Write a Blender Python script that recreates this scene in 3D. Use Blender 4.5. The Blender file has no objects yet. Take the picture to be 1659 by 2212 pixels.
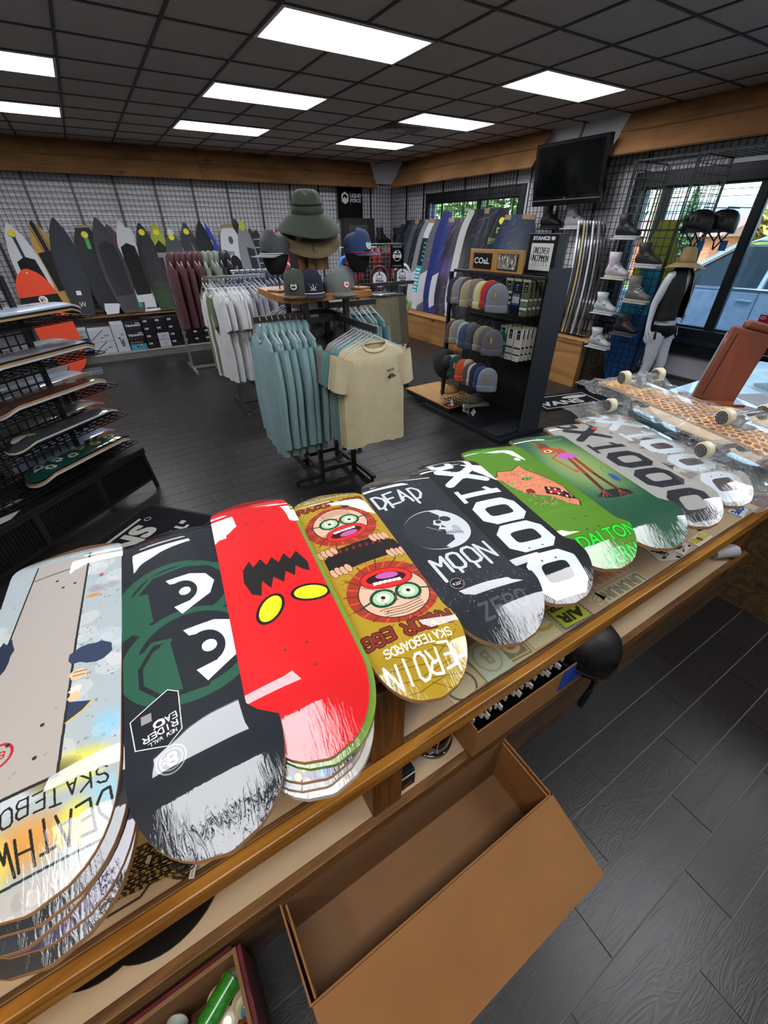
import bpy, bmesh, math, random
import numpy as np
from mathutils import Vector, Matrix
R = math.radians
PI = math.pi
SC = bpy.context.scene
COL = SC.collection

# ------------------------------------------------------------------ camera
cam_data = bpy.data.cameras.new('camera')
cam_data.sensor_fit = 'HORIZONTAL'
cam_data.sensor_width = 36.0
cam_data.lens = 889.26 / 1659 * 36.0
cam_data.clip_start = 0.05
cam_data.clip_end = 300
cam = bpy.data.objects.new('camera', cam_data)
COL.objects.link(cam)
_yaw, _pit, _rol = R(31.543), R(34.263), R(-0.317)
_f = Vector((math.sin(_yaw), math.cos(_yaw), 0))
_r = Vector((math.cos(_yaw), -math.sin(_yaw), 0))
_z = Vector((0, 0, 1))
_d = _f * math.cos(_pit) - _z * math.sin(_pit)
_u = _f * math.sin(_pit) + _z * math.cos(_pit)
_r2 = _r * math.cos(_rol) + _u * math.sin(_rol)
_u2 = _u * math.cos(_rol) - _r * math.sin(_rol)
cam.matrix_world = Matrix(((_r2.x, _u2.x, -_d.x, 0), (_r2.y, _u2.y, -_d.y, 0), (_r2.z, _u2.z, -_d.z, 1.83), (0, 0, 0, 1)))
SC.camera = cam

# ------------------------------------------------------------------ sky, sun, exposure
world = bpy.data.worlds.new('sky')
SC.world = world
world.use_nodes = True
_nt = world.node_tree
_sky = _nt.nodes.new('ShaderNodeTexSky')
_sky.sky_type = 'NISHITA'
_sky.sun_disc = False
_sky.sun_elevation = R(48)
_sky.sun_rotation = R(250)
_sky.air_density = 1.0
_sky.dust_density = 1.5
_bg = _nt.nodes['Background']
_bg.inputs['Strength'].default_value = 0.8
_nt.links.new(_sky.outputs[0], _bg.inputs['Color'])
sun_data = bpy.data.lights.new('sun', 'SUN')
sun_data.energy = 7.0
sun_data.color = (1.0, 0.94, 0.85)
sun_data.angle = R(0.6)
sun = bpy.data.objects.new('sun', sun_data)
COL.objects.link(sun)
sun.rotation_euler = (R(40), 0, R(-68))      # shines from over the roof, towards the street
LIGHT_STRENGTH = 13.0
vs = SC.view_settings
vs.view_transform = 'Standard'
vs.look = 'None'
vs.gamma = 1.0
vs.use_curve_mapping = False
vs.exposure = 0.32
SC.cycles.use_denoising = True
SC.cycles.max_bounces = 8
SC.cycles.diffuse_bounces = 4
SC.cycles.glossy_bounces = 4
SC.cycles.transparent_max_bounces = 12
SC.cycles.transmission_bounces = 6
SC.cycles.sample_clamp_indirect = 6.0
SC.cycles.caustics_reflective = False
SC.cycles.caustics_refractive = False

# ------------------------------------------------------------------ helpers: colour and materials
def lin(c):
    if isinstance(c, str):
        c = c.lstrip('#')
        if len(c) == 3: c = ''.join(q * 2 for q in c)
        c = [int(c[i:i + 2], 16) / 255 for i in (0, 2, 4)]
    return tuple((v / 12.92 if v <= 0.04045 else ((v + 0.055) / 1.055) ** 2.4) for v in c[:3]) + (1.0,)

def new_mat(name):
    m = bpy.data.materials.new(name)
    m.use_nodes = True
    return m, m.node_tree, m.node_tree.nodes['Principled BSDF']

def node(nt, kind, **kw):
    n = nt.nodes.new(kind)
    for k, v in kw.items():
        if k in n.inputs:
            n.inputs[k].default_value = v
        else:
            setattr(n, k, v)
    return n

_mats = {}
def M(name, col, rough=0.5, metal=0.0, var=0.12, scale=9.0, bump=0.0, bscale=80.0, coat=0.0, coat_rough=0.05, stretch=None, spec=0.5, alpha=1.0, trans=0.0, ior=1.45, sheen=0.0):
    """procedural paint, cloth, metal or plastic: one colour broken up by noise, with fine relief"""
    if name in _mats:
        return _mats[name]
    m, nt, b = new_mat(name)
    c = lin(col)
    tc = node(nt, 'ShaderNodeTexCoord')
    mp = node(nt, 'ShaderNodeMapping')
    mp.inputs['Scale'].default_value = stretch or (1, 1, 1)
    nt.links.new(tc.outputs['Object'], mp.inputs['Vector'])
    no = node(nt, 'ShaderNodeTexNoise', Scale=scale, Detail=4.0)
    nt.links.new(mp.outputs[0], no.inputs['Vector'])
    rp = node(nt, 'ShaderNodeValToRGB')
    rp.color_ramp.elements[0].position = 0.3
    rp.color_ramp.elements[1].position = 0.7
    rp.color_ramp.elements[0].color = tuple(v * (1 - var) for v in c[:3]) + (1,)
    rp.color_ramp.elements[1].color = tuple(min(1, v * (1 + var)) for v in c[:3]) + (1,)
    nt.links.new(no.outputs['Fac'], rp.inputs['Fac'])
    nt.links.new(rp.outputs['Color'], b.inputs['Base Color'])
    b.inputs['Roughness'].default_value = rough
    b.inputs['Metallic'].default_value = metal
    b.inputs['Specular IOR Level'].default_value = spec
    b.inputs['IOR'].default_value = ior
    b.inputs['Coat Weight'].default_value = coat
    b.inputs['Coat Roughness'].default_value = coat_rough
    b.inputs['Alpha'].default_value = alpha
    b.inputs['Transmission Weight'].default_value = trans
    if sheen:
        b.inputs['Sheen Weight'].default_value = sheen
    if bump:
        n2 = node(nt, 'ShaderNodeTexNoise', Scale=bscale, Detail=3.0)
        nt.links.new(mp.outputs[0], n2.inputs['Vector'])
        bp = node(nt, 'ShaderNodeBump', Strength=bump, Distance=0.01)
        nt.links.new(n2.outputs['Fac'], bp.inputs['Height'])
        nt.links.new(bp.outputs[0], b.inputs['Normal'])
    _mats[name] = m
    return m

def wood(name, c1, c2, axis='X', scale=6.0, rough=0.5, knots=True, bump=0.15, ring=9.0, coat=0.0, burnt=0.0):
    """boards: grain stretched along one axis, knots, darker smoky patches"""
    if name in _mats:
        return _mats[name]
    m, nt, b = new_mat(name)
    tc = node(nt, 'ShaderNodeTexCoord')
    oi = node(nt, 'ShaderNodeObjectInfo')
    ad = node(nt, 'ShaderNodeVectorMath', operation='MULTIPLY_ADD')
    cb = node(nt, 'ShaderNodeCombineXYZ', X=13.0, Y=7.0, Z=5.0)
    nt.links.new(oi.outputs['Random'], ad.inputs[0])
    nt.links.new(cb.outputs[0], ad.inputs[1])
    nt.links.new(tc.outputs['Object'], ad.inputs[2])
    mp = node(nt, 'ShaderNodeMapping')
    s = [scale, scale, scale]
    s['XYZ'.index(axis)] = scale * 0.09
    mp.inputs['Scale'].default_value = s
    nt.links.new(ad.outputs[0], mp.inputs['Vector'])
    no = node(nt, 'ShaderNodeTexNoise', Scale=1.6, Detail=3.0, Distortion=1.2)
    nt.links.new(mp.outputs[0], no.inputs['Vector'])
    mu = node(nt, 'ShaderNodeMath', operation='MULTIPLY')
    mu.inputs[1].default_value = ring
    nt.links.new(no.outputs['Fac'], mu.inputs[0])
    fr = node(nt, 'ShaderNodeMath', operation='PINGPONG')
    fr.inputs[1].default_value = 1.0
    nt.links.new(mu.outputs[0], fr.inputs[0])
    rp = node(nt, 'ShaderNodeValToRGB')
    rp.color_ramp.elements[0].color = lin(c1)
    rp.color_ramp.elements[1].color = lin(c2)
    nt.links.new(fr.outputs[0], rp.inputs['Fac'])
    out = rp.outputs['Color']
    if knots:
        mk = node(nt, 'ShaderNodeMapping')
        k = [3.4, 3.4, 3.4]
        k['XYZ'.index(axis)] = 2.0
        mk.inputs['Scale'].default_value = k
        nt.links.new(ad.outputs[0], mk.inputs['Vector'])
        vo = node(nt, 'ShaderNodeTexVoronoi', Scale=1.0)
        nt.links.new(mk.outputs[0], vo.inputs['Vector'])
        kr = node(nt, 'ShaderNodeValToRGB')
        kr.color_ramp.elements[0].position = 0.05
        kr.color_ramp.elements[1].position = 0.13
        nt.links.new(vo.outputs['Distance'], kr.inputs['Fac'])
        mx = node(nt, 'ShaderNodeMix', data_type='RGBA', blend_type='MIX')
        mx.inputs[6].default_value = tuple(v * 0.35 for v in lin(c2)[:3]) + (1,)
        nt.links.new(kr.outputs['Color'], mx.inputs[0])
        nt.links.new(out, mx.inputs[7])
        out = mx.outputs[2]
    if burnt:
        nb = node(nt, 'ShaderNodeTexNoise', Scale=1.4, Detail=2.0)
        nt.links.new(ad.outputs[0], nb.inputs['Vector'])
        br = node(nt, 'ShaderNodeValToRGB')
        br.color_ramp.elements[0].position = 0.5
        br.color_ramp.elements[1].position = 0.75
        nt.links.new(nb.outputs['Fac'], br.inputs['Fac'])
        mb = node(nt, 'ShaderNodeMix', data_type='RGBA', blend_type='MULTIPLY')
        mb.inputs[7].default_value = (1 - burnt, 1 - burnt, 1 - burnt, 1)
        nt.links.new(br.outputs['Color'], mb.inputs[0])
        nt.links.new(out, mb.inputs[6])
        out = mb.outputs[2]
    nt.links.new(out, b.inputs['Base Color'])
    b.inputs['Roughness'].default_value = rough
    b.inputs['Coat Weight'].default_value = coat
    if bump:
        bp = node(nt, 'ShaderNodeBump', Strength=bump, Distance=0.004)
        nt.links.new(fr.outputs[0], bp.inputs['Height'])
        nt.links.new(bp.outputs[0], b.inputs['Normal'])
    _mats[name] = m
    return m

# ------------------------------------------------------------------ helpers: meshes and objects
class MB:
    def __init__(s):
        s.v, s.f, s.m, s.uv = [], [], [], []
    def face(s, idx, mi=0, uv=None):
        s.f.append(tuple(idx)); s.m.append(mi); s.uv.append(uv)
    def add(s, vs):
        n = len(s.v); s.v.extend([tuple(p) for p in vs]); return n
    def box(s, c, d, rot=None, mi=0):
        h = [x / 2 for x in d]
        p = [Vector((x * h[0], y * h[1], z * h[2])) for x in (-1, 1) for y in (-1, 1) for z in (-1, 1)]
        if rot is not None:
            p = [rot @ q for q in p]
        n = s.add([q + Vector(c) for q in p])
        for q in ((0, 1, 3, 2), (4, 6, 7, 5), (0, 4, 5, 1), (2, 3, 7, 6), (0, 2, 6, 4), (1, 5, 7, 3)):
            s.face([n + i for i in q], mi, [(0, 0), (1, 0), (1, 1), (0, 1)])
        return s
    def bbox(s, lo, hi, mi=0):
        return s.box([(a + b) / 2 for a, b in zip(lo, hi)], [abs(b - a) for a, b in zip(lo, hi)], None, mi)
    def bar(s, p0, p1, w, h=None, mi=0):
        """a straight square bar"""
        p0, p1 = Vector(p0), Vector(p1)
        z = (p1 - p0); L = z.length; z.normalize()
        up = Vector((0, 0, 1)) if abs(z.z) < 0.95 else Vector((0, 1, 0))
        x = up.cross(z).normalized(); y = z.cross(x)
        rot = Matrix((x, y, z)).transposed()
        return s.box((p0 + p1) / 2, (w, h or w, L), rot, mi)
    def tube(s, pts, r, n=8, mi=0, cap=True, closed=False):
        pts = [Vector(p) for p in pts]
        rs = r if isinstance(r, (list, tuple)) else [r] * len(pts)
        base = []
        prev = None
        N = len(pts)
        for i, p in enumerate(pts):
            if closed:
                t = pts[(i + 1) % N] - pts[i - 1]
            else:
                t = pts[min(i + 1, N - 1)] - pts[max(i - 1, 0)]
            t.normalize()
            if prev is None:
                up = Vector((0, 0, 1)) if abs(t.z) < 0.9 else Vector((1, 0, 0))
                x = up.cross(t).normalized()
            else:
                x = (prev - t * prev.dot(t)).normalized()
            prev = x
            y = t.cross(x)
            base.append(s.add([p + (x * math.cos(2 * PI * k / n) + y * math.sin(2 * PI * k / n)) * rs[i] for k in range(n)]))
        for i in range(N if closed else N - 1):
            a, b = base[i], base[(i + 1) % N]
            for k in range(n):
                k2 = (k + 1) % n
                s.face((a + k, a + k2, b + k2, b + k), mi)
        if cap and not closed:
            s.face([base[0] + k for k in reversed(range(n))], mi)
            s.face([base[-1] + k for k in range(n)], mi)
        return s
    def lathe(s, prof, c=(0, 0, 0), n=20, mi=0, sx=1.0, sy=1.0, fn=None):
        """profile [(r, z), ...] turned about z; fn(angle, r, z) may bend each point"""
        c = Vector(c); rows = []
        for (r, z) in prof:
            ring = []
            for k in range(n):
                a = 2 * PI * k / n
                p = Vector((r * math.cos(a) * sx, r * math.sin(a) * sy, z))
                if fn:
                    p = Vector(fn(a, r, z, p))
                ring.append(p + c)
            rows.append(s.add(ring))
        for i in range(len(prof) - 1):
            for k in range(n):
                k2 = (k + 1) % n
                s.face((rows[i] + k, rows[i] + k2, rows[i + 1] + k2, rows[i + 1] + k), mi, [(k / n, i / (len(prof) - 1)), ((k + 1) / n, i / (len(prof) - 1)), ((k + 1) / n, (i + 1) / (len(prof) - 1)), (k / n, (i + 1) / (len(prof) - 1))])
        if prof[0][0] > 1e-6: s.face([rows[0] + k for k in reversed(range(n))], mi)
        if prof[-1][0] > 1e-6: s.face([rows[-1] + k for k in range(n)], mi)
        return s
    def loft(s, rings, mi=0, cap=True, closed=True):
        rows = [s.add(r) for r in rings]
        n = len(rings[0])
        for i in range(len(rings) - 1):
            for k in range(n if closed else n - 1):
                k2 = (k + 1) % n
                s.face((rows[i] + k, rows[i] + k2, rows[i + 1] + k2, rows[i + 1] + k), mi, [(k / n, i / (len(rings) - 1)), ((k + 1) / n, i / (len(rings) - 1)), ((k + 1) / n, (i + 1) / (len(rings) - 1)), (k / n, (i + 1) / (len(rings) - 1))])
        if cap:
            s.face([rows[0] + k for k in reversed(range(n))], mi)
            s.face([rows[-1] + k for k in range(n)], mi)
        return s
    def grid(s, fn, nu, nv, mi=0, flip=False):
        n = s.add([fn(i / nu, j / nv) for j in range(nv + 1) for i in range(nu + 1)])
        for j in range(nv):
            for i in range(nu):
                a = n + j * (nu + 1) + i
                q = [a, a + 1, a + nu + 2, a + nu + 1]
                uv = [(i / nu, j / nv), ((i + 1) / nu, j / nv), ((i + 1) / nu, (j + 1) / nv), (i / nu, (j + 1) / nv)]
                if flip: q.reverse(); uv.reverse()
                s.face(q, mi, uv)
        return s
    def prism(s, outline, axis, a, b, mi=0):
        """a 2D outline pulled along an axis from a to b (outline in the other two axes, in order)"""
        def P(p, t):
            q = list(p); q.insert(axis, t); return q
        n = len(outline)
        i0 = s.add([P(p, a) for p in outline]); i1 = s.add([P(p, b) for p in outline])
        for k in range(n):
            k2 = (k + 1) % n
            s.face((i0 + k, i0 + k2, i1 + k2, i1 + k), mi)
        s.face([i0 + k for k in reversed(range(n))], mi)
        s.face([i1 + k for k in range(n)], mi)
        return s
    def xf(s, mat, start=0):
        s.v[start:] = [tuple(mat @ Vector(p)) for p in s.v[start:]]
        return s
    def build(s, name, mats, parent=None, smooth=False, world=False, fix=True, bevel=0.0):
        me = bpy.data.meshes.new(name)
        vs = s.v
        if world and parent is not None:
            inv = parent.matrix_basis.inverted()
            if parent.parent is not None:
                inv = (parent.parent.matrix_basis @ parent.matrix_basis).inverted()
            vs = [tuple(inv @ Vector(p)) for p in vs]
        me.from_pydata(vs, [], s.f)
        if not isinstance(mats, (list, tuple)): mats = [mats]
        for m in mats: me.materials.append(m)
        if len(mats) > 1:
            me.polygons.foreach_set('material_index', s.m)
        if any(u is not None for u in s.uv):
            ul = me.uv_layers.new(name='UVMap')
            flat = []
            for f, u in zip(s.f, s.uv):
                if u is None or len(u) != len(f): u = [(0, 0)] * len(f)
                for a in u: flat.extend(a)
            ul.data.foreach_set('uv', flat)
        if fix:
            bm = bmesh.new(); bm.from_mesh(me)
            bmesh.ops.recalc_face_normals(bm, faces=bm.faces)
            bm.to_mesh(me); bm.free()
        if smooth:
            me.polygons.foreach_set('use_smooth', [True] * len(me.polygons))
            if smooth == 'auto':
                me.set_sharp_from_angle(angle=R(40))
        me.update()
        o = bpy.data.objects.new(name, me)
        COL.objects.link(o)
        if parent is not None: o.parent = parent
        if bevel:
            bv = o.modifiers.new('soft edges', 'BEVEL'); bv.width = bevel; bv.segments = 2; bv.limit_method = 'ANGLE'
        return o

def tag(o, label=None, cat=None, group=None, kind=None):
    if label: o['label'] = label
    if cat: o['category'] = cat
    if group: o['group'] = group
    if kind: o['kind'] = kind
    return o

def thing(name, label, cat, loc=(0, 0, 0), rz=0.0, group=None, rot=None):
    o = bpy.data.objects.new(name, None)
    o.empty_display_size = 0.05
    COL.objects.link(o)
    mb = Matrix.Translation(Vector(loc)) @ (rot.to_4x4() if rot is not None else Matrix.Rotation(rz, 4, 'Z'))
    o.matrix_basis = mb
    return tag(o, label, cat, group)

def dup(o, loc=None, rz=None, label=None, group=None, mat=None, mats=None, rot=None, scale=None):
    """copy of a thing with copies of its parts and sub-parts (sharing mesh data)"""
    def cp(x, par):
        c = x.copy(); COL.objects.link(c)
        if par is not None: c.parent = par
        for ch in list(x.children): cp(ch, c)
        return c
    c = cp(o, None)
    L = Vector(loc) if loc is not None else o.matrix_basis.translation.copy()
    rm = rot.to_4x4() if rot is not None else (Matrix.Rotation(rz, 4, 'Z') if rz is not None else o.matrix_basis.to_3x3().normalized().to_4x4())
    mb = Matrix.Translation(L) @ rm
    if scale is not None: mb = mb @ Matrix.Diagonal(Vector((*scale, 1)) if not isinstance(scale, (int, float)) else Vector((scale, scale, scale, 1)))
    c.matrix_basis = mb
    if label: c['label'] = label
    if group: c['group'] = group
    if mats: paint(c, mats)
    return c

def kids(o):
    out = []
    for ch in o.children:
        out.append(ch); out += kids(ch)
    return out

def paint(o, mats):
    """own materials for one copy: {name: material or list} by object name without suffix; '' is the thing itself"""
    for x in [o] + kids(o):
        key = '' if x is o else x.name.split('.')[0]
        if key in mats and x.type == 'MESH':
            mm = mats[key] if isinstance(mats[key], (list, tuple)) else [mats[key]]
            for sl, m in zip(x.material_slots, mm):
                sl.link = 'OBJECT'; sl.material = m

ORD = ['first', 'second', 'third', 'fourth', 'fifth', 'sixth', 'seventh', 'eighth', 'ninth', 'tenth', 'eleventh', 'twelfth', 'thirteenth', 'fourteenth', 'fifteenth', 'sixteenth', 'seventeenth', 'eighteenth', 'nineteenth', 'twentieth', 'twenty-first', 'twenty-second', 'twenty-third', 'twenty-fourth']

# ------------------------------------------------------------------ materials shared by the room
CEIL = 3.02
XR, YF, XL, YB = 6.25, 9.75, -3.6, -2.6       # inner faces of the four walls
WHITE_WALL = M('wall paint', '#cfcfd3', 0.75, var=0.04, scale=3, bump=0.05, bscale=160)
TILE = M('ceiling tile', '#b4b1ac', 0.9, var=0.05, scale=30, bump=0.35, bscale=260)
TBAR = M('ceiling grid', '#3c3b3a', 0.6, var=0.05)
BLACK_METAL = M('black powder coat', '#17181b', 0.42, var=0.1, bump=0.05, bscale=300)
BLACK_PAINT = M('black paint', '#14161a', 0.45, var=0.08)
CHROME = M('chrome', '#c9cbce', 0.18, 1.0, var=0.05)
STEEL = M('brushed steel', '#8f9194', 0.35, 0.9, var=0.08)
GREY_METAL = M('grey brown metal', '#4b4641', 0.38, 0.75, var=0.1)
VALANCE = wood('valance pine', '#8d6640', '#73502f', 'X', 5, rough=0.5, burnt=0.5, ring=4)
VALANCE_Y = wood('valance pine along wall', '#9c7148', '#7d5835', 'Y', 5, rough=0.5, burnt=0.6, ring=4)
PLY = wood('plywood', '#b98a4f', '#96673a', 'Y', 3.5, rough=0.55, burnt=0.3, ring=5)
SHELF_WOOD = wood('shelf pine', '#8a6238', '#63431f', 'X', 6, rough=0.5)

def floor_mat():
    m, nt, b = new_mat('floor tile')
    tc = node(nt, 'ShaderNodeTexCoord'); oi = node(nt, 'ShaderNodeObjectInfo')
    ad = node(nt, 'ShaderNodeVectorMath', operation='MULTIPLY_ADD')
    cb = node(nt, 'ShaderNodeCombineXYZ', X=31.0, Y=17.0, Z=9.0)
    nt.links.new(oi.outputs['Random'], ad.inputs[0]); nt.links.new(cb.outputs[0], ad.inputs[1]); nt.links.new(tc.outputs['Object'], ad.inputs[2])
    mp = node(nt, 'ShaderNodeMapping'); mp.inputs['Scale'].default_value = (3.0, 16, 16)
    nt.links.new(ad.outputs[0], mp.inputs['Vector'])
    n1 = node(nt, 'ShaderNodeTexNoise', Scale=1.0, Detail=3.0, Distortion=0.8)
    nt.links.new(mp.outputs[0], n1.inputs['Vector'])
    mu = node(nt, 'ShaderNodeMath', operation='MULTIPLY'); mu.inputs[1].default_value = 26.0
    nt.links.new(n1.outputs['Fac'], mu.inputs[0])
    pp = node(nt, 'ShaderNodeMath', operation='PINGPONG'); pp.inputs[1].default_value = 1.0
    nt.links.new(mu.outputs[0], pp.inputs[0])
    n2 = node(nt, 'ShaderNodeTexNoise', Scale=2.5, Detail=3.0)
    nt.links.new(ad.outputs[0], n2.inputs['Vector'])
    mm = node(nt, 'ShaderNodeMath', operation='MULTIPLY')
    nt.links.new(pp.outputs[0], mm.inputs[0]); nt.links.new(n2.outputs['Fac'], mm.inputs[1])
    rp = node(nt, 'ShaderNodeValToRGB')
    rp.color_ramp.elements[0].color = lin('#1d1b1b'); rp.color_ramp.elements[1].color = lin('#312e2d')
    nt.links.new(mm.outputs[0], rp.inputs['Fac'])
    hs = node(nt, 'ShaderNodeHueSaturation')
    mr = node(nt, 'ShaderNodeMapRange'); mr.inputs['To Min'].default_value = 0.8; mr.inputs['To Max'].default_value = 1.15
    nt.links.new(oi.outputs['Random'], mr.inputs['Value']); nt.links.new(mr.outputs[0], hs.inputs['Value'])
    nt.links.new(rp.outputs['Color'], hs.inputs['Color']); nt.links.new(hs.outputs[0], b.inputs['Base Color'])
    b.inputs['Roughness'].default_value = 0.36
    bp = node(nt, 'ShaderNodeBump', Strength=0.14, Distance=0.002)
    nt.links.new(mm.outputs[0], bp.inputs['Height']); nt.links.new(bp.outputs[0], b.inputs['Normal'])
    return m
FLOOR_TILE = floor_mat()
GROUT = M('grout', '#6b6764', 0.8, var=0.1, scale=20)

def to_px(p):
    q = cam.matrix_world.inverted() @ Vector(p)
    if q.z > -0.05: return None
    k = 889.26 / -q.z
    return 829.5 + q.x * k, 1106 - q.y * k, k

# ------------------------------------------------------------------ floor: 15 x 60 cm tiles laid as planks
floor = tag(MB().bbox((XL, YB, -0.12), (XR, YF, -0.004)).build('floor', GROUT), kind='structure')
pw, pl, gap = 0.1495, 0.60, 0.0045
cand, rest = [], []
for k in range(-28, 66):
    y0 = 0.0175 + pw * k
    off = {0: 0.325, 1: 0.53, 2: 0.125}[k % 3]
    for i in range(-8, 12):
        x0 = off + pl * i
        a, b2 = max(x0, XL), min(x0 + pl, XR)
        lo, hi = max(y0, YB), min(y0 + pw, YF)
        if b2 - a < 0.02 or hi - lo < 0.02: continue
        c = ((a + b2) / 2, (lo + hi) / 2, 0)
        q = to_px(c)
        hidden = 0.47 < c[1] < 1.6 and c[0] < 2.6
        area = 0
        if q and -60 < q[0] < 1720 and 300 < q[1] < 2300 and not hidden:
            area = q[2] ** 2 * abs((Vector(c) - Vector((0, 0, 1.83))).normalized().z)
        cand.append((area, a, b2, lo, hi))
cand.sort(key=lambda t: -t[0])
plank_me = {}
stuff = MB()
for n, (area, a, b2, lo, hi) in enumerate(cand):
    w, d = b2 - a - gap, hi - lo - gap
    if n < 296 and area > 0:
        key = (round(w, 3), round(d, 3))
        if key not in plank_me:
            o = MB().box((0, 0, -0.003), (w, d, 0.006)).build('plank', FLOOR_TILE, floor)
            plank_me[key] = o.data
        else:
            o = bpy.data.objects.new('plank', plank_me[key]); COL.objects.link(o); o.parent = floor
        o.location = ((a + b2) / 2, (lo + hi) / 2, 0)
    else:
        stuff.box(((a + b2) / 2, (lo + hi) / 2, -0.003), (w, d, 0.006))
tag(stuff.build('far_planks', FLOOR_TILE, floor), kind='stuff')

# ------------------------------------------------------------------ ceiling: 61 cm tiles in a dark grid
ceiling = tag(MB().bbox((XL - 0.2, YB - 0.2, CEIL + 0.02), (XR + 0.2, YF + 0.2, CEIL + 0.14)).build('ceiling', TILE), kind='structure')
tx, ty, tw, th = 0.29, 2.43, 0.615, 0.62
lights = []
for ci in (-2, 2, 6):
    for rj in (2, 5, 8, -2, -5):
        if (ci, rj) != (6, -2): lights.append((ci, rj))
lit = {(c + d, r) for c, r in lights for d in (0, 1)}
tile_me = None
far = MB(); bars = MB()
for i in range(-7, 11):
    for j in range(-12, 13):
        a, b2 = max(tx + tw * i, XL), min(tx + tw * (i + 1), XR)
        lo, hi = max(ty + th * j, YB), min(ty + th * (j + 1), YF)
        if b2 - a < 0.03 or hi - lo < 0.03 or (i, j) in lit: continue
        w, d = b2 - a - 0.02, hi - lo - 0.02
        c = ((a + b2) / 2, (lo + hi) / 2, CEIL + 0.011)
        q = to_px(c)
        if q and -150 < q[0] < 1810 and -260 < q[1] < 500:
            o = MB().box((0, 0, 0), (w, d, 0.018)).build('ceiling_tile', TILE, ceiling)
            o.location = c
        else:
            far.box(c, (w, d, 0.018))
tag(far.build('hidden_ceiling_tiles', TILE, ceiling), kind='stuff')
for i in range(-6, 11):
    x = tx + tw * i
    if x < XR: bars.bbox((x - 0.012, YB, CEIL - 0.006), (x + 0.012, YF, CEIL + 0.012))
for j in range(-11, 13):
    y = ty + th * j
    if YB < y < YF: bars.bbox((XL, y - 0.012, CEIL - 0.005), (XR, y + 0.012, CEIL + 0.0115))
# the runners stop at the light panels
bars = MB()
for i in range(-6, 11):
    x = tx + tw * i
    for j in range(-12, 13):
        lo, hi = max(ty + th * j, YB), min(ty + th * (j + 1), YF)
        if x < XR and hi > lo and not ((i, j) in lit and (i - 1, j) in lit and (i - 1, j) not in [(c + 1, r) for c, r in lights]):
            bars.bbox((x - 0.011, lo, CEIL - 0.006), (x + 0.011, hi, CEIL + 0.019))
for j in range(-11, 13):
    y = ty + th * j
    if YB < y < YF: bars.bbox((XL, y - 0.011, CEIL - 0.0055), (XR, y + 0.011, CEIL + 0.0185))
bars.build('ceiling_grid', TBAR, ceiling)

LAMP, _nt2, _b2 = new_mat('lit diffuser')
_b2.inputs['Base Color'].default_value = (0.9, 0.9, 0.92, 1)
_b2.inputs['Emission Color'].default_value = (0.94, 0.955, 1.0, 1)
_b2.inputs['Emission Strength'].default_value = LIGHT_STRENGTH
FRAME_WHITE = M('white enamel', '#d8d8da', 0.4, var=0.03)
where = {(2, 2): 'nearest long panel in the middle row of lights', (2, 5): 'second long panel in the middle row of lights', (2, 8): 'farthest panel in the middle row of lights, by the wooden valance',
         (6, 2): 'nearest panel in the row over the window side', (6, 5): 'second panel in the row over the window side', (6, 8): 'smallest panel over the window side, by the air vent',
         (-2, 5): 'nearer panel of the row cut by the left frame edge', (-2, 8): 'farther panel of the row cut by the left frame edge'}
for c, r in lights:
    x0, y0 = tx + tw * c, ty + th * r
    t = thing('ceiling_light', 'white rectangular ceiling light, ' + where.get((c, r), f'overhead outside the view, {"left" if c < 0 else "middle" if c == 2 else "window"} row, {"over" if r == -2 else "behind"} the counter' if r < 0 else 'nearest of the left row, outside the view'), 'ceiling light', (x0 + tw, y0 + th / 2, CEIL), 0, 'ceiling light panels')
    f = MB()
    for sx in (-1, 1): f.box((sx * (tw - 0.022), 0, 0.004), (0.022, th - 0.022, 0.03))
    for sy in (-1, 1): f.box((0, sy * (th / 2 - 0.022), 0.004), (2 * tw - 0.066, 0.022, 0.03))
    f.build('light_frame', FRAME_WHITE, t)
    MB().box((0, 0, 0.004), (2 * tw - 0.068, th - 0.068, 0.01)).build('diffuser', LAMP, t)
vt = thing('ceiling_vent', 'square grey louvred air vent in the ceiling beside the far light', 'vent', (4.3, 6.75 - 0.3, CEIL - 0.004))
for k in range(4):
    s = 0.27 - 0.065 * k
    f = MB()
    for sx in (-1, 1):
        f.box((sx * s, 0, -0.004), (0.03, 2 * s, 0.006), Matrix.Rotation(sx * 0.5, 3, 'Y')); f.box((0, sx * s, -0.004), (2 * s, 0.03, 0.006), Matrix.Rotation(-sx * 0.5, 3, 'X'))
    f.build('louvre', STEEL if k else M('vent rim', '#7d7b78', 0.5), vt)

# ------------------------------------------------------------------ walls
tag(MB().bbox((XL - 0.2, YF, -0.1), (XR + 0.2, YF + 0.15, CEIL + 0.1)).build('wall_far', WHITE_WALL), kind='structure')
tag(MB().bbox((XL - 0.15, YB, -0.1), (XL, YF, CEIL + 0.1)).build('wall_left', WHITE_WALL), kind='structure')
tag(MB().bbox((XL - 0.15, YB - 0.15, -0.1), (XR + 0.15, YB, CEIL + 0.1)).build('wall_back', WHITE_WALL), kind='structure')
W1 = (5.95, 8.33, 1.25, 2.30)      # window openings in the right wall: y0, y1, z0, z1
W2 = (1.05, 3.88, 0.80, 2.27)
wr = MB()
ys = [YB, W2[0], W2[1], W1[0], W1[1], YF]
for k in range(5):
    a, b2 = ys[k], ys[k + 1]
    win = {1: W2, 3: W1}.get(k)
    if win:
        wr.bbox((XR, a, -0.1), (XR + 0.18, b2, win[2])); wr.bbox((XR, a, win[3]), (XR + 0.18, b2, CEIL + 0.1))
    else:
        wr.bbox((XR, a, -0.1), (XR + 0.18, b2, CEIL + 0.1))
tag(wr.build('wall_right', WHITE_WALL), kind='structure')

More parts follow.
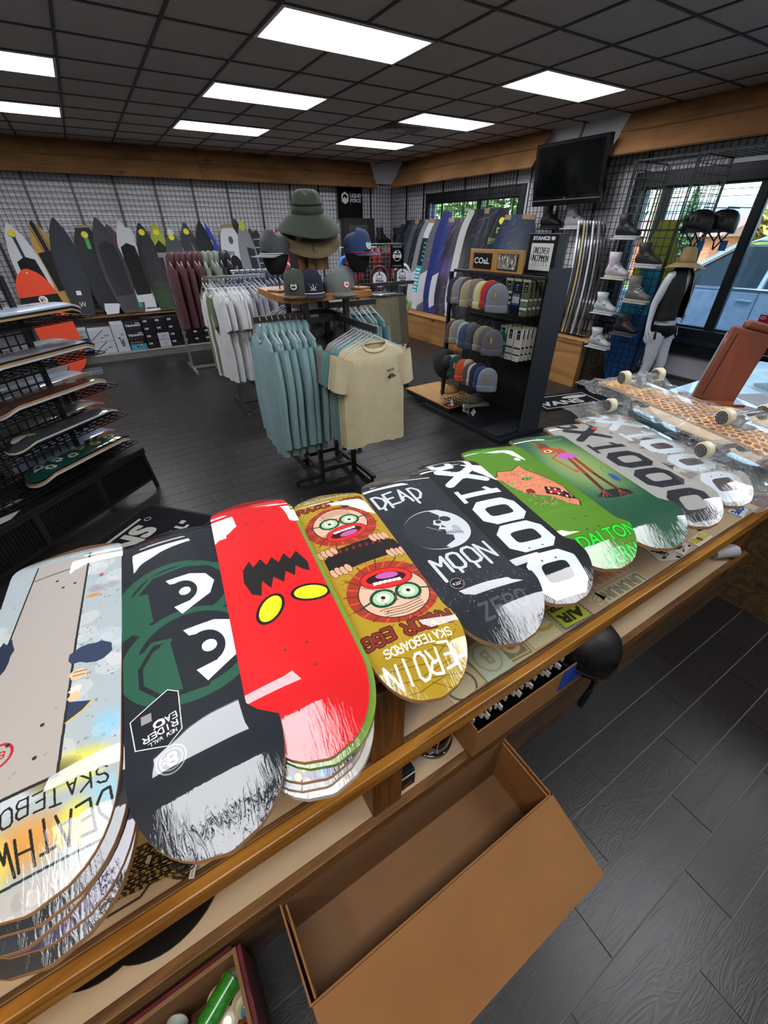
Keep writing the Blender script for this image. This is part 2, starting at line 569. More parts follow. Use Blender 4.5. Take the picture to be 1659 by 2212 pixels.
GLASS, _g, _gb = new_mat('window glass')
_gb.inputs['Base Color'].default_value = (0.93, 0.97, 1, 1); _gb.inputs['Roughness'].default_value = 0.0
_gb.inputs['Transmission Weight'].default_value = 1.0; _gb.inputs['IOR'].default_value = 1.45
# thin panes let daylight straight through: mix in plain transparency so the room is lit by the sky
_tr = _g.nodes.new('ShaderNodeBsdfTransparent'); _tr.inputs[0].default_value = (0.86, 0.93, 0.95, 1)
_gl = _g.nodes.new('ShaderNodeBsdfGlossy'); _gl.inputs['Roughness'].default_value = 0.02
_fr = _g.nodes.new('ShaderNodeFresnel'); _fr.inputs[0].default_value = 1.45
_mx = _g.nodes.new('ShaderNodeMixShader')
_ge = _g.nodes.new('ShaderNodeNewGeometry'); _mu = _g.nodes.new('ShaderNodeMath'); _mu.operation = 'SUBTRACT'; _mu.use_clamp = True; _g.links.new(_fr.outputs[0], _mu.inputs[0]); _g.links.new(_ge.outputs['Backfacing'], _mu.inputs[1]); _g.links.new(_mu.outputs[0], _mx.inputs[0]); _g.links.new(_tr.outputs[0], _mx.inputs[1]); _g.links.new(_gl.outputs[0], _mx.inputs[2])
_g.links.new(_mx.outputs[0], _g.nodes['Material Output'].inputs['Surface'])

def window(name, w, mull, fr=0.13, sill=True):
    y0, y1, z0, z1 = w
    t = tag(bpy.data.objects.new(name, None), kind='structure'); COL.objects.link(t)
    f = MB()
    x0, x1 = XR - 0.03, XR + 0.13
    f.bbox((x0, y0 - fr, z1), (x1, y1 + fr, z1 + fr + 0.02)); f.bbox((x0, y0 - fr, z0 - fr), (x1, y1 + fr, z0))
    f.bbox((x0, y0 - fr, z0), (x1, y0, z1)); f.bbox((x0, y1, z0), (x1, y1 + fr, z1))
    f.build('window_frame', BLACK_PAINT, t, bevel=0.004)
    edges = [y0] + mull + [y1]
    for k, m in enumerate(mull):
        MB().bbox((XR + 0.03, m - 0.035, z0), (XR + 0.12, m + 0.035, z1)).build('mullion', BLACK_PAINT, t)
    for k in range(len(edges) - 1):
        a, b2 = edges[k] + (0.035 if k else 0), edges[k + 1] - (0.035 if k < len(edges) - 2 else 0)
        s = MB(); q = 0.022
        s.bbox((XR + 0.05, a, z1 - q), (XR + 0.1, b2, z1)); s.bbox((XR + 0.05, a, z0), (XR + 0.1, b2, z0 + q))
        s.bbox((XR + 0.05, a, z0 + q), (XR + 0.1, a + q, z1 - q)); s.bbox((XR + 0.05, b2 - q, z0 + q), (XR + 0.1, b2, z1 - q))
        s.build('sash', M('dark aluminium', '#3b4046', 0.35, 0.6), t)
        MB().bbox((XR + 0.07, a + q, z0 + q), (XR + 0.075, b2 - q, z1 - q)).build('pane', GLASS, t)
    if sill:
        MB().bbox((XR - 0.13, y0 - fr, z0 - fr - 0.03), (XR - 0.031, y1 + fr, z0 - fr + 0.012)).build('window_sill', M('sill paint', '#1f2836', 0.25, coat=0.3), t)
        MB().bbox((XR - 0.1, y0 - fr, z0 - fr - 0.16), (XR - 0.031, y1 + fr, z0 - fr - 0.031)).build('apron', BLACK_PAINT, t)
    return t
window('window_1', W1, [6.95], sill=False)
window('window_2', W2, [2.56, 3.60])
tag(MB().bbox((XR - 0.02, YB, 0.02), (XR, W1[1], 0.2)).build('baseboard_right', M('baseboard grey', '#6f6d6a', 0.6)), kind='structure')
tag(MB().bbox((XR - 0.05, YB, 0.2), (XR, 3.4, 0.222)).build('trim_1', M('baseboard lip', '#4a4845', 0.6)), kind='structure')
ol = thing('wall_outlet', 'white double electrical outlet on the wall under the large window', 'outlet', (XR - 0.006, 1.62, 0.42))
MB().box((0, 0, 0), (0.01, 0.08, 0.125)).build('cover_plate', FRAME_WHITE, ol, bevel=0.003)
for dz in (-0.028, 0.028):
    MB().box((-0.006, 0, dz), (0.005, 0.036, 0.034)).build('socket', M('socket white', '#b5b5b5', 0.4), ol)

# ------------------------------------------------------------------ sloping pine valances under the ceiling
def valance(label, p0, p1, inward, mat, joints=()):
    """two long boards leaning into the room below the ceiling; p0 to p1 along the wall"""
    p0, p1, inward = Vector(p0), Vector(p1), Vector(inward)
    t = thing('wood_valance', label, 'wood trim', p0)
    d = (p1 - p0)
    drop = Vector((0, 0, -0.43)) + inward * 0.34
    nrm = Vector((0, 0, -1)) * 0
    th = d.normalized().cross(drop.normalized()) * 0.02
    if th.z > 0: th = -th
    for k, (a, b2) in enumerate(((0.0, 0.492), (0.504, 1.0))):
        cuts = [0.0] + [j for j in joints if (k == 1 or j > 0.5)] + [1.0]
        for q in range(len(cuts) - 1):
            u0, u1 = cuts[q] + (0.0008 if q else 0), cuts[q + 1]
            off = -th * (0.9 if k == 0 else 0.0)
            P = [p0 + d * u + drop * v + off for u, v in ((u0, a), (u1, a), (u1, b2), (u0, b2))]
            mb = MB(); i = mb.add(P); j2 = mb.add([x - th for x in P])
            for e in range(4): mb.face((i + e, i + (e + 1) % 4, j2 + (e + 1) % 4, j2 + e))
            mb.face((i, i + 1, i + 2, i + 3)); mb.face((j2 + 3, j2 + 2, j2 + 1, j2))
            mb.build('board', mat, t, world=True)
    return t
valance('long sloping pine valance along the far wall above the surfboards', (XL + 0.02, 9.73, CEIL - 0.006), (5.64, 9.73, CEIL - 0.006), (0, -1, 0), VALANCE, (0.62,))
valance('sloping pine valance left of the television, above the small window', (6.235, 9.27, CEIL - 0.006), (6.235, 5.45, CEIL - 0.006), (-1, 0, 0), VALANCE_Y)
valance('sloping pine valance right of the television, above the large window', (6.235, 4.25, CEIL - 0.006), (6.235, 0.2, CEIL - 0.006), (-1, 0, 0), VALANCE_Y)

# ------------------------------------------------------------------ black wire grid panels on the walls
WIRE = M('black wire', '#0d0e10', 0.4, var=0.05)
def wire_panel(w, h, pitch=0.076, r=0.0034, frame=0.007):
    mb = MB()
    for sx in (0, w): mb.bbox((sx - frame, -frame, 0), (sx + frame, frame, h))
    for sz in (0, h): mb.bbox((0, -frame, sz - frame), (w, frame, sz + frame))
    n = max(2, round(w / pitch))
    for k in range(1, n): mb.bbox((w * k / n - r, -r, 0), (w * k / n + r, r, h))
    n = max(2, round(h / pitch))
    for k in range(1, n): mb.bbox((0, -2.2 * r, h * k / n - r), (w, -0.2 * r, h * k / n + r))
    return mb
pw_ = 0.612
src = None
for k in range(15):
    x = -2.9 + pw_ * k
    lab = f'black wire grid panel on the far wall, {ORD[k]} panel from the left end'
    if src is None:
        src = tag(wire_panel(pw_ - 0.02, 1.95).build('wire_grid', WIRE), lab, 'grid panel', 'wire grid panels on the walls'); o = src
    else:
        o = dup(src, label=lab)
    o.location = (x, YF - 0.05, 0.72)
    o.matrix_basis = Matrix.Translation((x, YF - 0.05, 0.72))
spots = [(9.72, 0.72, 1.95, 'by the room corner'), (9.1, 0.72, 1.95, 'between the corner and the small window'), (5.72, 0.72, 1.95, 'behind the television'), (5.1, 0.72, 1.95, 'under the television'), (4.48, 0.72, 1.95, 'between the television and the large window')]
for y, z, h, w in spots:
    o = dup(src, loc=(XR - 0.05, y, z), rz=-PI / 2, label='black wire grid panel on the window wall ' + w)
for y, w in ((8.45, 'first'), (7.83, 'second'), (7.2, 'third'), (6.58, 'fourth')):
    o = dup(src, loc=(XR - 0.075, y, 0.72), rz=-PI / 2, label=f'black wire grid panel hung across the small window, {w} from the corner')
st = tag(wire_panel(3.6, 0.18).build('wire_grid', WIRE), 'narrow black wire grid strip under the valance above the large window', 'grid panel')
st.matrix_basis = Matrix.Translation((XR - 0.05, 3.85, 2.52)) @ Matrix.Rotation(-PI / 2, 4, 'Z')

# ------------------------------------------------------------------ flat print: a small drawing board for lettering and graphics
SF = {'A': '00 26 40|12 32', 'B': '00 06 36 45 44 33 03|33 42 41 30 00', 'C': '45 36 16 05 01 10 30 41', 'D': '00 06 26 44 42 20 00', 'E': '40 00 06 46|03 33',
      'F': '00 06 46|03 33', 'G': '45 36 16 05 01 10 30 41 43 23', 'H': '00 06|40 46|03 43', 'I': '20 26', 'J': '46 41 30 10 01', 'K': '00 06|46 03 40', 'L': '06 00 40',
      'M': '00 06 23 46 40', 'N': '00 06 40 46', 'O': '10 01 05 16 36 45 41 30 10', 'P': '00 06 36 45 44 33 03', 'Q': '10 01 05 16 36 45 41 30 10|22 40',
      'R': '00 06 36 45 44 33 03|23 40', 'S': '45 36 16 05 04 13 33 42 41 30 10 01', 'T': '06 46|20 26', 'U': '06 01 10 30 41 46', 'V': '06 20 46', 'W': '06 10 23 30 46',
      'X': '00 46|06 40', 'Y': '06 23 46|23 20', 'Z': '06 46 00 40', '0': '10 01 05 16 36 45 41 30 10', '1': '14 26 20', '2': '05 16 36 45 44 00 40', '3': '05 16 36 45 33 42 41 30 10 01',
      '4': '30 36 02 42', '5': '46 06 03 33 42 41 30 10 00', '6': '36 16 05 01 10 30 41 42 33 03', '7': '06 46 10', '8': '13 04 05 16 36 45 44 33 13 02 01 10 30 41 42 33', '9': '10 30 41 45 36 16 05 04 13 43',
      '"': '14 16|34 36', '.': '20 20', "'": '25 26', '-': '13 33', ' ': ''}
_txt = {}
def glyph_tris(s):
    """triangles of a word in the built-in font, one unit per line height"""
    if s not in _txt:
        cu = bpy.data.curves.new('t', 'FONT'); cu.body = s; cu.size = 1.0
        cu.resolution_u = 4
        ob = bpy.data.objects.new('t', cu); COL.objects.link(ob)
        dg = bpy.context.evaluated_depsgraph_get(); dg.update()
        me = ob.evaluated_get(dg).to_mesh()
        me.calc_loop_triangles()
        v = np.array([x.co[:2] for x in me.vertices], float).reshape(-1, 2)
        t = np.array([x.vertices[:] for x in me.loop_triangles], int).reshape(-1, 3)
        ob.evaluated_get(dg).to_mesh_clear()
        bpy.data.objects.remove(ob); bpy.data.curves.remove(cu)
        _txt[s] = v[t] if len(t) else np.zeros((0, 3, 2))
    return _txt[s]

class Cv:
    def __init__(s, w, h, bg, ppu=2.0, ox=0.0, oy=0.0):
        """w x h in user units, ppu pixels per unit; the point (ox, oy) is the lower left corner"""
        s.W, s.H, s.p = int(round(w * ppu)), int(round(h * ppu)), ppu
        s.ox, s.oy = ox, oy; s.bg = s.c(bg)
        s.a = np.empty((s.H, s.W, 3), np.float32); s.a[:] = s.c(bg)
    @staticmethod
    def c(col):
        if isinstance(col, str):
            col = col.lstrip('#'); col = ''.join(q * 2 for q in col) if len(col) == 3 else col; return np.array([int(col[i:i + 2], 16) / 255 for i in (0, 2, 4)], np.float32)
        return np.array(col, np.float32)
    def P(s, pts):
        return (np.array(pts, float).reshape(-1, 2) - (s.ox, s.oy)) * s.p
    def win(s, lo, hi):
        x0, y0 = max(0, int(math.floor(lo[0]))), max(0, int(math.floor(lo[1])))
        x1, y1 = min(s.W, int(math.ceil(hi[0])) + 1), min(s.H, int(math.ceil(hi[1])) + 1)
        if x1 <= x0 or y1 <= y0: return None
        yy, xx = np.mgrid[y0:y1, x0:x1] + 0.5
        return x0, y0, x1, y1, xx, yy
    def put(s, w, mask, col, al=1.0):
        r = s.a[w[1]:w[3], w[0]:w[2]]
        r[mask] = r[mask] * (1 - al) + s.c(col) * al
    def poly(s, pts, col, al=1.0):
        p = s.P(pts); w = s.win(p.min(0), p.max(0))
        if w is None: return s
        xx, yy = w[4], w[5]; ins = np.zeros(xx.shape, bool)
        n = len(p)
        for i in range(n):
            (x0, y0), (x1, y1) = p[i], p[(i + 1) % n]
            if y0 == y1: continue
            c = (yy > min(y0, y1)) & (yy <= max(y0, y1)) & (xx < (yy - y0) * (x1 - x0) / (y1 - y0) + x0)
            ins ^= c
        s.put(w, ins, col, al); return s
    def line(s, pts, wd, col, al=1.0):
        p = s.P(pts); r = wd * s.p / 2
        for (x0, y0), (x1, y1) in zip(p[:-1], p[1:]):
            w = s.win((min(x0, x1) - r, min(y0, y1) - r), (max(x0, x1) + r, max(y0, y1) + r))
            if w is None: continue
            dx, dy = x1 - x0, y1 - y0; L = dx * dx + dy * dy + 1e-9
            t = np.clip(((w[4] - x0) * dx + (w[5] - y0) * dy) / L, 0, 1)
            s.put(w, (w[4] - x0 - t * dx) ** 2 + (w[5] - y0 - t * dy) ** 2 <= r * r, col, al)
        return s
    def ell(s, x, y, rx, ry, col, rot=0.0, al=1.0, pw=2.0):
        p = s.P([(x, y)])[0]; m = max(rx, ry) * s.p
        w = s.win(p - m, p + m)
        if w is None: return s
        a = R(rot); u = (w[4] - p[0]) * math.cos(a) + (w[5] - p[1]) * math.sin(a); v = -(w[4] - p[0]) * math.sin(a) + (w[5] - p[1]) * math.cos(a)
        s.put(w, np.abs(u / (rx * s.p)) ** pw + np.abs(v / (ry * s.p)) ** pw <= 1, col, al); return s
    def soft(s, x, y, rx, ry, col, al=0.7):
        p = s.P([(x, y)])[0]; w = s.win(p - np.array([rx, ry]) * s.p, p + np.array([rx, ry]) * s.p)
        if w is None: return s
        d = ((w[4] - p[0]) / (rx * s.p)) ** 2 + ((w[5] - p[1]) / (ry * s.p)) ** 2
        k = (np.clip(1 - d, 0, 1) * al)[..., None]
        r = s.a[w[1]:w[3], w[0]:w[2]]; r[:] = r * (1 - k) + s.c(col) * k; return s
    def rect(s, x0, y0, x1, y1, col, al=1.0):
        return s.poly([(x0, y0), (x1, y0), (x1, y1), (x0, y1)], col, al)
    def arc(s, x, y, rx, ry, a0, a1, wd, col, n=24, rot=0.0):
        t = np.radians(np.linspace(a0, a1, n)); c, q = math.cos(R(rot)), math.sin(R(rot))
        u, v = rx * np.cos(t), ry * np.sin(t)
        return s.line(np.stack([x + u * c - v * q, y + u * q + v * c], 1), wd, col)
    def blob(s, x, y, r, col, seed=0, k=0.35, al=1.0, sx=1.0, sy=1.0, n=18):
        g = random.Random(seed)
        return s.poly([(x + math.cos(2 * PI * i / n) * r * sx * (1 + g.uniform(-k, k)), y + math.sin(2 * PI * i / n) * r * sy * (1 + g.uniform(-k, k))) for i in range(n)], col, al)
    def spray(s, n, box, rr, cols, seed=1, al=0.8):
        g = random.Random(seed)
        for i in range(n):
            r = g.uniform(*rr); s.ell(g.uniform(box[0], box[2]), g.uniform(box[1], box[3]), r, r * g.uniform(0.6, 1.3), g.choice(cols), g.uniform(0, 90), al)
        return s
    def text(s, t, x, y, size, col, ang=0.0, sx=1.0, al=1.0, mid=False, bold=0.0, shear=0.0):
        T = glyph_tris(t).copy()
        if not len(T): return s
        if mid: T[..., 0] -= (T[..., 0].max() + T[..., 0].min()) / 2; T[..., 1] -= (T[..., 1].max() + T[..., 1].min()) / 2
        T[..., 0] += shear * T[..., 1]
        T = T * (size * sx, size); a = R(ang); c, q = math.cos(a), math.sin(a)
        for off in ([(0, 0)] if not bold else [(bold * i, bold * j) for i in (-1, 0, 1) for j in (-1, 0, 1)]):
            U = T + off
            X = np.stack([x + U[..., 0] * c - U[..., 1] * q, y + U[..., 0] * q + U[..., 1] * c], -1)
            X = (X - (s.ox, s.oy)) * s.p
            for tri in X:
                w = s.win(tri.min(0), tri.max(0))
                if w is None: continue
                d = [(tri[(i + 1) % 3][0] - tri[i][0]) * (w[5] - tri[i][1]) - (tri[(i + 1) % 3][1] - tri[i][1]) * (w[4] - tri[i][0]) for i in range(3)]
                s.put(w, ((d[0] >= -0.4) & (d[1] >= -0.4) & (d[2] >= -0.4)) | ((d[0] <= 0.4) & (d[1] <= 0.4) & (d[2] <= 0.4)), col, al)
        return s
    def hand(s, t, x, y, w, h, col, wd, ang=0.0, jit=0.0, gap=1.35, seed=3, drip=0.0, outline=None, mid=False):
        """hand-lettered word built from strokes; w x h is one letter"""
        g = random.Random(seed); a = R(ang); c, q = math.cos(a), math.sin(a)
        x0 = -(len(t) * gap - (gap - 1)) * w / 2 if mid else 0
        segs = []
        for i, ch in enumerate(t):
            jx, jy = g.uniform(-jit, jit) * w, g.uniform(-jit, jit) * h
            for st in SF.get(ch, '').split('|'):
                if not st: continue
                pts = []
                for e in st.split():
                    u = x0 + i * gap * w + int(e[0]) / 4 * w + jx + g.uniform(-jit, jit) * w * 0.4; v = int(e[1]) / 6 * h + jy + g.uniform(-jit, jit) * h * 0.3
                    pts.append((x + u * c - v * q, y + u * q + v * c))
                segs.append(pts)
                if drip and g.random() < 0.6:
                    b = min(pts, key=lambda p: -(p[0] - x) * q + (p[1] - y) * c); L = g.uniform(0.4, 1) * drip
                    segs.append([b, (b[0] + L * q, b[1] - L * c)])
        if outline:
            for p in segs: s.line(p, wd * 1.6, outline)
        for p in segs: s.line(p, wd, col)
        return s
    def noise(s, amt, seed=0, cell=6):
        g = np.random.default_rng(seed); n = g.random((s.H // cell + 2, s.W // cell + 2, 1), np.float32)
        n = np.kron(n[..., 0], np.ones((cell, cell), np.float32))[:s.H, :s.W, None]
        s.a *= 1 + (n - 0.5) * amt; return s
    def image(s, name, cut=False):
        im = bpy.data.images.new(name, s.W, s.H, alpha=cut)
        px = np.ones((s.H, s.W, 4), np.float32); px[..., :3] = np.clip(s.a, 0, 1)
        if cut: px[..., 3] = np.abs(s.a - s.bg).max(-1) > 0.02
        im.pixels.foreach_set(px.ravel()); im.update(); im.pack()
        return im

def print_mat(name, cv, rough=0.5, coat=0.0, coat_rough=0.03, metal=0.0, wrap=0.0, bump=0.0, coat_ior=1.5, emit=0.0, cut=False):
    """a printed surface: the drawing on the mesh's UV map; wrap adds the shine and creases of shrink film"""
    m, nt, b = new_mat(name)
    im = node(nt, 'ShaderNodeTexImage'); im.image = cv.image(name, cut); im.extension = 'EXTEND'
    if cut: nt.links.new(im.outputs['Alpha'], b.inputs['Alpha'])
    nt.links.new(im.outputs['Color'], b.inputs['Base Color'])
    b.inputs['Roughness'].default_value = rough; b.inputs['Metallic'].default_value = metal; b.inputs['Specular IOR Level'].default_value = 0.12
    b.inputs['Coat Weight'].default_value = coat; b.inputs['Coat Roughness'].default_value = coat_rough; b.inputs['Coat IOR'].default_value = coat_ior
    if emit:
        nt.links.new(im.outputs['Color'], b.inputs['Emission Color']); b.inputs['Emission Strength'].default_value = emit
    if wrap:
        tc = node(nt, 'ShaderNodeTexCoord'); sp = node(nt, 'ShaderNodeSeparateXYZ'); nt.links.new(tc.outputs['UV'], sp.inputs[0])
        pp = node(nt, 'ShaderNodeMath', operation='PINGPONG'); pp.inputs[1].default_value = 0.5     # 0 at both tips, 0.5 in the middle
        nt.links.new(sp.outputs['Y'], pp.inputs[0])
        mr = node(nt, 'ShaderNodeMapRange'); mr.inputs['From Min'].default_value = 0.02; mr.inputs['From Max'].default_value = 0.11; mr.inputs['To Min'].default_value = 0.55; mr.inputs['To Max'].default_value = 0.0
        nt.links.new(pp.outputs[0], mr.inputs['Value'])
        mp = node(nt, 'ShaderNodeMapping'); mp.inputs['Scale'].default_value = (26, 22, 1); nt.links.new(tc.outputs['UV'], mp.inputs['Vector'])
        n1 = node(nt, 'ShaderNodeTexNoise', Scale=1.0, Detail=4.0, Distortion=1.6); nt.links.new(mp.outputs[0], n1.inputs['Vector'])
        mu = node(nt, 'ShaderNodeMath', operation='MULTIPLY'); nt.links.new(n1.outputs['Fac'], mu.inputs[0]); nt.links.new(mr.outputs[0], mu.inputs[1])
        n2 = node(nt, 'ShaderNodeTexNoise', Scale=5.0, Detail=2.0); nt.links.new(tc.outputs['Object'], n2.inputs['Vector'])
        ad = node(nt, 'ShaderNodeMath', operation='MULTIPLY_ADD'); ad.inputs[1].default_value = 0.5 ; nt.links.new(n2.outputs['Fac'], ad.inputs[0]); nt.links.new(mu.outputs[0], ad.inputs[2])
        bp = node(nt, 'ShaderNodeBump', Strength=wrap, Distance=0.012); nt.links.new(ad.outputs[0], bp.inputs['Height'])
        nt.links.new(bp.outputs[0], b.inputs['Coat Normal'])
    return m

def quad_part(name, mat, parent, c, w, h, rot=None, t=0.0015):
    """a thin printed plate (sticker, label, sign face) in the parent's frame, facing its own +z"""
    mb = MB()
    P = [Vector((x * w / 2, y * h / 2, t)) for x, y in ((-1, -1), (1, -1), (1, 1), (-1, 1))]
    if rot is not None: P2 = [rot @ p for p in P]; n = rot @ Vector((0, 0, -t))
    else: P2 = P; n = Vector((0, 0, -t))
    i = mb.add([p + Vector(c) for p in P2]); j = mb.add([p + n + Vector(c) for p in P2])
    mb.face((i, i + 1, i + 2, i + 3), 0, [(0, 0), (1, 0), (1, 1), (0, 1)])
    for e in range(4): mb.face((i + (e + 1) % 4, i + e, j + e, j + (e + 1) % 4), 0, [(0.01, 0.01)] * 4)
    mb.face((j + 3, j + 2, j + 1, j), 0, [(0.01, 0.01)] * 4)
    return mb.build(name, mat, parent, fix=False)

# ------------------------------------------------------------------ the sales counter: top, sticker shelf with a pine lip, lower shelf, posts
PANEL = M('counter melamine', '#c4ab8b', 0.5, var=0.05, scale=3)
LIP = wood('counter pine', '#b9802f', '#8d5a1c', 'X', 8, rough=0.4, knots=True, ring=7, coat=0.15)
BEAM = wood('counter beam', '#7d5526', '#553613', 'X', 7, rough=0.5)
POSTW = wood('counter post wood', '#7a4a1c', '#54300f', 'Z', 9, rough=0.42, knots=True, ring=8)
BARN = wood('barn plank', '#6d5335', '#453320', 'X', 7, rough=0.6, ring=10)
CX0, CX1 = -2.4, 2.62
counter = thing('sales_counter', 'long pine and tan laminate counter with shelves, under the row of skateboard decks', 'counter', ((CX0 + CX1) / 2, 0.8, 0))
def cpart(name, lo, hi, mat, bev=0.003):
    return MB().bbox(lo, hi).build(name, mat, counter, world=True, bevel=bev)
cpart('countertop', (CX0, 0.468, 1.048), (CX1, 1.09, 1.07), PANEL)
cpart('top_beam', (CX0, 0.478, 0.985), (CX1, 0.52, 1.047), BEAM)
cpart('sticker_shelf', (CX0, 0.452, 0.672), (CX1, 0.86, 0.690), PANEL)
cpart('shelf_lip', (CX0, 0.425, 0.640), (CX1, 0.4515, 0.701), LIP)
cpart('lip_cap', (CX0, 0.4518, 0.6905), (CX1, 0.466, 0.701), BEAM)
cpart('lower_shelf', (CX0, 0.46, 0.335), (CX1, 0.86, 0.353), PANEL)
cpart('lower_rail', (CX0, 0.432, 0.30), (CX1, 0.4595, 0.362), BEAM)
cpart('toe_board', (CX0, 0.452, 0.0), (CX1, 0.47, 0.2995), BARN)
cpart('back_panel', (CX0, 0.861, 0.0), (CX1, 0.88, 1.047), PANEL)
cpart('front_panel', (CX0, 1.05, 0.0), (CX1, 1.07, 1.047), BARN)
for x in (-1.62, 0.286, 1.98 + 0.55):
    cpart('post', (x - 0.05, 0.4522, 0.0 if x > 2 else 0.302), (x + 0.05, 0.5385, 0.984), POSTW)
cpart('divider', (0.215, 0.54, 0.354), (0.235, 0.86, 0.671), PANEL)
# the counter turns towards the camera at its far end
wing = thing('counter_wing', 'dark brown end wing of the counter at the right edge of the frame', 'counter', (2.75, 0.0, 0))
MB().bbox((2.64, -0.9, 0.0), (2.80, 0.46, 0.62)).build('side_panel', BARN, wing, world=True)
MB().bbox((2.63, -0.9, 0.70), (2.74, 1.0, 1.06)).build('upper_panel', POSTW, wing, world=True)
MB().bbox((2.62, -0.9, 0.622), (2.9, 0.46, 0.66)).build('shelf', PANEL, wing, world=True)

# ------------------------------------------------------------------ skateboard decks
GRIP = M('griptape', '#191919', 0.9, bump=0.3, bscale=900)
def ply_mat():
    m, nt, b = new_mat('maple plies')
    tc = node(nt, 'ShaderNodeTexCoord'); sp = node(nt, 'ShaderNodeSeparateXYZ'); nt.links.new(tc.outputs['UV'], sp.inputs[0])
    rp = node(nt, 'ShaderNodeValToRGB'); rp.color_ramp.interpolation = 'CONSTANT'
    cols = ['#c9a878', '#7a5a3a', '#c7a471', '#b08a58', '#8a3f2c', '#c9a878', '#a98252']
    e = rp.color_ramp.elements
    e[0].color = lin(cols[0]); e[1].position = 1 / 7; e[1].color = lin(cols[1])
    for i in range(2, 7): x = e.new(i / 7); x.color = lin(cols[i])
    nt.links.new(sp.outputs['Y'], rp.inputs['Fac']); nt.links.new(rp.outputs[0], b.inputs['Base Color'])
    b.inputs['Roughness'].default_value = 0.4; b.inputs['Coat Weight'].default_value = 0.4
    return m
PLIES = ply_mat()
def deck_shape(L, W, h=0.05, th=0.0115, nu=10, nv=44, drop=0.0):
    """returns top(u, v) of a popsicle deck lying graphic side up: both kicks bend down to z = 0"""
    half = L / 2; e = W * 0.62; k0 = half - 0.125
    def hw(y):
        d = half - abs(y)
        if d >= e: return W / 2
        q = (e - d) / e
        return W / 2 * max(0.0, 1 - q ** 2.3) ** 0.5
    def zc(y):
        a = abs(y)
        if a <= k0: return h
        t = (a - k0) / (half - k0)
        s = t * t * (3 - 2 * t) * 0.4 + 0.6 * t ** 1.5
        return h * (1 - s)
    def top(u, v):
        # rows bunch up towards the tips so that the round ends stay round
        y = -half * math.cos(PI * v)
        y = 0.55 * y + 0.45 * (2 * v - 1) * half
        y = max(-half + 1e-4, min(half - 1e-4, y))
        x = (2 * u - 1) * hw(y)
        return Vector((x, y, zc(y) - 0.008 * (x / (W / 2)) ** 2))
    return top
def make_deck(label, N, T, z, W, mat, name='skateboard_deck', group=None, edge=None, h=0.05, roll=0.0, bottom=None):
    """deck from nose point N to tail point T (plan view), tips at height z"""
    N, T = Vector(N), Vector(T); d = N - T; L = d.length; c = (N + T) / 2
    top = deck_shape(L, W, h)
    nu, nv, th = 10, 44, 0.0115
    mb = MB(); n0 = mb.add([top(i / nu, j / nv) for j in range(nv + 1) for i in range(nu + 1)])
    P = mb.v
    for j in range(nv):
        for i in range(nu):
            a = j * (nu + 1) + i; q = (a, a + 1, a + nu + 2, a + nu + 1)
            mb.face(q, 0, [(P[k][0] / W + 0.5, P[k][1] / L + 0.5) for k in q])
    o = mb.build(name, mat, None, smooth=True, fix=False)
    o.matrix_basis = Matrix.Translation((c.x, c.y, z)) @ Matrix.Rotation(-math.atan2(d.x, d.y), 4, 'Z') @ Matrix.Rotation(roll, 4, 'Y')
    tag(o, label, 'skateboard deck', group)
    ring = [j * (nu + 1) for j in range(nv + 1)] + [nv * (nu + 1) + i for i in range(1, nu + 1)] + [j * (nu + 1) + nu for j in range(nv - 1, -1, -1)] + [i for i in range(nu - 1, 0, -1)]
    eb = MB(); m = len(ring)
    a = eb.add([P[k] for k in ring]); b2 = eb.add([(P[k][0] * 1.004, P[k][1] * 1.001, P[k][2] - th / 2) for k in ring]); c2 = eb.add([(P[k][0], P[k][1], P[k][2] - th) for k in ring])
    for k in range(m):
        k2 = (k + 1) % m
        eb.face((a + k, b2 + k, b2 + k2, a + k2), 0, [(0, 1), (0, 0.5), (1, 0.5), (1, 1)]); eb.face((b2 + k, c2 + k, c2 + k2, b2 + k2), 0, [(0, 0.5), (0, 0), (1, 0), (1, 0.5)])
    eb.build('plywood_edge', edge or PLIES, o, smooth=True)
    ub = MB(); ub.add([(p[0], p[1], p[2] - th) for p in P])
    for j in range(nv):
        for i in range(nu):
            q = j * (nu + 1) + i; ub.face((q, q + nu + 1, q + nu + 2, q + 1))
    ub.build('underside', bottom or GRIP, o, smooth=True, fix=False)
    return o

# ---- drawings, in millimetres: x across, y from the tail (towards the camera) to the nose
def deck_cv(W, L, bg): return Cv(W * 1000, L * 1000, bg, 2.0, -W * 500, 0)
def holes(c, ys, col='#2a2320'):
    for y in ys:
        for x in (-21, 21):
            for dy in (-27, 27): c.ell(x, y + dy, 3, 3, col)

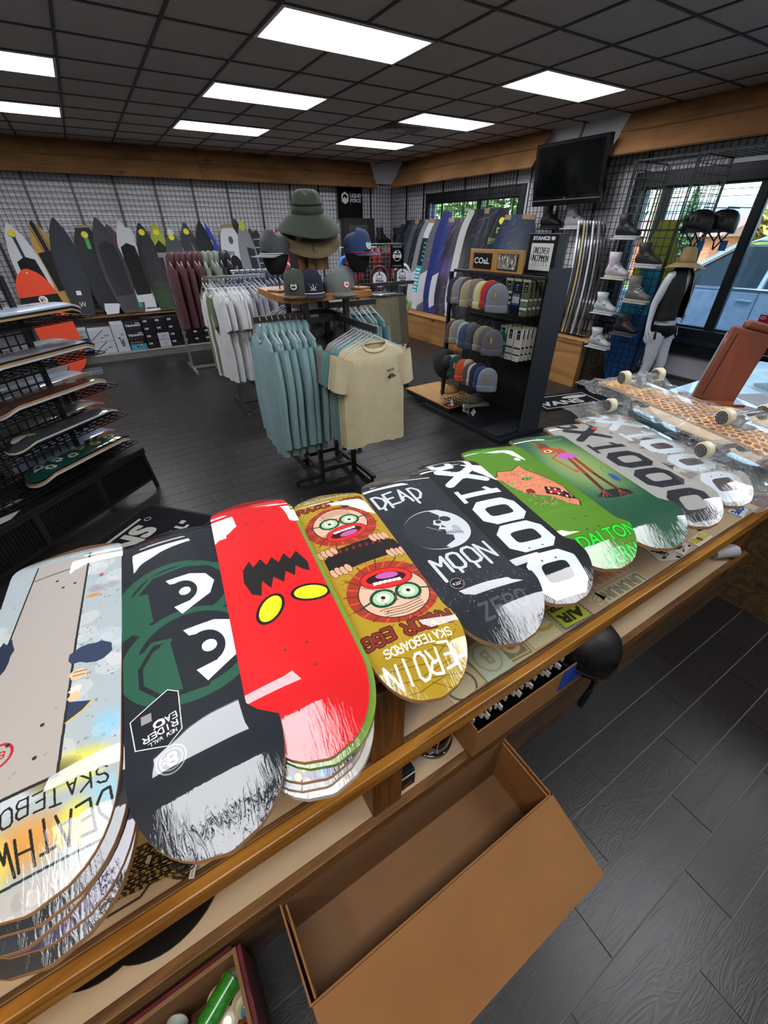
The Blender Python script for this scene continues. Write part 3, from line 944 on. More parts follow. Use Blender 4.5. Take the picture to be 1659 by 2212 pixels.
def art_wall():            # white board, grey plank and lettering
    c = deck_cv(0.228, 0.812, '#9ca7aa'); g = random.Random(4)
    c.spray(60, (-110, 120, 115, 760), (8, 26), ['#b9c3c9', '#c9cdcb', '#cfc9bd'], 2, 0.35)
    c.poly([(-114, 740), (114, 735), (114, 812), (-114, 812)], '#8a5527'); c.poly([(-114, 770), (60, 752), (114, 757), (114, 735), (-114, 735)], '#9ca7aa')
    c.spray(120, (40, 150, 112, 700), (0.8, 2.6), ['#6d9fae', '#7a8a74', '#8f6a52', '#5c86a6'], 5)
    c.soft(73, 598, 5, 7, '#b3242a', 1); c.soft(66, 552, 22, 16, '#8a8288', .8); c.soft(95, 556, 16, 14, '#8f8a8c', .8); c.soft(60, 530, 16, 8, '#c4782d', 1); c.soft(75, 352, 14, 12, '#d6cf3a', 1); c.soft(96, 196, 26, 34, '#7fb6d0', .8)
    c.soft(55, 140, 60, 34, '#d8d23a', .9); c.soft(0, 70, 60, 34, '#c98a3a', .9); c.soft(60, 70, 34, 30, '#dcd548', .9); c.soft(-50, 60, 40, 40, '#ddd846', .8); c.soft(95, 88, 34, 26, '#8fc0d4', .8); c.soft(30, 140, 40, 26, '#4a4440', .8)
    c.poly([(-104, 130), (35, 137), (45, 700), (-60, 690)], '#a09a94'); c.spray(40, (-90, 150, 30, 680), (1, 3), ['#a29b95', '#8d8782'], 9)
    c.line([(35, 137), (38, 400), (45, 700)], 4, '#23201e'); c.line([(-104, 130), (35, 137)], 5, '#23201e'); c.line([(-60, 640), (42, 655)], 3, '#35302d'); c.line([(-104, 130), (-60, 690)], 3, '#23201e')
    c.blob(-84, 420, 26, '#232c3f', 1, .25, 1, .7, 1.9); c.blob(-104, 300, 26, '#232c3f', 2, .2, 1, .6, 1.6)
    c.blob(66, 362, 30, '#2a3550', 3, .2, 1, 1.2, .8); c.blob(48, 318, 13, '#dcb08a', 4, .2); c.line([(40, 324), (60, 322)], 1.5, '#3a2a22'); c.line([(40, 316), (58, 314)], 1.5, '#3a2a22'); c.blob(45, 285, 9, '#cfc6bb', 5); c.blob(46, 270, 9, '#dcb08a', 6)
    c.poly([(38, 262), (72, 250), (60, 236), (38, 222)], '#28324a'); c.line([(72, 250), (60, 236), (38, 222)], 3, '#c9a53a')
    c.hand('SKATEBOARDS', 96, 124, 13, 22, '#1f1c1a', 2.6, 183, 0.12, 1.42); c.hand('DEATHWISH', 98, 92, 17, 36, '#1f1c1a', 3.4, 185, 0.12, 1.34)
    c.line([(-114, 30), (114, 40)], 3, '#2b2725'); c.rect(-114, 0, 114, 29, '#a7a6a4'); c.spray(20, (-110, 0, 110, 28), (3, 10), ['#c8c8c8', '#8f8e8d'], 8, .5)
    c.arc(-50, 208, 20, 20, 0, 360, 4, '#a3202c'); c.hand('8.5', -40, 214, 7, 11, '#a3202c', 2, 180)
    for p in ((5, 235), (-38, 222), (2, 180), (-42, 165), (0, 585), (22, 590), (-14, 615), (18, 640)): c.ell(p[0], p[1], 3.2, 3.2, '#2a2422')
    return c
def art_eyes():            # black board, green outlines, two white eyes
    c = deck_cv(0.226, 0.832, '#1b2026'); G = '#23523f'
    for (x, y) in ((-6, 500), (2, 330)):
        c.ell(x, y, 122, 112, G, -12, 1, 2.0); c.ell(x + 6, y + 4, 100, 92, '#1b2026', -12)
    c.poly([(-113, 545), (-60, 530), (-55, 440), (-113, 418)], G); c.poly([(-113, 365), (-30, 372), (-20, 250), (-70, 262), (-113, 300)], G)
    c.blob(-58, 372, 12, '#1b2026', 2, .1); c.line([(-30, 378), (-60, 368), (-84, 330), (-84, 290), (-50, 246), (20, 240)], 8, '#1b2026')
    c.line([(-30, 372), (-60, 380), (-95, 340), (-98, 290), (-60, 236), (10, 222)], 9, G); c.line([(-98, 520), (-50, 580), (20, 590), (113, 560)], 9, G)
    for (x, y, k) in ((20, 498, 0.92), (44, 322, 1.05)):
        c.poly([(x - 46 * k, y + 60 * k), (x + 10 * k, y + 62 * k), (x + 45 * k, y + 46 * k), (x + 60 * k, y + 12 * k), (x + 44 * k, y - 30 * k), (x - 22 * k, y - 72 * k), (x - 36 * k, y - 42 * k), (x, y - 36 * k), (x + 10 * k, y), (x - 10 * k, y + 36 * k), (x - 38 * k, y + 42 * k)], '#dfe9ee')
        c.ell(x - 14 * k, y + 2 * k, 33 * k, 40 * k, '#1b2026'); c.rect(x - 60 * k, y - 32 * k, x - 22 * k, y + 38 * k, '#1b2026'); c.ell(x - 8 * k, y + 2 * k, 13 * k, 14 * k, '#dfe9ee')
    c.hand('KROOKED', 40, 596, 5, 7, '#12291f', 1.4, -8, .1)
    c.poly([(-104, 232), (-44, 262), (-28, 250), (-30, 178), (-52, 160), (-98, 178)], '#15181c'); c.line([(-104, 232), (-44, 262), (-28, 250), (-30, 178), (-52, 160), (-98, 178), (-104, 232)], 1.6, '#d9dcdf')
    c.hand('EASY', -36, 214, 7, 11, '#e3e6e8', 1.8, 188); c.hand('RIDER', -36, 199, 8, 10, '#e3e6e8', 2, 188); c.hand('NEW WALL', -38, 184, 4, 6, '#c9ccce', 1.2, 188); c.rect(-88, 216, -72, 232, '#8a8d90'); c.ell(-62, 206, 9, 7, '#e3e6e8'); c.ell(-62, 205, 5, 4, '#15181c')
    for r, q in ((22, '#8b9094'), (20, '#20242a'), (17, '#7d8286'), (15, '#2b3036')): c.ell(-50, 137, r, r, q)
    c.hand('8', -44, 146, 11, 18, '#cfd3d6', 4, 185); c.hand('25', -54, 142, 5, 8, '#cfd3d6', 1.6, 185)
    c.soft(-40, 770, 24, 14, '#6b2326', .9); c.text('KROOKED', -52, 768, 11, '#8a3a3c', 8); return c
def art_red():             # red board: jagged mouth, two yellow eyes
    c = deck_cv(0.212, 0.826, '#d0161b')
    top = [(-58, 452), (-40, 478), (-34, 452), (-14, 474), (-4, 446), (12, 470), (24, 445), (42, 474), (52, 448), (72, 474), (88, 425), (84, 392)]
    bot = [(70, 402), (58, 420), (48, 386), (32, 408), (20, 374), (2, 400), (-10, 366), (-24, 398), (-34, 352), (-52, 366), (-62, 410)]
    c.poly(top + bot, '#1a1716')
    for x, y, a in ((-24, 308, 58), (66, 322, -10)): c.ell(x, y, 43, 27, '#14110f', a); c.ell(x, y, 36, 21, '#e6dc1c', a)
    holes(c, (166, 660), '#5b3a22'); c.rect(-90, 598, -76, 612, '#e6e2da'); c.rect(-86, 602, -81, 605, '#555'); c.rect(-86, 606, -78, 608, '#777')
    c.rect(-30, 742, 44, 766, '#a01217', .8)
    for i in range(16): c.rect(-26 + i * 4.3, 745, -26 + i * 4.3 + 2.2, 757, '#7c0d10')
    return c
def face(c, x, y, s, up):
    """comic face with green spectacles and wide red lips; up = 1 or -1"""
    F = lambda a, b: (x + a * s, y + b * s * up); L = '#2a1712'
    def E(a, b, rx, ry, col, rot=0): c.ell(*F(a, b), rx * s, ry * s, col, rot * up)
    E(0, 6, 92, 84, '#9c3320')
    for i in range(26):
        a = 2 * PI * i / 26; c.line([F(60 * math.cos(a), 60 * math.sin(a)), F(96 * math.cos(a + .15), 90 * math.sin(a + .15))], 3 * s, '#7a2417' if i % 2 else '#c9542e')
    E(0, 14, 72, 66, L); E(0, 14, 70, 64, '#d9ae93')
    for k in range(4): c.line([F(-40, 48 + k * 6), F(0, 54 + k * 6), F(40, 48 + k * 6)], 1.4 * s, L)
    for sx in (-1, 1):
        E(27 * sx, 22, 27, 24, '#123f2c'); E(27 * sx, 22, 21, 18, '#9fc59a'); E(27 * sx, 22, 13, 12, '#d6e6c4'); E(27 * sx, 21, 4.5, 4.5, '#1c2a20')
        c.line([F(52 * sx, 22), F(76 * sx, 28)], 4 * s, '#123f2c'); c.line([F(34 * sx, -6), F(56 * sx, -22)], 1.4 * s, L)
    E(2, -28, 56, 30, '#8d1517', 8); E(2, -28, 53, 27, '#d22423', 8); E(2, -28, 42, 16, '#2a0f12', 8); E(6, -34, 24, 9, '#b65aa0', 8)
    for i in range(6): c.rect(*(F(-30 + i * 10, -24 + i)), *(F(-21 + i * 10, -16 + i)), '#efe6d8')
    for i in range(14):
        g = random.Random(i); c.ell(*F(g.uniform(-60, 60), g.uniform(-10, 60)), 2.4 * s, 1.6 * s, '#8a5a44')
def art_faces():
    c = deck_cv(0.224, 0.810, '#a88a1c')
    g = random.Random(6)
    for i in range(60): a = g.uniform(0, 800); c.line([(g.uniform(-112, 112), a), (g.uniform(-112, 112), a + g.uniform(-8, 40))], 1.6, '#6b5410')
    face(c, -8, 548, 1.12, 1); face(c, 16, 268, 1.2, -1)
    c.poly([(-100, 430), (-60, 455), (40, 465), (104, 440), (112, 396), (60, 380), (-40, 372), (-100, 386)], '#1b1716')
    for hx, hy in ((-84, 452), (70, 462), (-72, 372), (88, 384)):
        for k in range(4): c.ell(hx - 20 + k * 13, hy + (k % 2) * 3, 9, 18, '#2a1712', 12); c.ell(hx - 20 + k * 13, hy + (k % 2) * 3, 7.6, 16.5, '#d2a283', 12)
    for i in range(8): x = -70 + i * 19; c.line([(x - 5, 440), (x + 5, 446)], 1.6, '#b3252a'); c.line([(x, 437), (x, 450)], 1.6, '#b3252a')
    c.hand('RAZOR EGG', 100, 156, 18, 30, '#7c2a20', 7, 180, .12, 1.3, drip=0, outline='#33120e')
    c.hand('SKATEBOARDS', 78, 112, 11, 17, '#e8e2dc', 3, 180, .1, 1.3); c.hand('HEROIN', 86, 82, 23, 46, '#ece9ec', 5.5, 178, .16, 1.3, seed=8)
    c.hand('RAZOR EGG', -104, 662, 18, 24, '#7c2a20', 6, 0, .12, 1.28, outline='#33120e'); c.hand('SKATEBOARDS', -74, 716, 10, 13, '#e8e2dc', 2.4, 0, .1, 1.35); c.hand('HEROIN', -84, 734, 22, 30, '#ece9ec', 4, 0, .14, 1.3, seed=8)
    c.ell(36, 650, 14, 14, '#15171c'); c.hand('FREE', 26, 648, 4, 8, '#b9c3cc', 1.6); return c
def art_moon():
    W, L = 0.27, 0.79
    c = deck_cv(W, L, '#24272d')
    c.spray(70, (-130, 0, 130, 760), (6, 26), ['#1f2228', '#2b2e35', '#24272d'], 12, .6)
    for i in range(10): c.line([(-120 + i * 22, 700), (-124 + i * 20, 610)], 1.4, '#44484f'); c.line([(-120 + i * 22, 640), (-90 + i * 20, 560)], 1.2, '#3d4149')
    W1 = '#c3c9cd'
    c.hand('DEAD', -118, 545, 31, 66, W1, 9, 3, .08, 1.34, 5, 26)
    c.ell(-6, 385, 96, 92, W1); c.ell(-10, 385, 92.5, 88.5, '#2c2f36')
    c.poly([(-10, 292), (40, 305), (74, 340), (88, 385), (78, 430), (40, 470), (8, 476), (30, 440), (18, 420), (2, 424), (-8, 405), (6, 392), (-4, 380), (14, 372), (6, 352), (22, 342), (16, 322), (-20, 306)], W1)
    c.ell(38, 420, 17, 13, '#2c2f36', -20); c.ell(12, 412, 9, 8, '#2c2f36'); c.poly([(14, 396), (22, 380), (8, 386)], '#2c2f36')
    for i in range(7): c.line([(10 + i * 7, 368 - i * 2), (11 + i * 7, 350 - i * 2)], 2, '#2c2f36')
    c.line([(8, 358), (56, 346)], 2, '#2c2f36'); c.line([(-30, 402), (-2, 372)], 2, '#aeb4b8'); c.ell(46, 366, 12, 18, '#8f959b', 0, .6)
    c.hand('MOON', -86, 215, 34, 60, W1, 9, 3, .08, 1.34, 7, 24)
    c.spray(260, (-125, 90, 125, 240), (.5, 1.3), ['#aeb4ba'], 3, .7)
    c.ell(-66, 172, 19, 19, '#101114'); c.ell(-66, 172, 17.5, 17.5, '#c9c9c9'); c.ell(-66, 172, 16.5, 16.5, '#101114'); c.text('9.25"', -66, 172, 12, '#e8e8e8', 0, 1, 1, True); c.soft(-54, 164, 4, 4, '#d02c2c', 1)
    c.hand('ZERO', -52, 62, 22, 34, '#4a4e56', 7, 3, .03, 1.5); return c
def art_gx(W, L, bg, fg, dot, camo=None):
    c = deck_cv(W, L, bg)
    if camo:
        g = random.Random(2)
        for i in range(90): c.blob(g.uniform(-W * 500, W * 500), g.uniform(0, L * 1000), g.uniform(12, 34), camo[i % len(camo)], i, .5, 1, 1.3, .8)
    k = L / 0.783
    def zero(y):
        w, h, b = 78, 62, 30
        c.poly([(-w + 8, y - h + b), (-w + 8 + b, y - h), (w - b, y - h), (w, y - h + b), (w, y + h - b), (w - b, y + h), (-w + 8 + b, y + h), (-w + 8, y + h - b)], fg)
        c.ell(4, y, 40, 25, camo[0] if camo else bg, 0, 1, 4.5)
    for y in (351, 217, 78): zero(y * k)
    c.poly([(-76, 444 * k), (72, 444 * k), (72, 470 * k), (50, 470 * k), (38, 490 * k), (22, 486 * k), (30, 468 * k), (-62, 468 * k), (-62, 492 * k), (-76, 492 * k)], fg)
    c.poly([(-76, 420 * k), (-62, 420 * k), (-62, 445 * k), (-76, 445 * k)], fg)
    for s in (-1, 1): c.line([(-66, (583 - s * 46) * k), (66, (583 + s * 46) * k)], 32, fg)
    c.line([(-2, 583 * k - 2), (2, 583 * k + 2)], 46, fg)
    c.line([(66, 652 * k), (66, 690 * k), (50, 716 * k), (-50, 716 * k), (-70, 700 * k), (-70, 664 * k), (-46, 648 * k), (-8, 648 * k), (-8, 678 * k)], 22, fg)
    c.ell(64, 622 * k, 13, 10, '#d8402a'); holes(c, (140 * k, 640 * k), '#55524e')
    return c
def art_beast():
    W, L = 0.262, 0.777
    c = deck_cv(W, L, '#4f7f17'); g = random.Random(5)
    for i in range(60): y = g.uniform(0, 770); c.line([(-131, y), (131, y + g.uniform(-20, 20))], 3, g.choice(['#5a8c1c', '#477314', '#537f1a']), .5)
    head = [(-120, 470), (-96, 478), (-84, 505), (-30, 492), (16, 520), (20, 480), (44, 440), (66, 390), (76, 340), (66, 296), (64, 250), (48, 226), (20, 250), (-2, 300), (-30, 316), (-70, 350), (-92, 400), (-98, 446)]
    c.poly(head, '#33160e'); c.poly([(x * .97 - 1, 368 + (y - 368) * .97) for x, y in head], '#d17f5e')
    for i in range(150):
        x, y = g.uniform(-80, 60), g.uniform(260, 480); c.arc(x, y, g.uniform(4, 9), g.uniform(3, 6), g.uniform(0, 90), g.uniform(160, 300), 1.2, g.choice(['#7a3a24', '#8f4a30', '#e8a484']), 8)
    c.poly([(10, 360), (50, 340), (62, 300), (46, 268), (20, 300), (-10, 320)], '#1d0f0c'); c.poly([(14, 346), (44, 326), (40, 300), (6, 322)], '#a3181c')
    for x, y in ((18, 344), (34, 332), (50, 318), (10, 322), (28, 306), (44, 286)): c.poly([(x - 5, y - 4), (x + 5, y + 1), (x, y + 11)], '#ece4d2')
    c.blob(-48, 352, 14, '#7e1416', 3); c.ell(-14, 424, 16, 10, '#111'); c.ell(-13, 424, 12, 8, '#2fbf3a'); c.ell(-12, 424, 4, 4, '#0a2a0c'); c.ell(-76, 414, 9, 6, '#2fbf3a'); c.poly([(60, 288), (66, 262), (50, 272)], '#1a0f0c')
    for t, x, y, s in (('DALTON', 26, 92, 56), ('DERN', 30, 34, 56)): c.text(t, x, y, s, '#0a4a14', 4, .92, 1, True, 2.4); c.text(t, x, y, s, '#1fd62f', 4, .92, 1, True, 0.9)
    c.text('HEROIN', -56, 690, 42, '#2bdb2f', 2, .9, 1, True, .8); c.text('SKATEBOARDS', -40, 664, 13, '#2bdb2f', 2, 1.2, 1, True)
    c.ell(40, 560, 12, 12, '#dfe6d8'); holes(c, (150, 620), '#253a0a'); return c
def art_creature():
    W, L = 0.262, 0.793
    c = deck_cv(W, L, '#1f4a34')
    for i in range(14): k = i / 13; c.soft(0, 430, 200 - 90 * k, 330 - 170 * k, (0.18 + .38 * k, .36 + .28 * k, .22 + .16 * k), .35)
    c.rect(-131, 0, 131, 200, '#194a32', .75); g = random.Random(3)
    for i in range(70): x = g.uniform(-131, 131); c.line([(x, g.uniform(150, 215)), (x + g.uniform(-12, 12), g.uniform(215, 262))], 2, '#1d5236')
    c.hand('COLLINS', -60, 716, 14, 22, '#9fc3a4', 1.4, 0, .15, 1.1); c.arc(30, 660, 60, 24, 20, 320, 3, '#7ea58a')
    H = '#b5432a'
    c.poly([(-64, 610), (-40, 640), (-20, 612), (-22, 560), (-60, 556)], '#5c3a22'); c.line([(-60, 600), (-66, 650), (-50, 612)], 3, H)
    c.ell(-42, 560, 32, 26, H); c.ell(-46, 556, 17, 12, '#e3c987'); c.ell(-48, 556, 8, 6, '#3a2a1a'); c.poly([(-24, 575), (14, 560), (20, 515), (-18, 520)], H)
    c.line([(-16, 530), (-64, 500), (-44, 400)], 7, H); c.blob(-40, 392, 9, H, 4); c.blob(0, 500, 34, '#b35cae', 6, .18, 1, 1.1, .8)
    c.line([(-8, 476), (-24, 360), (-40, 250)], 15, '#8f3220'); c.line([(14, 476), (6, 360), (10, 240)], 15, '#8f3220'); c.line([(-24, 360), (-40, 250)], 10, '#4a1d18'); c.line([(6, 360), (10, 240)], 10, '#4a1d18')
    c.blob(-14, 232, 46, '#1b1f1e', 8, .2, 1, 1.5, .5)
    for a in (-1, 0, 1):
        c.line([(-40, 256), (-52 + a * 14, 222)], 3, '#a83a28'); c.line([(10, 246), (6 + a * 14, 212)], 3, '#a83a28')
    c.blob(58, 318, 20, '#2c4f8a', 9, .3, 1, .7, 1.5)
    for a in range(5): c.line([(58, 306 + a * 8), (86, 296 + a * 10)], 2, '#2c4f8a')
    c.arc(70, 370, 18, 30, 0, 280, 2, '#4a6a44'); return c
def plain(W, L, col, seed=0):
    c = deck_cv(W, L, col); c.spray(40, (-W * 500, 0, W * 500, L * 1000), (8, 30), [col, '#777777'], seed, .15); return c

WR = dict(rough=0.5, coat=1.0, coat_rough=0.015, wrap=0.13, coat_ior=1.5)
ZT = 1.08
A = make_deck('white skateboard deck with a grey plank drawing and black lettering, top of the left stack', (-0.244, 1.165), (-0.305, 0.355), 1.13, 0.228, print_mat('white board graphic', art_wall(), **WR))
for k, (col, nm) in enumerate((('#23262b', 'black'), ('#2b2f38', 'charcoal'), ('#3a3450', 'dark violet'), ('#2a2a2c', 'sooty black'))):
    dx, dy = (0.012, -0.02, 0.016, 0.006)[k] * 0.6, (-0.012, -0.022, -0.03, -0.045)[k]
    make_deck(f'{nm} skateboard deck in the left stack, {ORD[k]} below the white lettered one', (-0.244 + dx, 1.165 + dy), (-0.305 + dx, 0.355 + dy), 1.13 - 0.0125 * (k + 1), 0.232, print_mat('stack deck %d' % k, plain(0.232, 0.812, col, k), **WR))
make_deck('black skateboard deck with green outlines and two white cartoon eyes', (-0.027, 1.117), (-0.073, 0.286), 1.13, 0.226, print_mat('eyes graphic', art_eyes(), **WR))
for k in range(4):
    make_deck(f'plain dark skateboard deck hidden in the stack under the white eyes, {ORD[k]} down', (-0.030, 1.10), (-0.072, 0.31), 1.13 - 0.0125 * (k + 1), 0.21, print_mat('under eyes %d' % k, plain(0.21, 0.79, '#3a3a3c', k), **WR))
make_deck('bright red skateboard deck with a jagged black mouth and yellow eyes, top of its stack', (0.196, 1.142), (0.096, 0.322), 1.135, 0.212, print_mat('red graphic', art_red(), **WR))
LIME = M('lime edge paint', '#7d9c3c', 0.3, coat=0.6)
for k, (col, nm, e) in enumerate((('#6f8f35', 'lime green edged', LIME), ('#38324a', 'multicolour sparkle', None), ('#8a8a90', 'grey', None), ('#c4c2bd', 'white', M('white edge', '#c9c7c2', 0.3, coat=0.6)))):
    dx, dy = (0.006, -0.012, -0.016, -0.012)[k], (-0.008, -0.014, -0.02, -0.03)[k]
    cv = plain(0.222, 0.826, col, k)
    if k == 1: cv.spray(900, (-111, 0, 111, 826), (3, 6), ['#2f6fd0', '#b33fa0', '#3fb36a', '#d8c23a', '#222222', '#7a4fd0'], 4, 1)
    make_deck(f'{nm} skateboard deck in the stack under the red one', (0.196 + dx, 1.142 + dy), (0.096 + dx, 0.322 + dy), 1.135 - 0.0125 * (k + 1), 0.222, print_mat('red stack %d' % k, cv, **WR), edge=e)
make_deck('mustard yellow skateboard deck with two green-spectacled comic faces', (0.439, 1.138), (0.336, 0.334), ZT, 0.224, print_mat('faces graphic', art_faces(), **WR))
make_deck('dark grey skateboard deck with crescent moon skull and dripping white lettering', (0.695, 1.123), (0.565, 0.344), ZT, 0.27, print_mat('moon graphic', art_moon(), **WR))
make_deck('glossy black skateboard deck with big white letter X and white zeros', (0.927, 1.123), (0.763, 0.357), ZT, 0.25, print_mat('black zeros graphic', art_gx(0.25, 0.783, '#16171a', '#d3dee2', 1), **WR))
make_deck('bright green skateboard deck with an orange snarling beast head', (1.15, 1.13), (0.975, 0.373), ZT, 0.262, print_mat('beast graphic', art_beast(), **WR))
make_deck('dark green skateboard deck with a one-eyed orange creature in a pink skirt', (1.401, 1.109), (1.177, 0.347), ZT, 0.262, print_mat('creature graphic', art_creature(), **WR))
make_deck('pale grey skateboard deck with big black letter X and black zeros', (1.627, 1.119), (1.377, 0.343), ZT, 0.262, print_mat('grey zeros graphic', art_gx(0.262, 0.815, '#93928e', '#24252b', 1), **WR))
make_deck('camouflage skateboard deck with white zeros, beside the bagged boards', (1.84, 1.115), (1.588, 0.345), ZT, 0.262, print_mat('camo zeros graphic', art_gx(0.262, 0.81, '#8f8c87', '#b4bec3', 1, ['#453f3b', '#75706b', '#93908b', '#a39f99']), **WR))

# added warm lamp, out of view behind the camera's left shoulder, warms the left shelf
lamp = thing('added_warm_lamp', 'warm lamp on an arm, added outside the view to warm the left counter shelf', 'lamp', (-1.25, -0.25, 0))
MB().tube([(-1.25, -0.55, 0), (-1.25, -0.55, 1.75), (-1.0, -0.25, 1.95)], 0.014, 8).build('arm', BLACK_METAL, lamp, world=True)
MB().lathe([(0.0, 0), (0.16, 0), (0.16, 0.02), (0, 0.02)], (-1.25, -0.55, 0), 20).build('base', BLACK_METAL, lamp, world=True)
MB().lathe([(0.03, 0.10), (0.09, 0.0), (0.086, 0.0), (0.026, 0.098)], (-1.0, -0.25, 1.87), 20).build('lamp_shade', BLACK_METAL, lamp, world=True)
ld = bpy.data.lights.new('added_warm_spot', 'SPOT'); ld.energy = 26; ld.color = (1.0, 0.72, 0.38); ld.shadow_soft_size = 0.05; ld.spot_size = R(100); ld.spot_blend = 0.8  # added warm spot light for the left end of the shelves
lo_ = bpy.data.objects.new('added_warm_spot', ld); COL.objects.link(lo_); lo_.location = (-1.0, -0.25, 1.88); lo_.rotation_euler = (Vector((0.55, 0.78, -1.2))).to_track_quat('-Z', 'Y').to_euler()

# ------------------------------------------------------------------ stickers on the upper shelf
PAPER = M('cream paper', '#cfc49f', 0.6, var=0.03)
def sticker(label, pts, art, z=0.6915, th=0.0012, cat='sticker'):
    """flat sticker; corner points in order near-left, near-right, far-right, far-left"""
    c = Vector((sum(p[0] for p in pts) / 4, sum(p[1] for p in pts) / 4, z))
    mb = MB(); i = mb.add([Vector((p[0], p[1], z + th)) - c for p in pts]); j = mb.add([Vector((p[0], p[1], z - 0.0006)) - c for p in pts])
    mb.face((i, i + 1, i + 2, i + 3), 0, [(0, 0), (1, 0), (1, 1), (0, 1)])
    for e in range(4): mb.face((i + e, j + e, j + (e + 1) % 4, i + (e + 1) % 4), 0, [(0.02, 0.02)] * 4)
    mb.face((j + 3, j + 2, j + 1, j), 0, [(0.02, 0.02)] * 4)
    o = mb.build('sticker', art, None, fix=True); o.location = c; o.matrix_basis = Matrix.Translation(c)
    return tag(o, label, cat)
def rot_rect(cx, cy, w, h, deg):
    a = R(deg); c, s = math.cos(a), math.sin(a)
    return [(cx + x * c - y * s, cy + x * s + y * c) for x, y in ((-w / 2, -h / 2), (w / 2, -h / 2), (w / 2, h / 2), (-w / 2, h / 2))]
c1 = Cv(100, 90, '#cfc49f', 3); c1.arc(45, 30, 38, 38, 0, 360, 6, '#77705c')
sticker('cream sticker with a thin dark ring, half under the yellow deck', rot_rect(0.585, 0.525, 0.13, 0.11, 6), print_mat('ring sticker', c1, 0.55))
c2 = Cv(100, 90, '#bfc9b0', 3); c2.ell(50, 46, 40, 38, '#a9ac93'); c2.ell(50, 46, 34, 32, '#c2c9b1'); c2.text('B', 50, 46, 50, '#a6a88e', 180, 1, 1, True, 1.5)
for k in range(4):
    sticker('pale green sticker with a faint round letter badge, ' + ('top of its pile' if k == 3 else '%s from the pile bottom' % ORD[k]), rot_rect(0.716 - 0.001 * k, 0.53 + 0.001 * k, 0.115, 0.13, -3 + k), print_mat('badge sticker %d' % k, c2, 0.5), z=0.6915 + 0.002 * k)
c3 = Cv(100, 100, '#cdbd92', 3); c3.rect(8, 8, 92, 92, '#8f8567'); c3.rect(13, 13, 87, 87, '#cdbd92'); c3.rect(17, 17, 83, 83, '#8f8567'); c3.arc(50, 56, 24, 24, 180, 360, 12, '#cdbd92'); c3.poly([(40, 20), (66, 48), (52, 70), (60, 34)], '#cdbd92')
sticker('square tan sticker with a dark border and pale swirl', rot_rect(0.815, 0.53, 0.115, 0.125, -4), print_mat('swirl sticker', c3, 0.5))
c4 = Cv(100, 80, '#d2c99d', 3); c4.arc(80, 60, 40, 30, 170, 300, 10, '#c9a24e')
sticker('plain cream sticker with an orange curve, under the dark moon deck', rot_rect(0.94, 0.53, 0.13, 0.11, -2), print_mat('curve sticker', c4, 0.5))
c5 = Cv(100, 90, '#5d5566', 3); g5 = random.Random(1)
for i in range(24): c5.rect(i * 8, 0, i * 8 + 4, 5, '#b5aec0'); c5.rect(i * 8, 85, i * 8 + 4, 90, '#b5aec0'); c5.rect(0, i * 8, 5, i * 8 + 4, '#b5aec0'); c5.rect(95, i * 8, 100, i * 8 + 4, '#b5aec0')
c5.rect(7, 7, 93, 83, '#b7c43a'); c5.text('AIR', 50, 32, 42, '#3a3a2c', 180, 1.1, 1, True, 2); c5.text('BLASTER', 50, 68, 20, '#3a3a2c', 180, 1, 1, True, 1)
sticker('lime sticker underneath the lime and purple lettered one', rot_rect(1.094, 0.518, 0.155, 0.125, -5), M('lime paper', '#b9c66c', 0.5), z=0.6910)
sticker('lime sticker with bold dark lettering and a chequered purple border', rot_rect(1.098, 0.527, 0.15, 0.12, -4), print_mat('lime sticker', c5, 0.45), z=0.6924)
c6 = Cv(60, 60, '#cfc29a', 3); c6.arc(30, 30, 22, 22, 20, 340, 3, '#7d7457'); c6.line([(10, 30), (50, 30)], 3, '#7d7457')
sticker('small cream cut-out sticker in front of the black deck', rot_rect(1.245, 0.51, 0.06, 0.045, 20), print_mat('cutout sticker', c6, 0.5))
for k, (col, y, nm) in enumerate((('#8b8576', 0.498, 'grey'), ('#d98f78', 0.57, 'coral'))):
    c7 = Cv(260, 70, '#cdc29b', 2); c7.hand('UNUNUN', 246, 56, 26, 40, col, 11, 180, 0, 1.5)
    sticker(f'long cream sticker with tall {nm} lettering', rot_rect(1.385 + 0.02 * k, y, 0.25, 0.066, -2), print_mat('long sticker %d' % k, c7, 0.5))
c8 = Cv(90, 90, '#dad6c8', 3)
for i in range(26): g = random.Random(i); c8.blob(g.uniform(8, 82), g.uniform(8, 82), g.uniform(2, 9), '#1c1a19', i, .5)
c8.arc(45, 45, 16, 20, 0, 360, 3, '#1c1a19'); c8.arc(45, 40, 8, 5, 180, 360, 2, '#1c1a19')
sticker('black and white drawn sticker in front of the bright green deck', rot_rect(1.72, 0.53, 0.11, 0.10, -20), print_mat('drawn sticker', c8, 0.45))
sticker('second black and white drawn sticker, under the dark green deck', rot_rect(1.82, 0.51, 0.10, 0.06, 10), print_mat('drawn sticker 2', c8, 0.45), z=0.6924)
c9 = Cv(140, 60, '#d9d6cc', 3); c9.hand('TOY', 134, 52, 14, 34, '#c9b428', 9, 180, .1); c9.ell(66, 30, 14, 16, '#6d3a22'); c9.hand('MACH', 50, 50, 9, 30, '#c9b428', 7, 180, .1, 1.2); c9.spray(20, (56, 18, 76, 44), (1, 2), ['#222', '#d8c43a'])
sticker('yellow and brown lettered cut-out sticker near the pine lip', rot_rect(1.955, 0.495, 0.13, 0.05, 2), print_mat('yellow letter sticker', c9, 0.45))
ca = Cv(80, 50, '#141414', 3); ca.text('NC', 40, 25, 34, '#dddddd', 180, 1, 1, True, 1)
sticker('small black sticker with white letters, behind the pale grey deck', rot_rect(2.055, 0.545, 0.075, 0.05, -8), print_mat('black sticker', ca, 0.45))
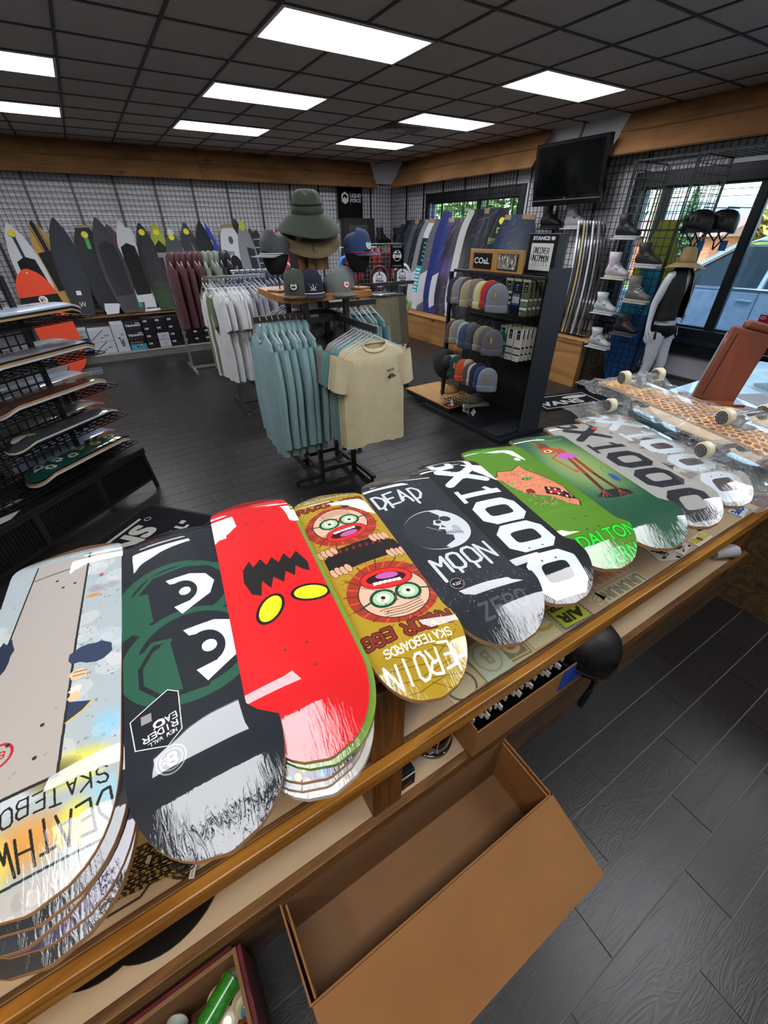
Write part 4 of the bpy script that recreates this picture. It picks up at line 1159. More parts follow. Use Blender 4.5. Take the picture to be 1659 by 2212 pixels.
cb_ = Cv(90, 60, '#dde3e6', 3); cb_.text('OPE', 45, 32, 44, '#1c4fae', 180, 1, 1, True, 2)
for k in range(3):
    sticker('white sticker with blue letters, ' + ('top of its pile' if k == 2 else ORD[k] + ' from the bottom of its pile'), rot_rect(2.345, 0.51, 0.105, 0.06, 14 - 4 * k), print_mat('blue letter sticker %d' % k, cb_, 0.45), z=0.6915 + 0.002 * k)
cc = Cv(40, 40, '#9c2a2a', 3); cc.arc(20, 20, 12, 12, 0, 360, 4, '#d8cfc8')
sticker('little red round sticker behind the camouflage deck', rot_rect(2.2, 0.60, 0.04, 0.03, 0), print_mat('red sticker', cc, 0.45))

# ------------------------------------------------------------------ bundle of glasses cords
CORD = M('dark braided cord', '#2a2116', 0.55, var=0.5, scale=400)
TAN = M('tan cord', '#a58a52', 0.6, var=0.3, scale=300)
g = random.Random(11)
P0, P1 = Vector((-0.40, 0.53, 0.70)), Vector((-0.21, 0.52, 0.70))
for k in range(24):
    w = (k % 12 - 5.5) * 0.0062; h = 0.694 + (k // 12) * 0.006 + g.uniform(0, 0.004)
    pts = []
    for q in range(10):
        s = q / 9; fan = 1 + 0.9 * max(0, s - 0.75) * 4 * g.uniform(0.4, 1)
        pts.append((P0.x + (P1.x - P0.x) * s * g.uniform(0.97, 1.03) - 0.02 * (s < .1), 0.545 - 0.02 * s + w * fan * (1.3 if s < .3 else 1), h + 0.004 * math.sin(7 * s + k)))
    t = thing('glasses_cord', f'braided eyewear cord in the dark bundle, {ORD[k]} across it from the counter side', 'cord', pts[0], 0, 'glasses cords in a bundle')
    mb = MB(); mb.tube(pts, 0.0021, 6)
    mb.build('braided_cord', CORD, t, smooth=True, world=True)
    sl = MB()
    for q in range(3, 24):
        s = q / 26; a = s * 9; i = min(8, int(a)); f = a - i
        p = Vector(pts[i]).lerp(Vector(pts[i + 1]), f); p2 = Vector(pts[i]).lerp(Vector(pts[i + 1]), min(1, f + 0.35))
        if (q + k) % 2: sl.tube([p + Vector((0, 0, 0.0009)), p2 + Vector((0, 0, 0.0009))], 0.0021, 5)
    sl.build('woven_fleck', TAN, t, world=True)
    e = Vector(pts[-1]); lp = [e + Vector((0.012 + 0.012 * math.cos(a) * 0.9, 0.005 * math.sin(a) + g.uniform(-.001, .001), 0.001)) for a in [PI + 2 * PI * i / 8 for i in range(9)]]
    MB().tube(lp, 0.0014, 5).build('end_loop', M('rubber loop', '#15120e', 0.5), t, smooth=True, world=True)
    if k % 4 == 0:
        MB().tube([e, e + Vector((0.008, 0, 0))], 0.003, 6).build('crimp', M('brass crimp', '#9c8040', 0.3, 1.0), t, world=True)
MB_ = MB().tube([(-0.40, 0.50, 0.694), (-0.36, 0.487, 0.694), (-0.30, 0.485, 0.694), (-0.275, 0.50, 0.697), (-0.27, 0.52, 0.70)], 0.0022, 6)
o = MB_.build('glasses_cord', CORD, None, smooth=True); tag(o, 'single black eyewear cord looping out of the bundle towards the pine lip', 'cord')
LBL = Cv(20, 40, '#d9d6cf', 4); [LBL.rect(5, 6 + i * 4, 15 - (i % 3) * 2, 7.6 + i * 4, '#555') for i in range(8)]
PRICE = print_mat('price label', LBL, 0.6)
sticker('small white price tag hanging off the cord bundle onto the pine lip', rot_rect(-0.197, 0.468, 0.011, 0.024, -25), PRICE, z=0.7015, cat='price tag')
sticker('small white price tag in the middle of the cord bundle', rot_rect(-0.272, 0.535, 0.008, 0.014, -30), PRICE, z=0.712, cat='price tag')
sticker('yellowed price tag beside the cord bundle', rot_rect(-0.252, 0.498, 0.02, 0.010, 12), M('yellow tag', '#b39a55', 0.6), z=0.692, cat='price tag')

# ------------------------------------------------------------------ boxes, cans and parts on the shelves under the counter
def carton(label, lo, hi, mat, name='carton', cat='box', lid=True, face=None, face_dir='-y', group=None):
    c = Vector([(a + b) / 2 for a, b in zip(lo, hi)]); d = Vector([abs(b - a) for a, b in zip(lo, hi)])
    t = thing(name, label, cat, (c.x, c.y, lo[2]), 0, group)
    MB().box((0, 0, d.z / 2), d).build('box_body', mat, t, bevel=0.002)
    if lid:
        lb = MB()
        lb.box((0, 0, d.z + 0.001), (d.x + 0.004, d.y + 0.004, 0.003)); 
        for sx in (-1, 1): lb.box((sx * (d.x / 2 + 0.0015), 0, d.z - 0.014), (0.002, d.y + 0.004, 0.03)); lb.box((0, sx * (d.y / 2 + 0.0015), d.z - 0.014), (d.x, 0.002, 0.03))
        lb.build('lid', mat, t)
    if face:
        rot = Matrix(((1, 0, 0), (0, 0, -1), (0, 1, 0))) if face_dir == '-y' else Matrix(((0, 0, -1), (-1, 0, 0), (0, 1, 0)))
        w = (d.x if face_dir == '-y' else d.y) * face[1]; h = d.z * face[2]
        p = (d.x * face[3], -d.y / 2 - 0.003, d.z * face[4]) if face_dir == '-y' else (-d.x / 2 - 0.003, -d.y * face[3], d.z * face[4])
        quad_part('label', face[0], t, p, w, h, rot)
    return t
BLUEC = M('teal blue carton', '#3f7f93', 0.6)
cl = Cv(100, 70, '#47879b', 3); cl.line([(10, 10), (90, 10), (90, 62), (10, 62), (10, 10)], 1.5, '#1d3d4c'); [cl.rect(24, 48 - i * 7, 24 + 30 - (i % 2) * 10, 51 - i * 7, '#1d3d4c') for i in range(4)]; cl.rect(60, 4, 92, 16, '#d8d8d2')
[cl.rect(62 + i * 2, 5, 63 + i * 2, 14, '#222') for i in range(14)]
carton('teal blue carton with a barcode on the shelf under the red deck, right one', (0.075, 0.555, 0.690), (0.190, 0.70, 0.80), BLUEC, face=(print_mat('blue carton label', cl, 0.5), 0.94, 0.9, 0, 0.48), lid=False)
carton('teal blue carton under the red deck, left one of the pair', (-0.05, 0.555, 0.690), (0.068, 0.70, 0.80), BLUEC, face=(print_mat('blue carton label 2', cl, 0.5), 0.94, 0.9, 0, 0.48), lid=False)
cl2 = Cv(100, 60, '#151516', 3); cl2.text('100', 50, 30, 36, '#e6e6e6', 0, 1, 1, True, .6)
carton('black carton with white numerals, on the sticker shelf behind the post under the yellow deck', (0.345, 0.60, 0.690), (0.50, 0.72, 0.80), M('black carton', '#141415', 0.5), face=(print_mat('black carton label', cl2, 0.5), 0.8, 0.6, 0, 0.5), lid=False)
cl3 = Cv(100, 100, '#17181a', 3); cl3.text('PARTS', 50, 24, 20, '#b32a2a', 0, 1, 1, True, 1); cl3.rect(0, 82, 100, 100, '#d8d8d8')
carton('small black, white and red carton beside the wooden post on the lower shelf', (0.342, 0.475, 0.353), (0.40, 0.56, 0.44), M('black carton', '#141415', 0.5), face=(print_mat('red carton label', cl3, 0.5), 0.96, 0.96, 0, 0.5), lid=False)
# glass jar with dark printed stickers
jar = thing('glass_jar', 'dark round jar with white scrawled print on the lower shelf', 'jar', (0.53, 0.555, 0.353))
cj = Cv(200, 100, '#0f0f11', 2); gj = random.Random(2)
for i in range(30): cj.arc(gj.uniform(0, 200), gj.uniform(10, 90), gj.uniform(5, 16), gj.uniform(5, 14), gj.uniform(0, 180), gj.uniform(200, 360), 1.4, '#b9b9b9')
MB().lathe([(0.0, 0.0), (0.066, 0.0), (0.068, 0.006), (0.068, 0.15), (0.062, 0.158), (0.0, 0.158)], n=28).build('jar_body', print_mat('jar print', cj, 0.15, 0.8), jar, smooth='auto')
MB().lathe([(0.07, 0.003), (0.0725, 0.004), (0.0725, 0.016), (0.07, 0.018)], n=28).build('base_rim', M('clear plastic rim', '#23262b', 0.1, coat=1), jar, smooth='auto')
# long carton of small bags pushed in over the lower shelf
KRAFT = M('kraft cardboard', '#96683a', 0.75, var=0.06, scale=5, bump=0.06, bscale=30)
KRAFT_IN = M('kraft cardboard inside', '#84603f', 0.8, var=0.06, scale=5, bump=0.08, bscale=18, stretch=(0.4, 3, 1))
tb = thing('open_carton', 'long open kraft carton of black and white packets, with blue tape, on the lower shelf', 'box', (0.885, 0.52, 0.366))
X0, X1, Y0, Y1, Zt = -0.285, 0.285, -0.095, 0.10, 0.19
MB().bbox((X0, Y0, 0), (X1, Y1, 0.004)).build('bottom', KRAFT, tb)
MB().bbox((X0, Y0, 0), (X1, Y0 + 0.004, Zt - 0.03)).build('front_wall', KRAFT, tb)
MB().bbox((X0, Y1 - 0.004, 0), (X1, Y1, Zt)).build('back_wall', KRAFT_IN, tb)
for x in (X0, X1 - 0.004): MB().bbox((x, Y0 + 0.0045, 0), (x + 0.004, Y1 - 0.0045, Zt - 0.02)).build('end_wall', KRAFT, tb)
MB().bbox((0.13, Y0 - 0.001, 0.035), (0.255, Y0 - 0.0003, 0.157)).build('blue_tape', M('blue tape', '#1b49b0', 0.5), tb)
BLKF, WHTF = M('black film', '#121214', 0.25), M('white print', '#d2d2d2', 0.4)
for k in range(22):
    x = 0.885 + X0 + 0.02 + k * 0.0245
    p = thing('packet', f'black and white packet filed upright in the long kraft carton, {ORD[k]} from its left end', 'packet', (x, 0.475, 0.373), 0, 'packets in the long carton')
    tl = 0.16 + 0.012 * math.sin(k * 2.1); ry = Matrix.Rotation(0.14 + 0.1 * math.sin(k), 3, 'Y')
    MB().box((0, 0.03, tl / 2), (0.006, 0.09, tl), ry).build('sleeve', BLKF, p)
    MB().box((-0.001 + 0.008 * math.sin(k), 0.0, tl - 0.012), (0.0068, 0.028 + 0.012 * (k % 3), 0.02), ry).build('white_flash', WHTF, p)
# helmet on the lower shelf with its strap hanging out
SHELL = M('matt black shell', '#0d0e10', 0.5, var=0.05)
STRAP = M('black webbing', '#101012', 0.7, bump=0.3, bscale=700)
def skate_helmet(label, loc, rz, logo=None, s=1.0, straps=True):
    t = thing('skate_helmet', label, 'helmet', loc, rz)
    def f(a, r, z, p):
        q = Vector(p); q.y *= 1.22
        if z < 0.04: q.z += 0.018 * math.cos(2 * a) - 0.01
        return q * s
    prof = [(0.099, 0.0), (0.108, 0.012), (0.112, 0.04), (0.111, 0.075), (0.1, 0.112), (0.078, 0.14), (0.045, 0.157), (0.0, 0.163)]
    MB().lathe(prof, n=26, fn=f).build('shell', SHELL, t, smooth='auto')
    MB().tube([f(2 * PI * k / 26, 0.105, 0.0, (0.105 * math.cos(2 * PI * k / 26), 0.105 * math.sin(2 * PI * k / 26), 0.0)) for k in range(26)], 0.006 * s, 6, closed=True).build('rim', M('rubber rim', '#17181b', 0.6), t, smooth=True)
    v = MB()
    for sx in (-1, 1):
        for y in (-0.05, 0.0, 0.05): v.box((sx * 0.104 * s, y * s, 0.08 * s), (0.016 * s, 0.014 * s, 0.03 * s), Matrix.Rotation(-sx * 0.25, 3, 'Y'))
    v.build('vent_hole', M('vent dark', '#050506', 0.9), t)
    MB().lathe([(0.08, 0.004), (0.098, -0.012), (0.1, 0.004)], n=24, fn=lambda a, r, z, p: Vector((p[0], p[1] * 1.2, p[2])) * s).build('foam_liner', M('grey foam', '#5d6166', 0.9), t, smooth=True)
    if logo: quad_part('logo', logo, t, (-0.0 * s, -0.132 * s, 0.055 * s), 0.11 * s, 0.028 * s, Matrix(((1, 0, 0), (0, 0.1, -1), (0, 1, 0.1))))
    return t
lg = Cv(110, 28, '#0d0e10', 4); lg.text('PRO', 24, 14, 17, '#e6e6e6', 0, 1.25, 1, True, .5, .2); lg.text('TEC', 86, 14, 17, '#e6e6e6', 0, 1.25, 1, True, .5, .2)
lg.line([(55, 25), (46, 13), (55, 5), (64, 13), (55, 25)], 2, '#e6e6e6'); lg.line([(50, 5), (60, 5)], 2, '#e6e6e6')
h1 = skate_helmet('black skate helmet with white lettering hanging over the toe board under the counter', (1.185, 0.475, 0.47), 0.35, print_mat('helmet logo', lg, 0.3))
MB().tube([(1.14, 0.425, 0.468), (1.16, 0.418, 0.40), (1.22, 0.41, 0.35), (1.26, 0.405, 0.30), (1.255, 0.405, 0.24), (1.22, 0.405, 0.16)], [0.008, 0.008, 0.009, 0.009, 0.012, 0.013], 6).build('chin_strap', STRAP, h1, world=True, smooth=True)
MB().tube([(1.28, 0.43, 0.466), (1.30, 0.415, 0.41), (1.28, 0.41, 0.34), (1.255, 0.408, 0.29)], 0.008, 6).build('chin_strap', STRAP, h1, world=True, smooth=True)
MB().box((1.256, 0.402, 0.28), (0.03, 0.012, 0.035)).build('buckle', M('black plastic', '#0b0b0c', 0.3), h1, world=True)
cup = thing('paper_cup', 'white plastic cup tipped over on the lower shelf near the end of the counter', 'cup', (2.40, 0.52, 0.392), 0, rot=Matrix.Rotation(R(78), 3, 'Y') @ Matrix.Rotation(0.5, 3, 'X'))
MB().lathe([(0.0, 0.0), (0.03, 0.0), (0.038, 0.11), (0.0395, 0.111), (0.0365, 0.108), (0.028, 0.004), (0.0, 0.004)], n=20).build('cup_wall', M('white plastic', '#b9bcbf', 0.4), cup, smooth='auto')
# round white and black cable hoops on the lower shelf at the left
for k, (cx, cy, r, nm) in enumerate(((-0.47, 0.675, 0.165, 'front'), (-0.335, 0.66, 0.18, 'rear'))):
    t = thing('skate_wheel_disc', f'white disc with black rings lying on the lower shelf at the left, {nm} one', 'disc', (cx, cy, 0.353 + 0.006 * k))
    for q, (a, b2, m) in enumerate(((0, .55, '#0f0f10'), (.55, .70, '#c9cbd0'), (.70, .74, '#0f0f10'), (.74, .90, '#c9cbd0'), (.90, 1.0, '#0f0f10'))):
        MB().lathe([(a * r, 0), (b2 * r, 0), (b2 * r, 0.004 + 0.0004 * q), (a * r, 0.004 + 0.0004 * q)] if a else [(0, 0), (b2 * r, 0), (b2 * r, 0.004), (0, 0.004)], n=48).build('ring' if q else 'disc_centre', M('disc ' + m, m, 0.35), t)
# carton of wheels on the floor at the lower left
wb = thing('wheel_carton', 'film-wrapped red carton full of loose skateboard wheels on the floor at the bottom left', 'box', (-0.34, 0.335, 0))
RED = M('dark red carton', '#5d1420', 0.4, coat=0.5, var=0.4, scale=14)
bx = MB
bx().bbox((-0.16, -0.13, 0), (0.14, 0.10, 0.01)).build('bottom', KRAFT, wb)
bx().bbox((0.128, -0.13, 0), (0.142, 0.10, 0.24)).build('side_wall', RED, wb, bevel=0.004)
bx().bbox((0.118, -0.13, 0), (0.1275, 0.10, 0.236)).build('inner_wall', KRAFT_IN, wb)
bx().bbox((-0.16, 0.09, 0), (0.118, 0.10, 0.232)).build('back_wall', KRAFT_IN, wb)
bx().bbox((-0.16, 0.1005, 0), (0.118, 0.108, 0.236)).build('side_wall', RED, wb)
bx().bbox((-0.16, -0.13, 0), (0.118, -0.12, 0.232)).build('front_wall', KRAFT, wb)
bx().bbox((-0.165, -0.12, 0), (-0.1605, 0.09, 0.232)).build('side_wall', KRAFT, wb)
URE, MINT = M('cream urethane', '#cfc6a8', 0.3, var=0.05), M('glow white urethane', '#c9d2c2', 0.3, var=0.05)
def wheel(label, loc, rot, mat, r=0.027, w=0.034, core=None, group=None):
    t = thing('skate_roller', label, 'wheel', loc, 0, group, rot=rot)
    MB().lathe([(0.006, -w / 2), (r * .62, -w / 2), (r * .8, -w / 2 * .95), (r, -w * .3), (r, w * .3), (r * .8, w / 2 * .95), (r * .62, w / 2), (0.006, w / 2)], n=22).build('tyre', mat, t, smooth='auto')
    MB().lathe([(0.004, -w * .5 - .001), (0.011, -w * .5 - .001), (0.011, w * .5 + .001), (0.004, w * .5 + .001)], n=14).build('bearing', core or STEEL, t)
    return t
GRN = M('green print film', '#2f8a2a', 0.3, coat=0.8, var=0.4, scale=90)
g = random.Random(5)
for k, (x, y, z, m) in enumerate(((0.085, 0.065, 0.165, URE), (0.045, 0.055, 0.15, URE), (0.10, 0.015, 0.15, URE), (0.06, 0.005, 0.145, URE), (-0.11, 0.045, 0.17, MINT), (-0.055, 0.06, 0.165, MINT), (-0.10, -0.03, 0.16, MINT), (0.10, -0.05, 0.14, URE), (-0.02, -0.08, 0.14, MINT), (0.03, -0.07, 0.145, URE))):
    wheel(f'{"cream" if m is URE else "greenish white"} skateboard wheel in the red carton, {ORD[k]} from its far corner', Vector((-0.34, 0.335, 0)) + Vector((x, y, z - 0.03)), Matrix.Rotation(g.uniform(0.2, 1.2), 3, 'X') @ Matrix.Rotation(g.uniform(-.5, .5), 3, 'Y'), m)
pk = thing('wheel_packet', 'green printed sleeve of wheels at the far corner of the red carton', 'packet', (-0.285, 0.375, 0.165), 0.5)
MB().tube([(-0.05, 0, 0), (0.05, 0, 0)], 0.026, 14).build('film_sleeve', GRN, pk, smooth='auto')
MB().tube([(-0.056, 0, 0), (-0.051, 0, 0)], 0.024, 14).build('wheel_end', URE, pk, smooth='auto')
cd = Cv(90, 110, '#1d1a33', 3); cd.text('BONES', 45, 96, 19, '#d9d9de', 0, 1, 1, True, .8); [cd.ell(24, 70 - i * 22, 12, 9, '#d9d9de') for i in range(3)]; [cd.ell(24, 70 - i * 22, 5, 4, '#1d1a33') for i in range(3)]; cd.ell(48, 78, 9, 8, '#d9d9de'); cd.ell(48, 78, 4, 3.5, '#1d1a33'); cd.rect(40, 20, 84, 56, '#cfcfd2'); [cd.rect(44 + i * 3, 24, 45.4 + i * 3, 42, '#222') for i in range(12)]; cd.rect(58, 60, 84, 76, '#4a4858')
pc = thing('wheel_card', 'dark purple header card with a barcode on a pack of white wheels', 'packet', (-0.395, 0.335, 0.178), 0, rot=Matrix.Rotation(-0.42, 3, 'Z') @ Matrix.Rotation(0.3, 3, 'X'))
quad_part('header_card', print_mat('wheel card', cd, 0.35, 0.6), pc, (0, 0, 0), 0.085, 0.105)
rp_ = thing('wheel_packet', 'red film packet at the near side of the red carton', 'packet', (-0.265, 0.265, 0.15), 0.9)
MB().loft([[Vector((x, 0.032 * s * math.cos(a), 0.014 * s * math.sin(a))) for a in [2 * PI * k / 12 for k in range(12)]] for x, s in ((-0.05, 0.5), (-0.035, 1), (0.03, 1), (0.05, 0.5))]).build('film_pouch', M('red film', '#a3141d', 0.25, coat=0.8, var=0.2, scale=30), rp_, smooth=True)
bp_ = thing('wheel_packet', 'pale blue film packet beside the red carton wall', 'packet', (-0.225, 0.345, 0.12), 0.2)
MB().loft([[Vector((x, 0.022 * s * math.cos(a), 0.018 * s * math.sin(a))) for a in [2 * PI * k / 12 for k in range(12)]] for x, s in ((-0.03, 0.5), (-0.02, 1), (0.012, 1), (0.018, 0.6))]).build('film_pouch', M('blue film', '#4f8aa8', 0.2, coat=0.8), bp_, smooth=True)

# ------------------------------------------------------------------ the big open shipping carton on the floor
bc = thing('shipping_carton', 'big long open brown shipping carton on the floor in front of the counter', 'box', (0.35, 0.33, 0))
def wavy(P, nu, nv, amp, seed, th=0.005):
    """a cardboard panel over four corners (in order), gently dented"""
    gg = random.Random(seed); ph = [gg.uniform(0, 6) for _ in range(4)]
    P = [Vector(p) for p in P]; n = (P[1] - P[0]).cross(P[3] - P[0]).normalized()
    def f(u, v):
        q = P[0].lerp(P[1], u).lerp(P[3].lerp(P[2], u), v)
        return q + n * amp * (math.sin(5 * u + ph[0]) * math.sin(3 * v + ph[1]) + 0.6 * math.sin(11 * v + 2.5 * math.sin(6 * u + ph[2])) * 0.5) * min(1, 8 * min(u, 1 - u)) * min(1, 8 * min(v, 1 - v))
    mb = MB(); mb.grid(f, nu, nv)
    k = len(mb.v); mb.v += [tuple(Vector(p) - n * th) for p in mb.v]
    mb.f += [tuple(i + k for i in reversed(q)) for q in mb.f[:]]; mb.m += mb.m[:]; mb.uv += mb.uv[:]
    b = [i for i in range(nu + 1)] + [j * (nu + 1) + nu for j in range(1, nv + 1)] + [nv * (nu + 1) + i for i in range(nu - 1, -1, -1)] + [j * (nu + 1) for j in range(nv - 1, 0, -1)]
    for i in range(len(b)): a, c = b[i], b[(i + 1) % len(b)]; mb.face((a, a + k, c + k, c))
    return mb
bx0, bx1, by0, by1, bz = -0.075, 0.785, 0.222, 0.437, 0.285
def bpart(nm, P, amp=0.003, seed=1, mat=KRAFT, nu=14, nv=6): wavy(P, nu, nv, amp, seed).build(nm, mat, bc, world=True, smooth='auto')
bpart('bottom', [(bx0, by0, 0.006), (bx1, by0, 0.006), (bx1, by1, 0.006), (bx0, by1, 0.006)], 0.0015, 2, KRAFT_IN, 20, 10)
bpart('back_wall', [(bx0, by1, 0.002), (bx1, by1, 0.002), (bx1, by1, bz), (bx0, by1, bz)], 0.002, 3, KRAFT_IN)
bpart('front_wall', [(bx0, by0, 0.002), (bx1, by0, 0.002), (bx1, by0, bz), (bx0, by0, bz)], 0.002, 4)
for x, s in ((bx0, 5), (bx1, 6)):
    bpart('end_wall', [(x, by0, 0.002), (x, by1, 0.002), (x, by1, bz), (x, by0, bz)], 0.001, s, KRAFT, 6, 6)
    k = 1 if x < 0 else -1
    bpart('end_flap', [(x + k * 0.012, by0 + 0.008, bz - 0.20), (x + k * 0.012, by1 - 0.03, bz - 0.16), (x + k * 0.014, by1 - 0.008, bz - 0.003), (x + k * 0.014, by0 + 0.008, bz - 0.003)], 0.002, s + 4, KRAFT, 6, 6)
bpart('back_flap', [(bx0, by1 + 0.009, bz - 0.2), (bx1, by1 + 0.009, bz - 0.2), (bx1, by1 + 0.007, bz), (bx0, by1 + 0.007, bz)], 0.001, 15)
bpart('front_flap', [(bx0 - 0.004, by0 - 0.222, bz - 0.135), (bx1 + 0.012, by0 - 0.218, bz - 0.105), (bx1, by0 - 0.002, bz + 0.002), (bx0, by0 - 0.002, bz + 0.002)], 0.006, 9, KRAFT, 30, 14)

# ------------------------------------------------------------------ complete boards in clear bags at the far end of the counter
FILM, _fn, _fb = new_mat('clear poly bag')
_tr = node(_fn, 'ShaderNodeBsdfTransparent'); _tr.inputs[0].default_value = (0.97, 0.98, 0.98, 1)
_gl = node(_fn, 'ShaderNodeBsdfGlossy'); _gl.inputs['Roughness'].default_value = 0.06
_df = node(_fn, 'ShaderNodeBsdfDiffuse'); _df.inputs['Color'].default_value = (0.8, 0.83, 0.85, 1)
_tc = node(_fn, 'ShaderNodeTexCoord')
_n1 = node(_fn, 'ShaderNodeTexNoise', Scale=26.0, Detail=5.0, Distortion=2.0); _fn.links.new(_tc.outputs['Object'], _n1.inputs['Vector'])
_bp = node(_fn, 'ShaderNodeBump', Strength=0.7, Distance=0.02); _fn.links.new(_n1.outputs['Fac'], _bp.inputs['Height'])
_fn.links.new(_bp.outputs[0], _gl.inputs['Normal'])
_lw = node(_fn, 'ShaderNodeFresnel', IOR=1.55); _fn.links.new(_bp.outputs[0], _lw.inputs['Normal'])
_m1 = node(_fn, 'ShaderNodeMixShader'); _m1.inputs[0].default_value = 0.06; _fn.links.new(_tr.outputs[0], _m1.inputs[1]); _fn.links.new(_df.outputs[0], _m1.inputs[2])
_m2 = node(_fn, 'ShaderNodeMixShader'); _fg = node(_fn, 'ShaderNodeNewGeometry'); _fm = node(_fn, 'ShaderNodeMath', operation='SUBTRACT', use_clamp=True); _fn.links.new(_lw.outputs[0], _fm.inputs[0]); _fn.links.new(_fg.outputs['Backfacing'], _fm.inputs[1]); _fn.links.new(_fm.outputs[0], _m2.inputs[0]); _fn.links.new(_m1.outputs[0], _m2.inputs[1]); _fn.links.new(_gl.outputs[0], _m2.inputs[2])
_fn.links.new(_m2.outputs[0], _fn.nodes['Material Output'].inputs['Surface'])

def art_comb():
    W, L = 0.215, 0.925
    c = deck_cv(W, L, '#d8b566'); rr = 17
    for j in range(-2, 40):
        for i in range(-5, 6):
            x, y = i * rr * 1.74 + (j % 2) * rr * 0.87, j * rr * 1.5
            g = random.Random(i * 91 + j); col = '#6f2f18' if g.random() < .45 else '#985222'
            if y > 640: col = '#c08a3a' if g.random() < .5 else '#a8702e'
            c.poly([(x + rr * .80 * math.sin(PI / 3 * k), y + rr * .80 * math.cos(PI / 3 * k)) for k in range(6)], col)
    return c
DISK = Cv(60, 60, '#1b1b1c', 4)
for r, q in ((22, '#8c8a84'), (19, '#1b1b1c'), (14, '#b4b2aa'), (12, '#1b1b1c'), (7, '#9a9a9c'), (4, '#2a2a2c')): DISK.ell(30, 30, r, r, q)
for k in range(14): DISK.blob(30 + 25 * math.cos(k * .45), 30 + 25 * math.sin(k * .45), 3, '#8c8a84', k, .5)
DISKM = print_mat('wheel face', DISK, 0.4)
def add_trucks(o, L, W, h, s=1.0):
    """two trucks with four wheels standing on the graphic side (board frame)"""
    for sy in (-1, 1):
        y = sy * L * 0.275
        MB().box((0, y, h + 0.004), (0.055, 0.08, 0.006)).bar((0, y - sy * 0.02, h + 0.006), (0, y + sy * 0.006, h + 0.042), 0.026, 0.03).tube([(-W * .42, y, h + 0.046), (W * .42, y, h + 0.046)], 0.009, 10).tube([(-W * .5, y, h + 0.046), (W * .5, y, h + 0.046)], 0.004, 8).build('truck', STEEL, o, smooth='auto')
        for sx in (-1, 1):
            mb = MB(); x = sx * W * 0.44; r, w = 0.03, 0.036
            mb.lathe([(0.005, -w / 2), (r * .7, -w / 2), (r, -w * .32), (r, w * .32), (r * .7, w / 2), (0.005, w / 2)], n=24).xf(Matrix.Translation((x, y, h + 0.046)) @ Matrix.Rotation(PI / 2, 4, 'Y'))
            wo = mb.build('wheel', URE, o, smooth='auto')
            for q in (-1, 1):
                fb = MB(); i = fb.add([(x + q * (w / 2 + 0.0012), y + 0.0235 * math.cos(2 * PI * k / 24), h + 0.046 + 0.0235 * math.sin(2 * PI * k / 24)) for k in range(24)])
                fb.face([i + k for k in range(24)], 0, [(0.5 + 0.5 * math.cos(2 * PI * k / 24), 0.5 + 0.5 * math.sin(2 * PI * k / 24)) for k in range(24)])
                fb.build('wheel_face', DISKM, wo)
def bagged(label, N, T, z, W, art, seed, lift, name='complete_skateboard', roll=0.0):
    o = make_deck(label, N, T, z, W, art, name, h=0.035, roll=roll); o['category'] = 'skateboard'
    L = (Vector(N) - Vector(T)).length
    add_trucks(o, L, W, 0.035)
    g = random.Random(seed)
    def f(u, v):
        a = -0.10 + 1.2 * u; x = (a - 0.5) * (W + 0.05); y = (v - 0.5) * (L + 0.13)
        e = min(1.0, max(0.0, min(u, 1 - u) * 5)); ev = min(1.0, max(0.0, min(v, 1 - v) * 7))
        hump = sum(math.exp(-((y - sy * L * .275) / 0.085) ** 2) for sy in (-1, 1))
        zz = -0.012 + (0.052 + lift * hump) * e * ev + 0.006 * math.sin(17 * u + 31 * v + seed) * e + 0.004 * math.sin(43 * v - 23 * u) + 0.01 * math.sin(9 * v + 4 * seed) * e * ev
        return Vector((x * (1 - 0.12 * (1 - ev)) + 0.006 * math.sin(27 * v + seed), y, zz))
    MB().grid(f, 34, 70).build('plastic_bag', FILM, o, smooth=True, fix=False)
    return o
pg = deck_cv(0.215, 0.85, '#1d2b26'); [pg.soft(0, 200 + 80 * i, 90, 120, '#23402f' if i > 3 else '#15181c', .6) for i in range(8)]
bagged('dark green complete skateboard in a clear bag, lying below the honeycomb one', (1.985, 1.175), (1.735, 0.33), 1.09, 0.215, print_mat('under board graphic', pg, 0.3, 0.8), 3, 0.03)
bagged('honeycomb patterned complete skateboard in a clear crinkled bag, wheels upwards', (2.11, 1.225), (1.84, 0.34), 1.185, 0.215, print_mat('honeycomb graphic', art_comb(), 0.3, 0.6), 7, 0.055)

# brown stand leaning back on the counter
BROWN = wood('red brown wood', '#7d3f22', '#5c2b16', 'Z', 3, rough=0.35, knots=False, ring=3, coat=0.3)
st = thing('screen_stand', 'reddish brown wooden screen stand leaning back at the end of the counter', 'stand', (2.61, 0.91, 1.07), R(-45))
rx = Matrix.Rotation(R(12), 4, 'Y') @ Matrix.Rotation(R(-10), 4, 'X')
def stand_part(nm, lo, hi, mat, bev=0.004):
    MB().bbox(lo, hi).xf(rx).build(nm, mat, st, bevel=bev)
stand_part('back_board', (-0.10, -0.012, 0.0), (0.10, 0.012, 0.36), BROWN, 0.008)
stand_part('groove', (-0.068, -0.0135, 0.02), (-0.062, -0.0121, 0.33), M('dark groove', '#26100a', 0.8))
stand_part('top_rail', (-0.05, -0.02, 0.3605), (0.10, 0.03, 0.40), BROWN, 0.012)
stand_part('grey_back', (-0.098, 0.0125, 0.0), (-0.07, 0.03, 0.33), M('grey laminate', '#7d7f80', 0.5))
MB().bbox((-0.13, -0.06, 0.0), (0.13, 0.10, 0.014)).build('foot', BROWN, st)

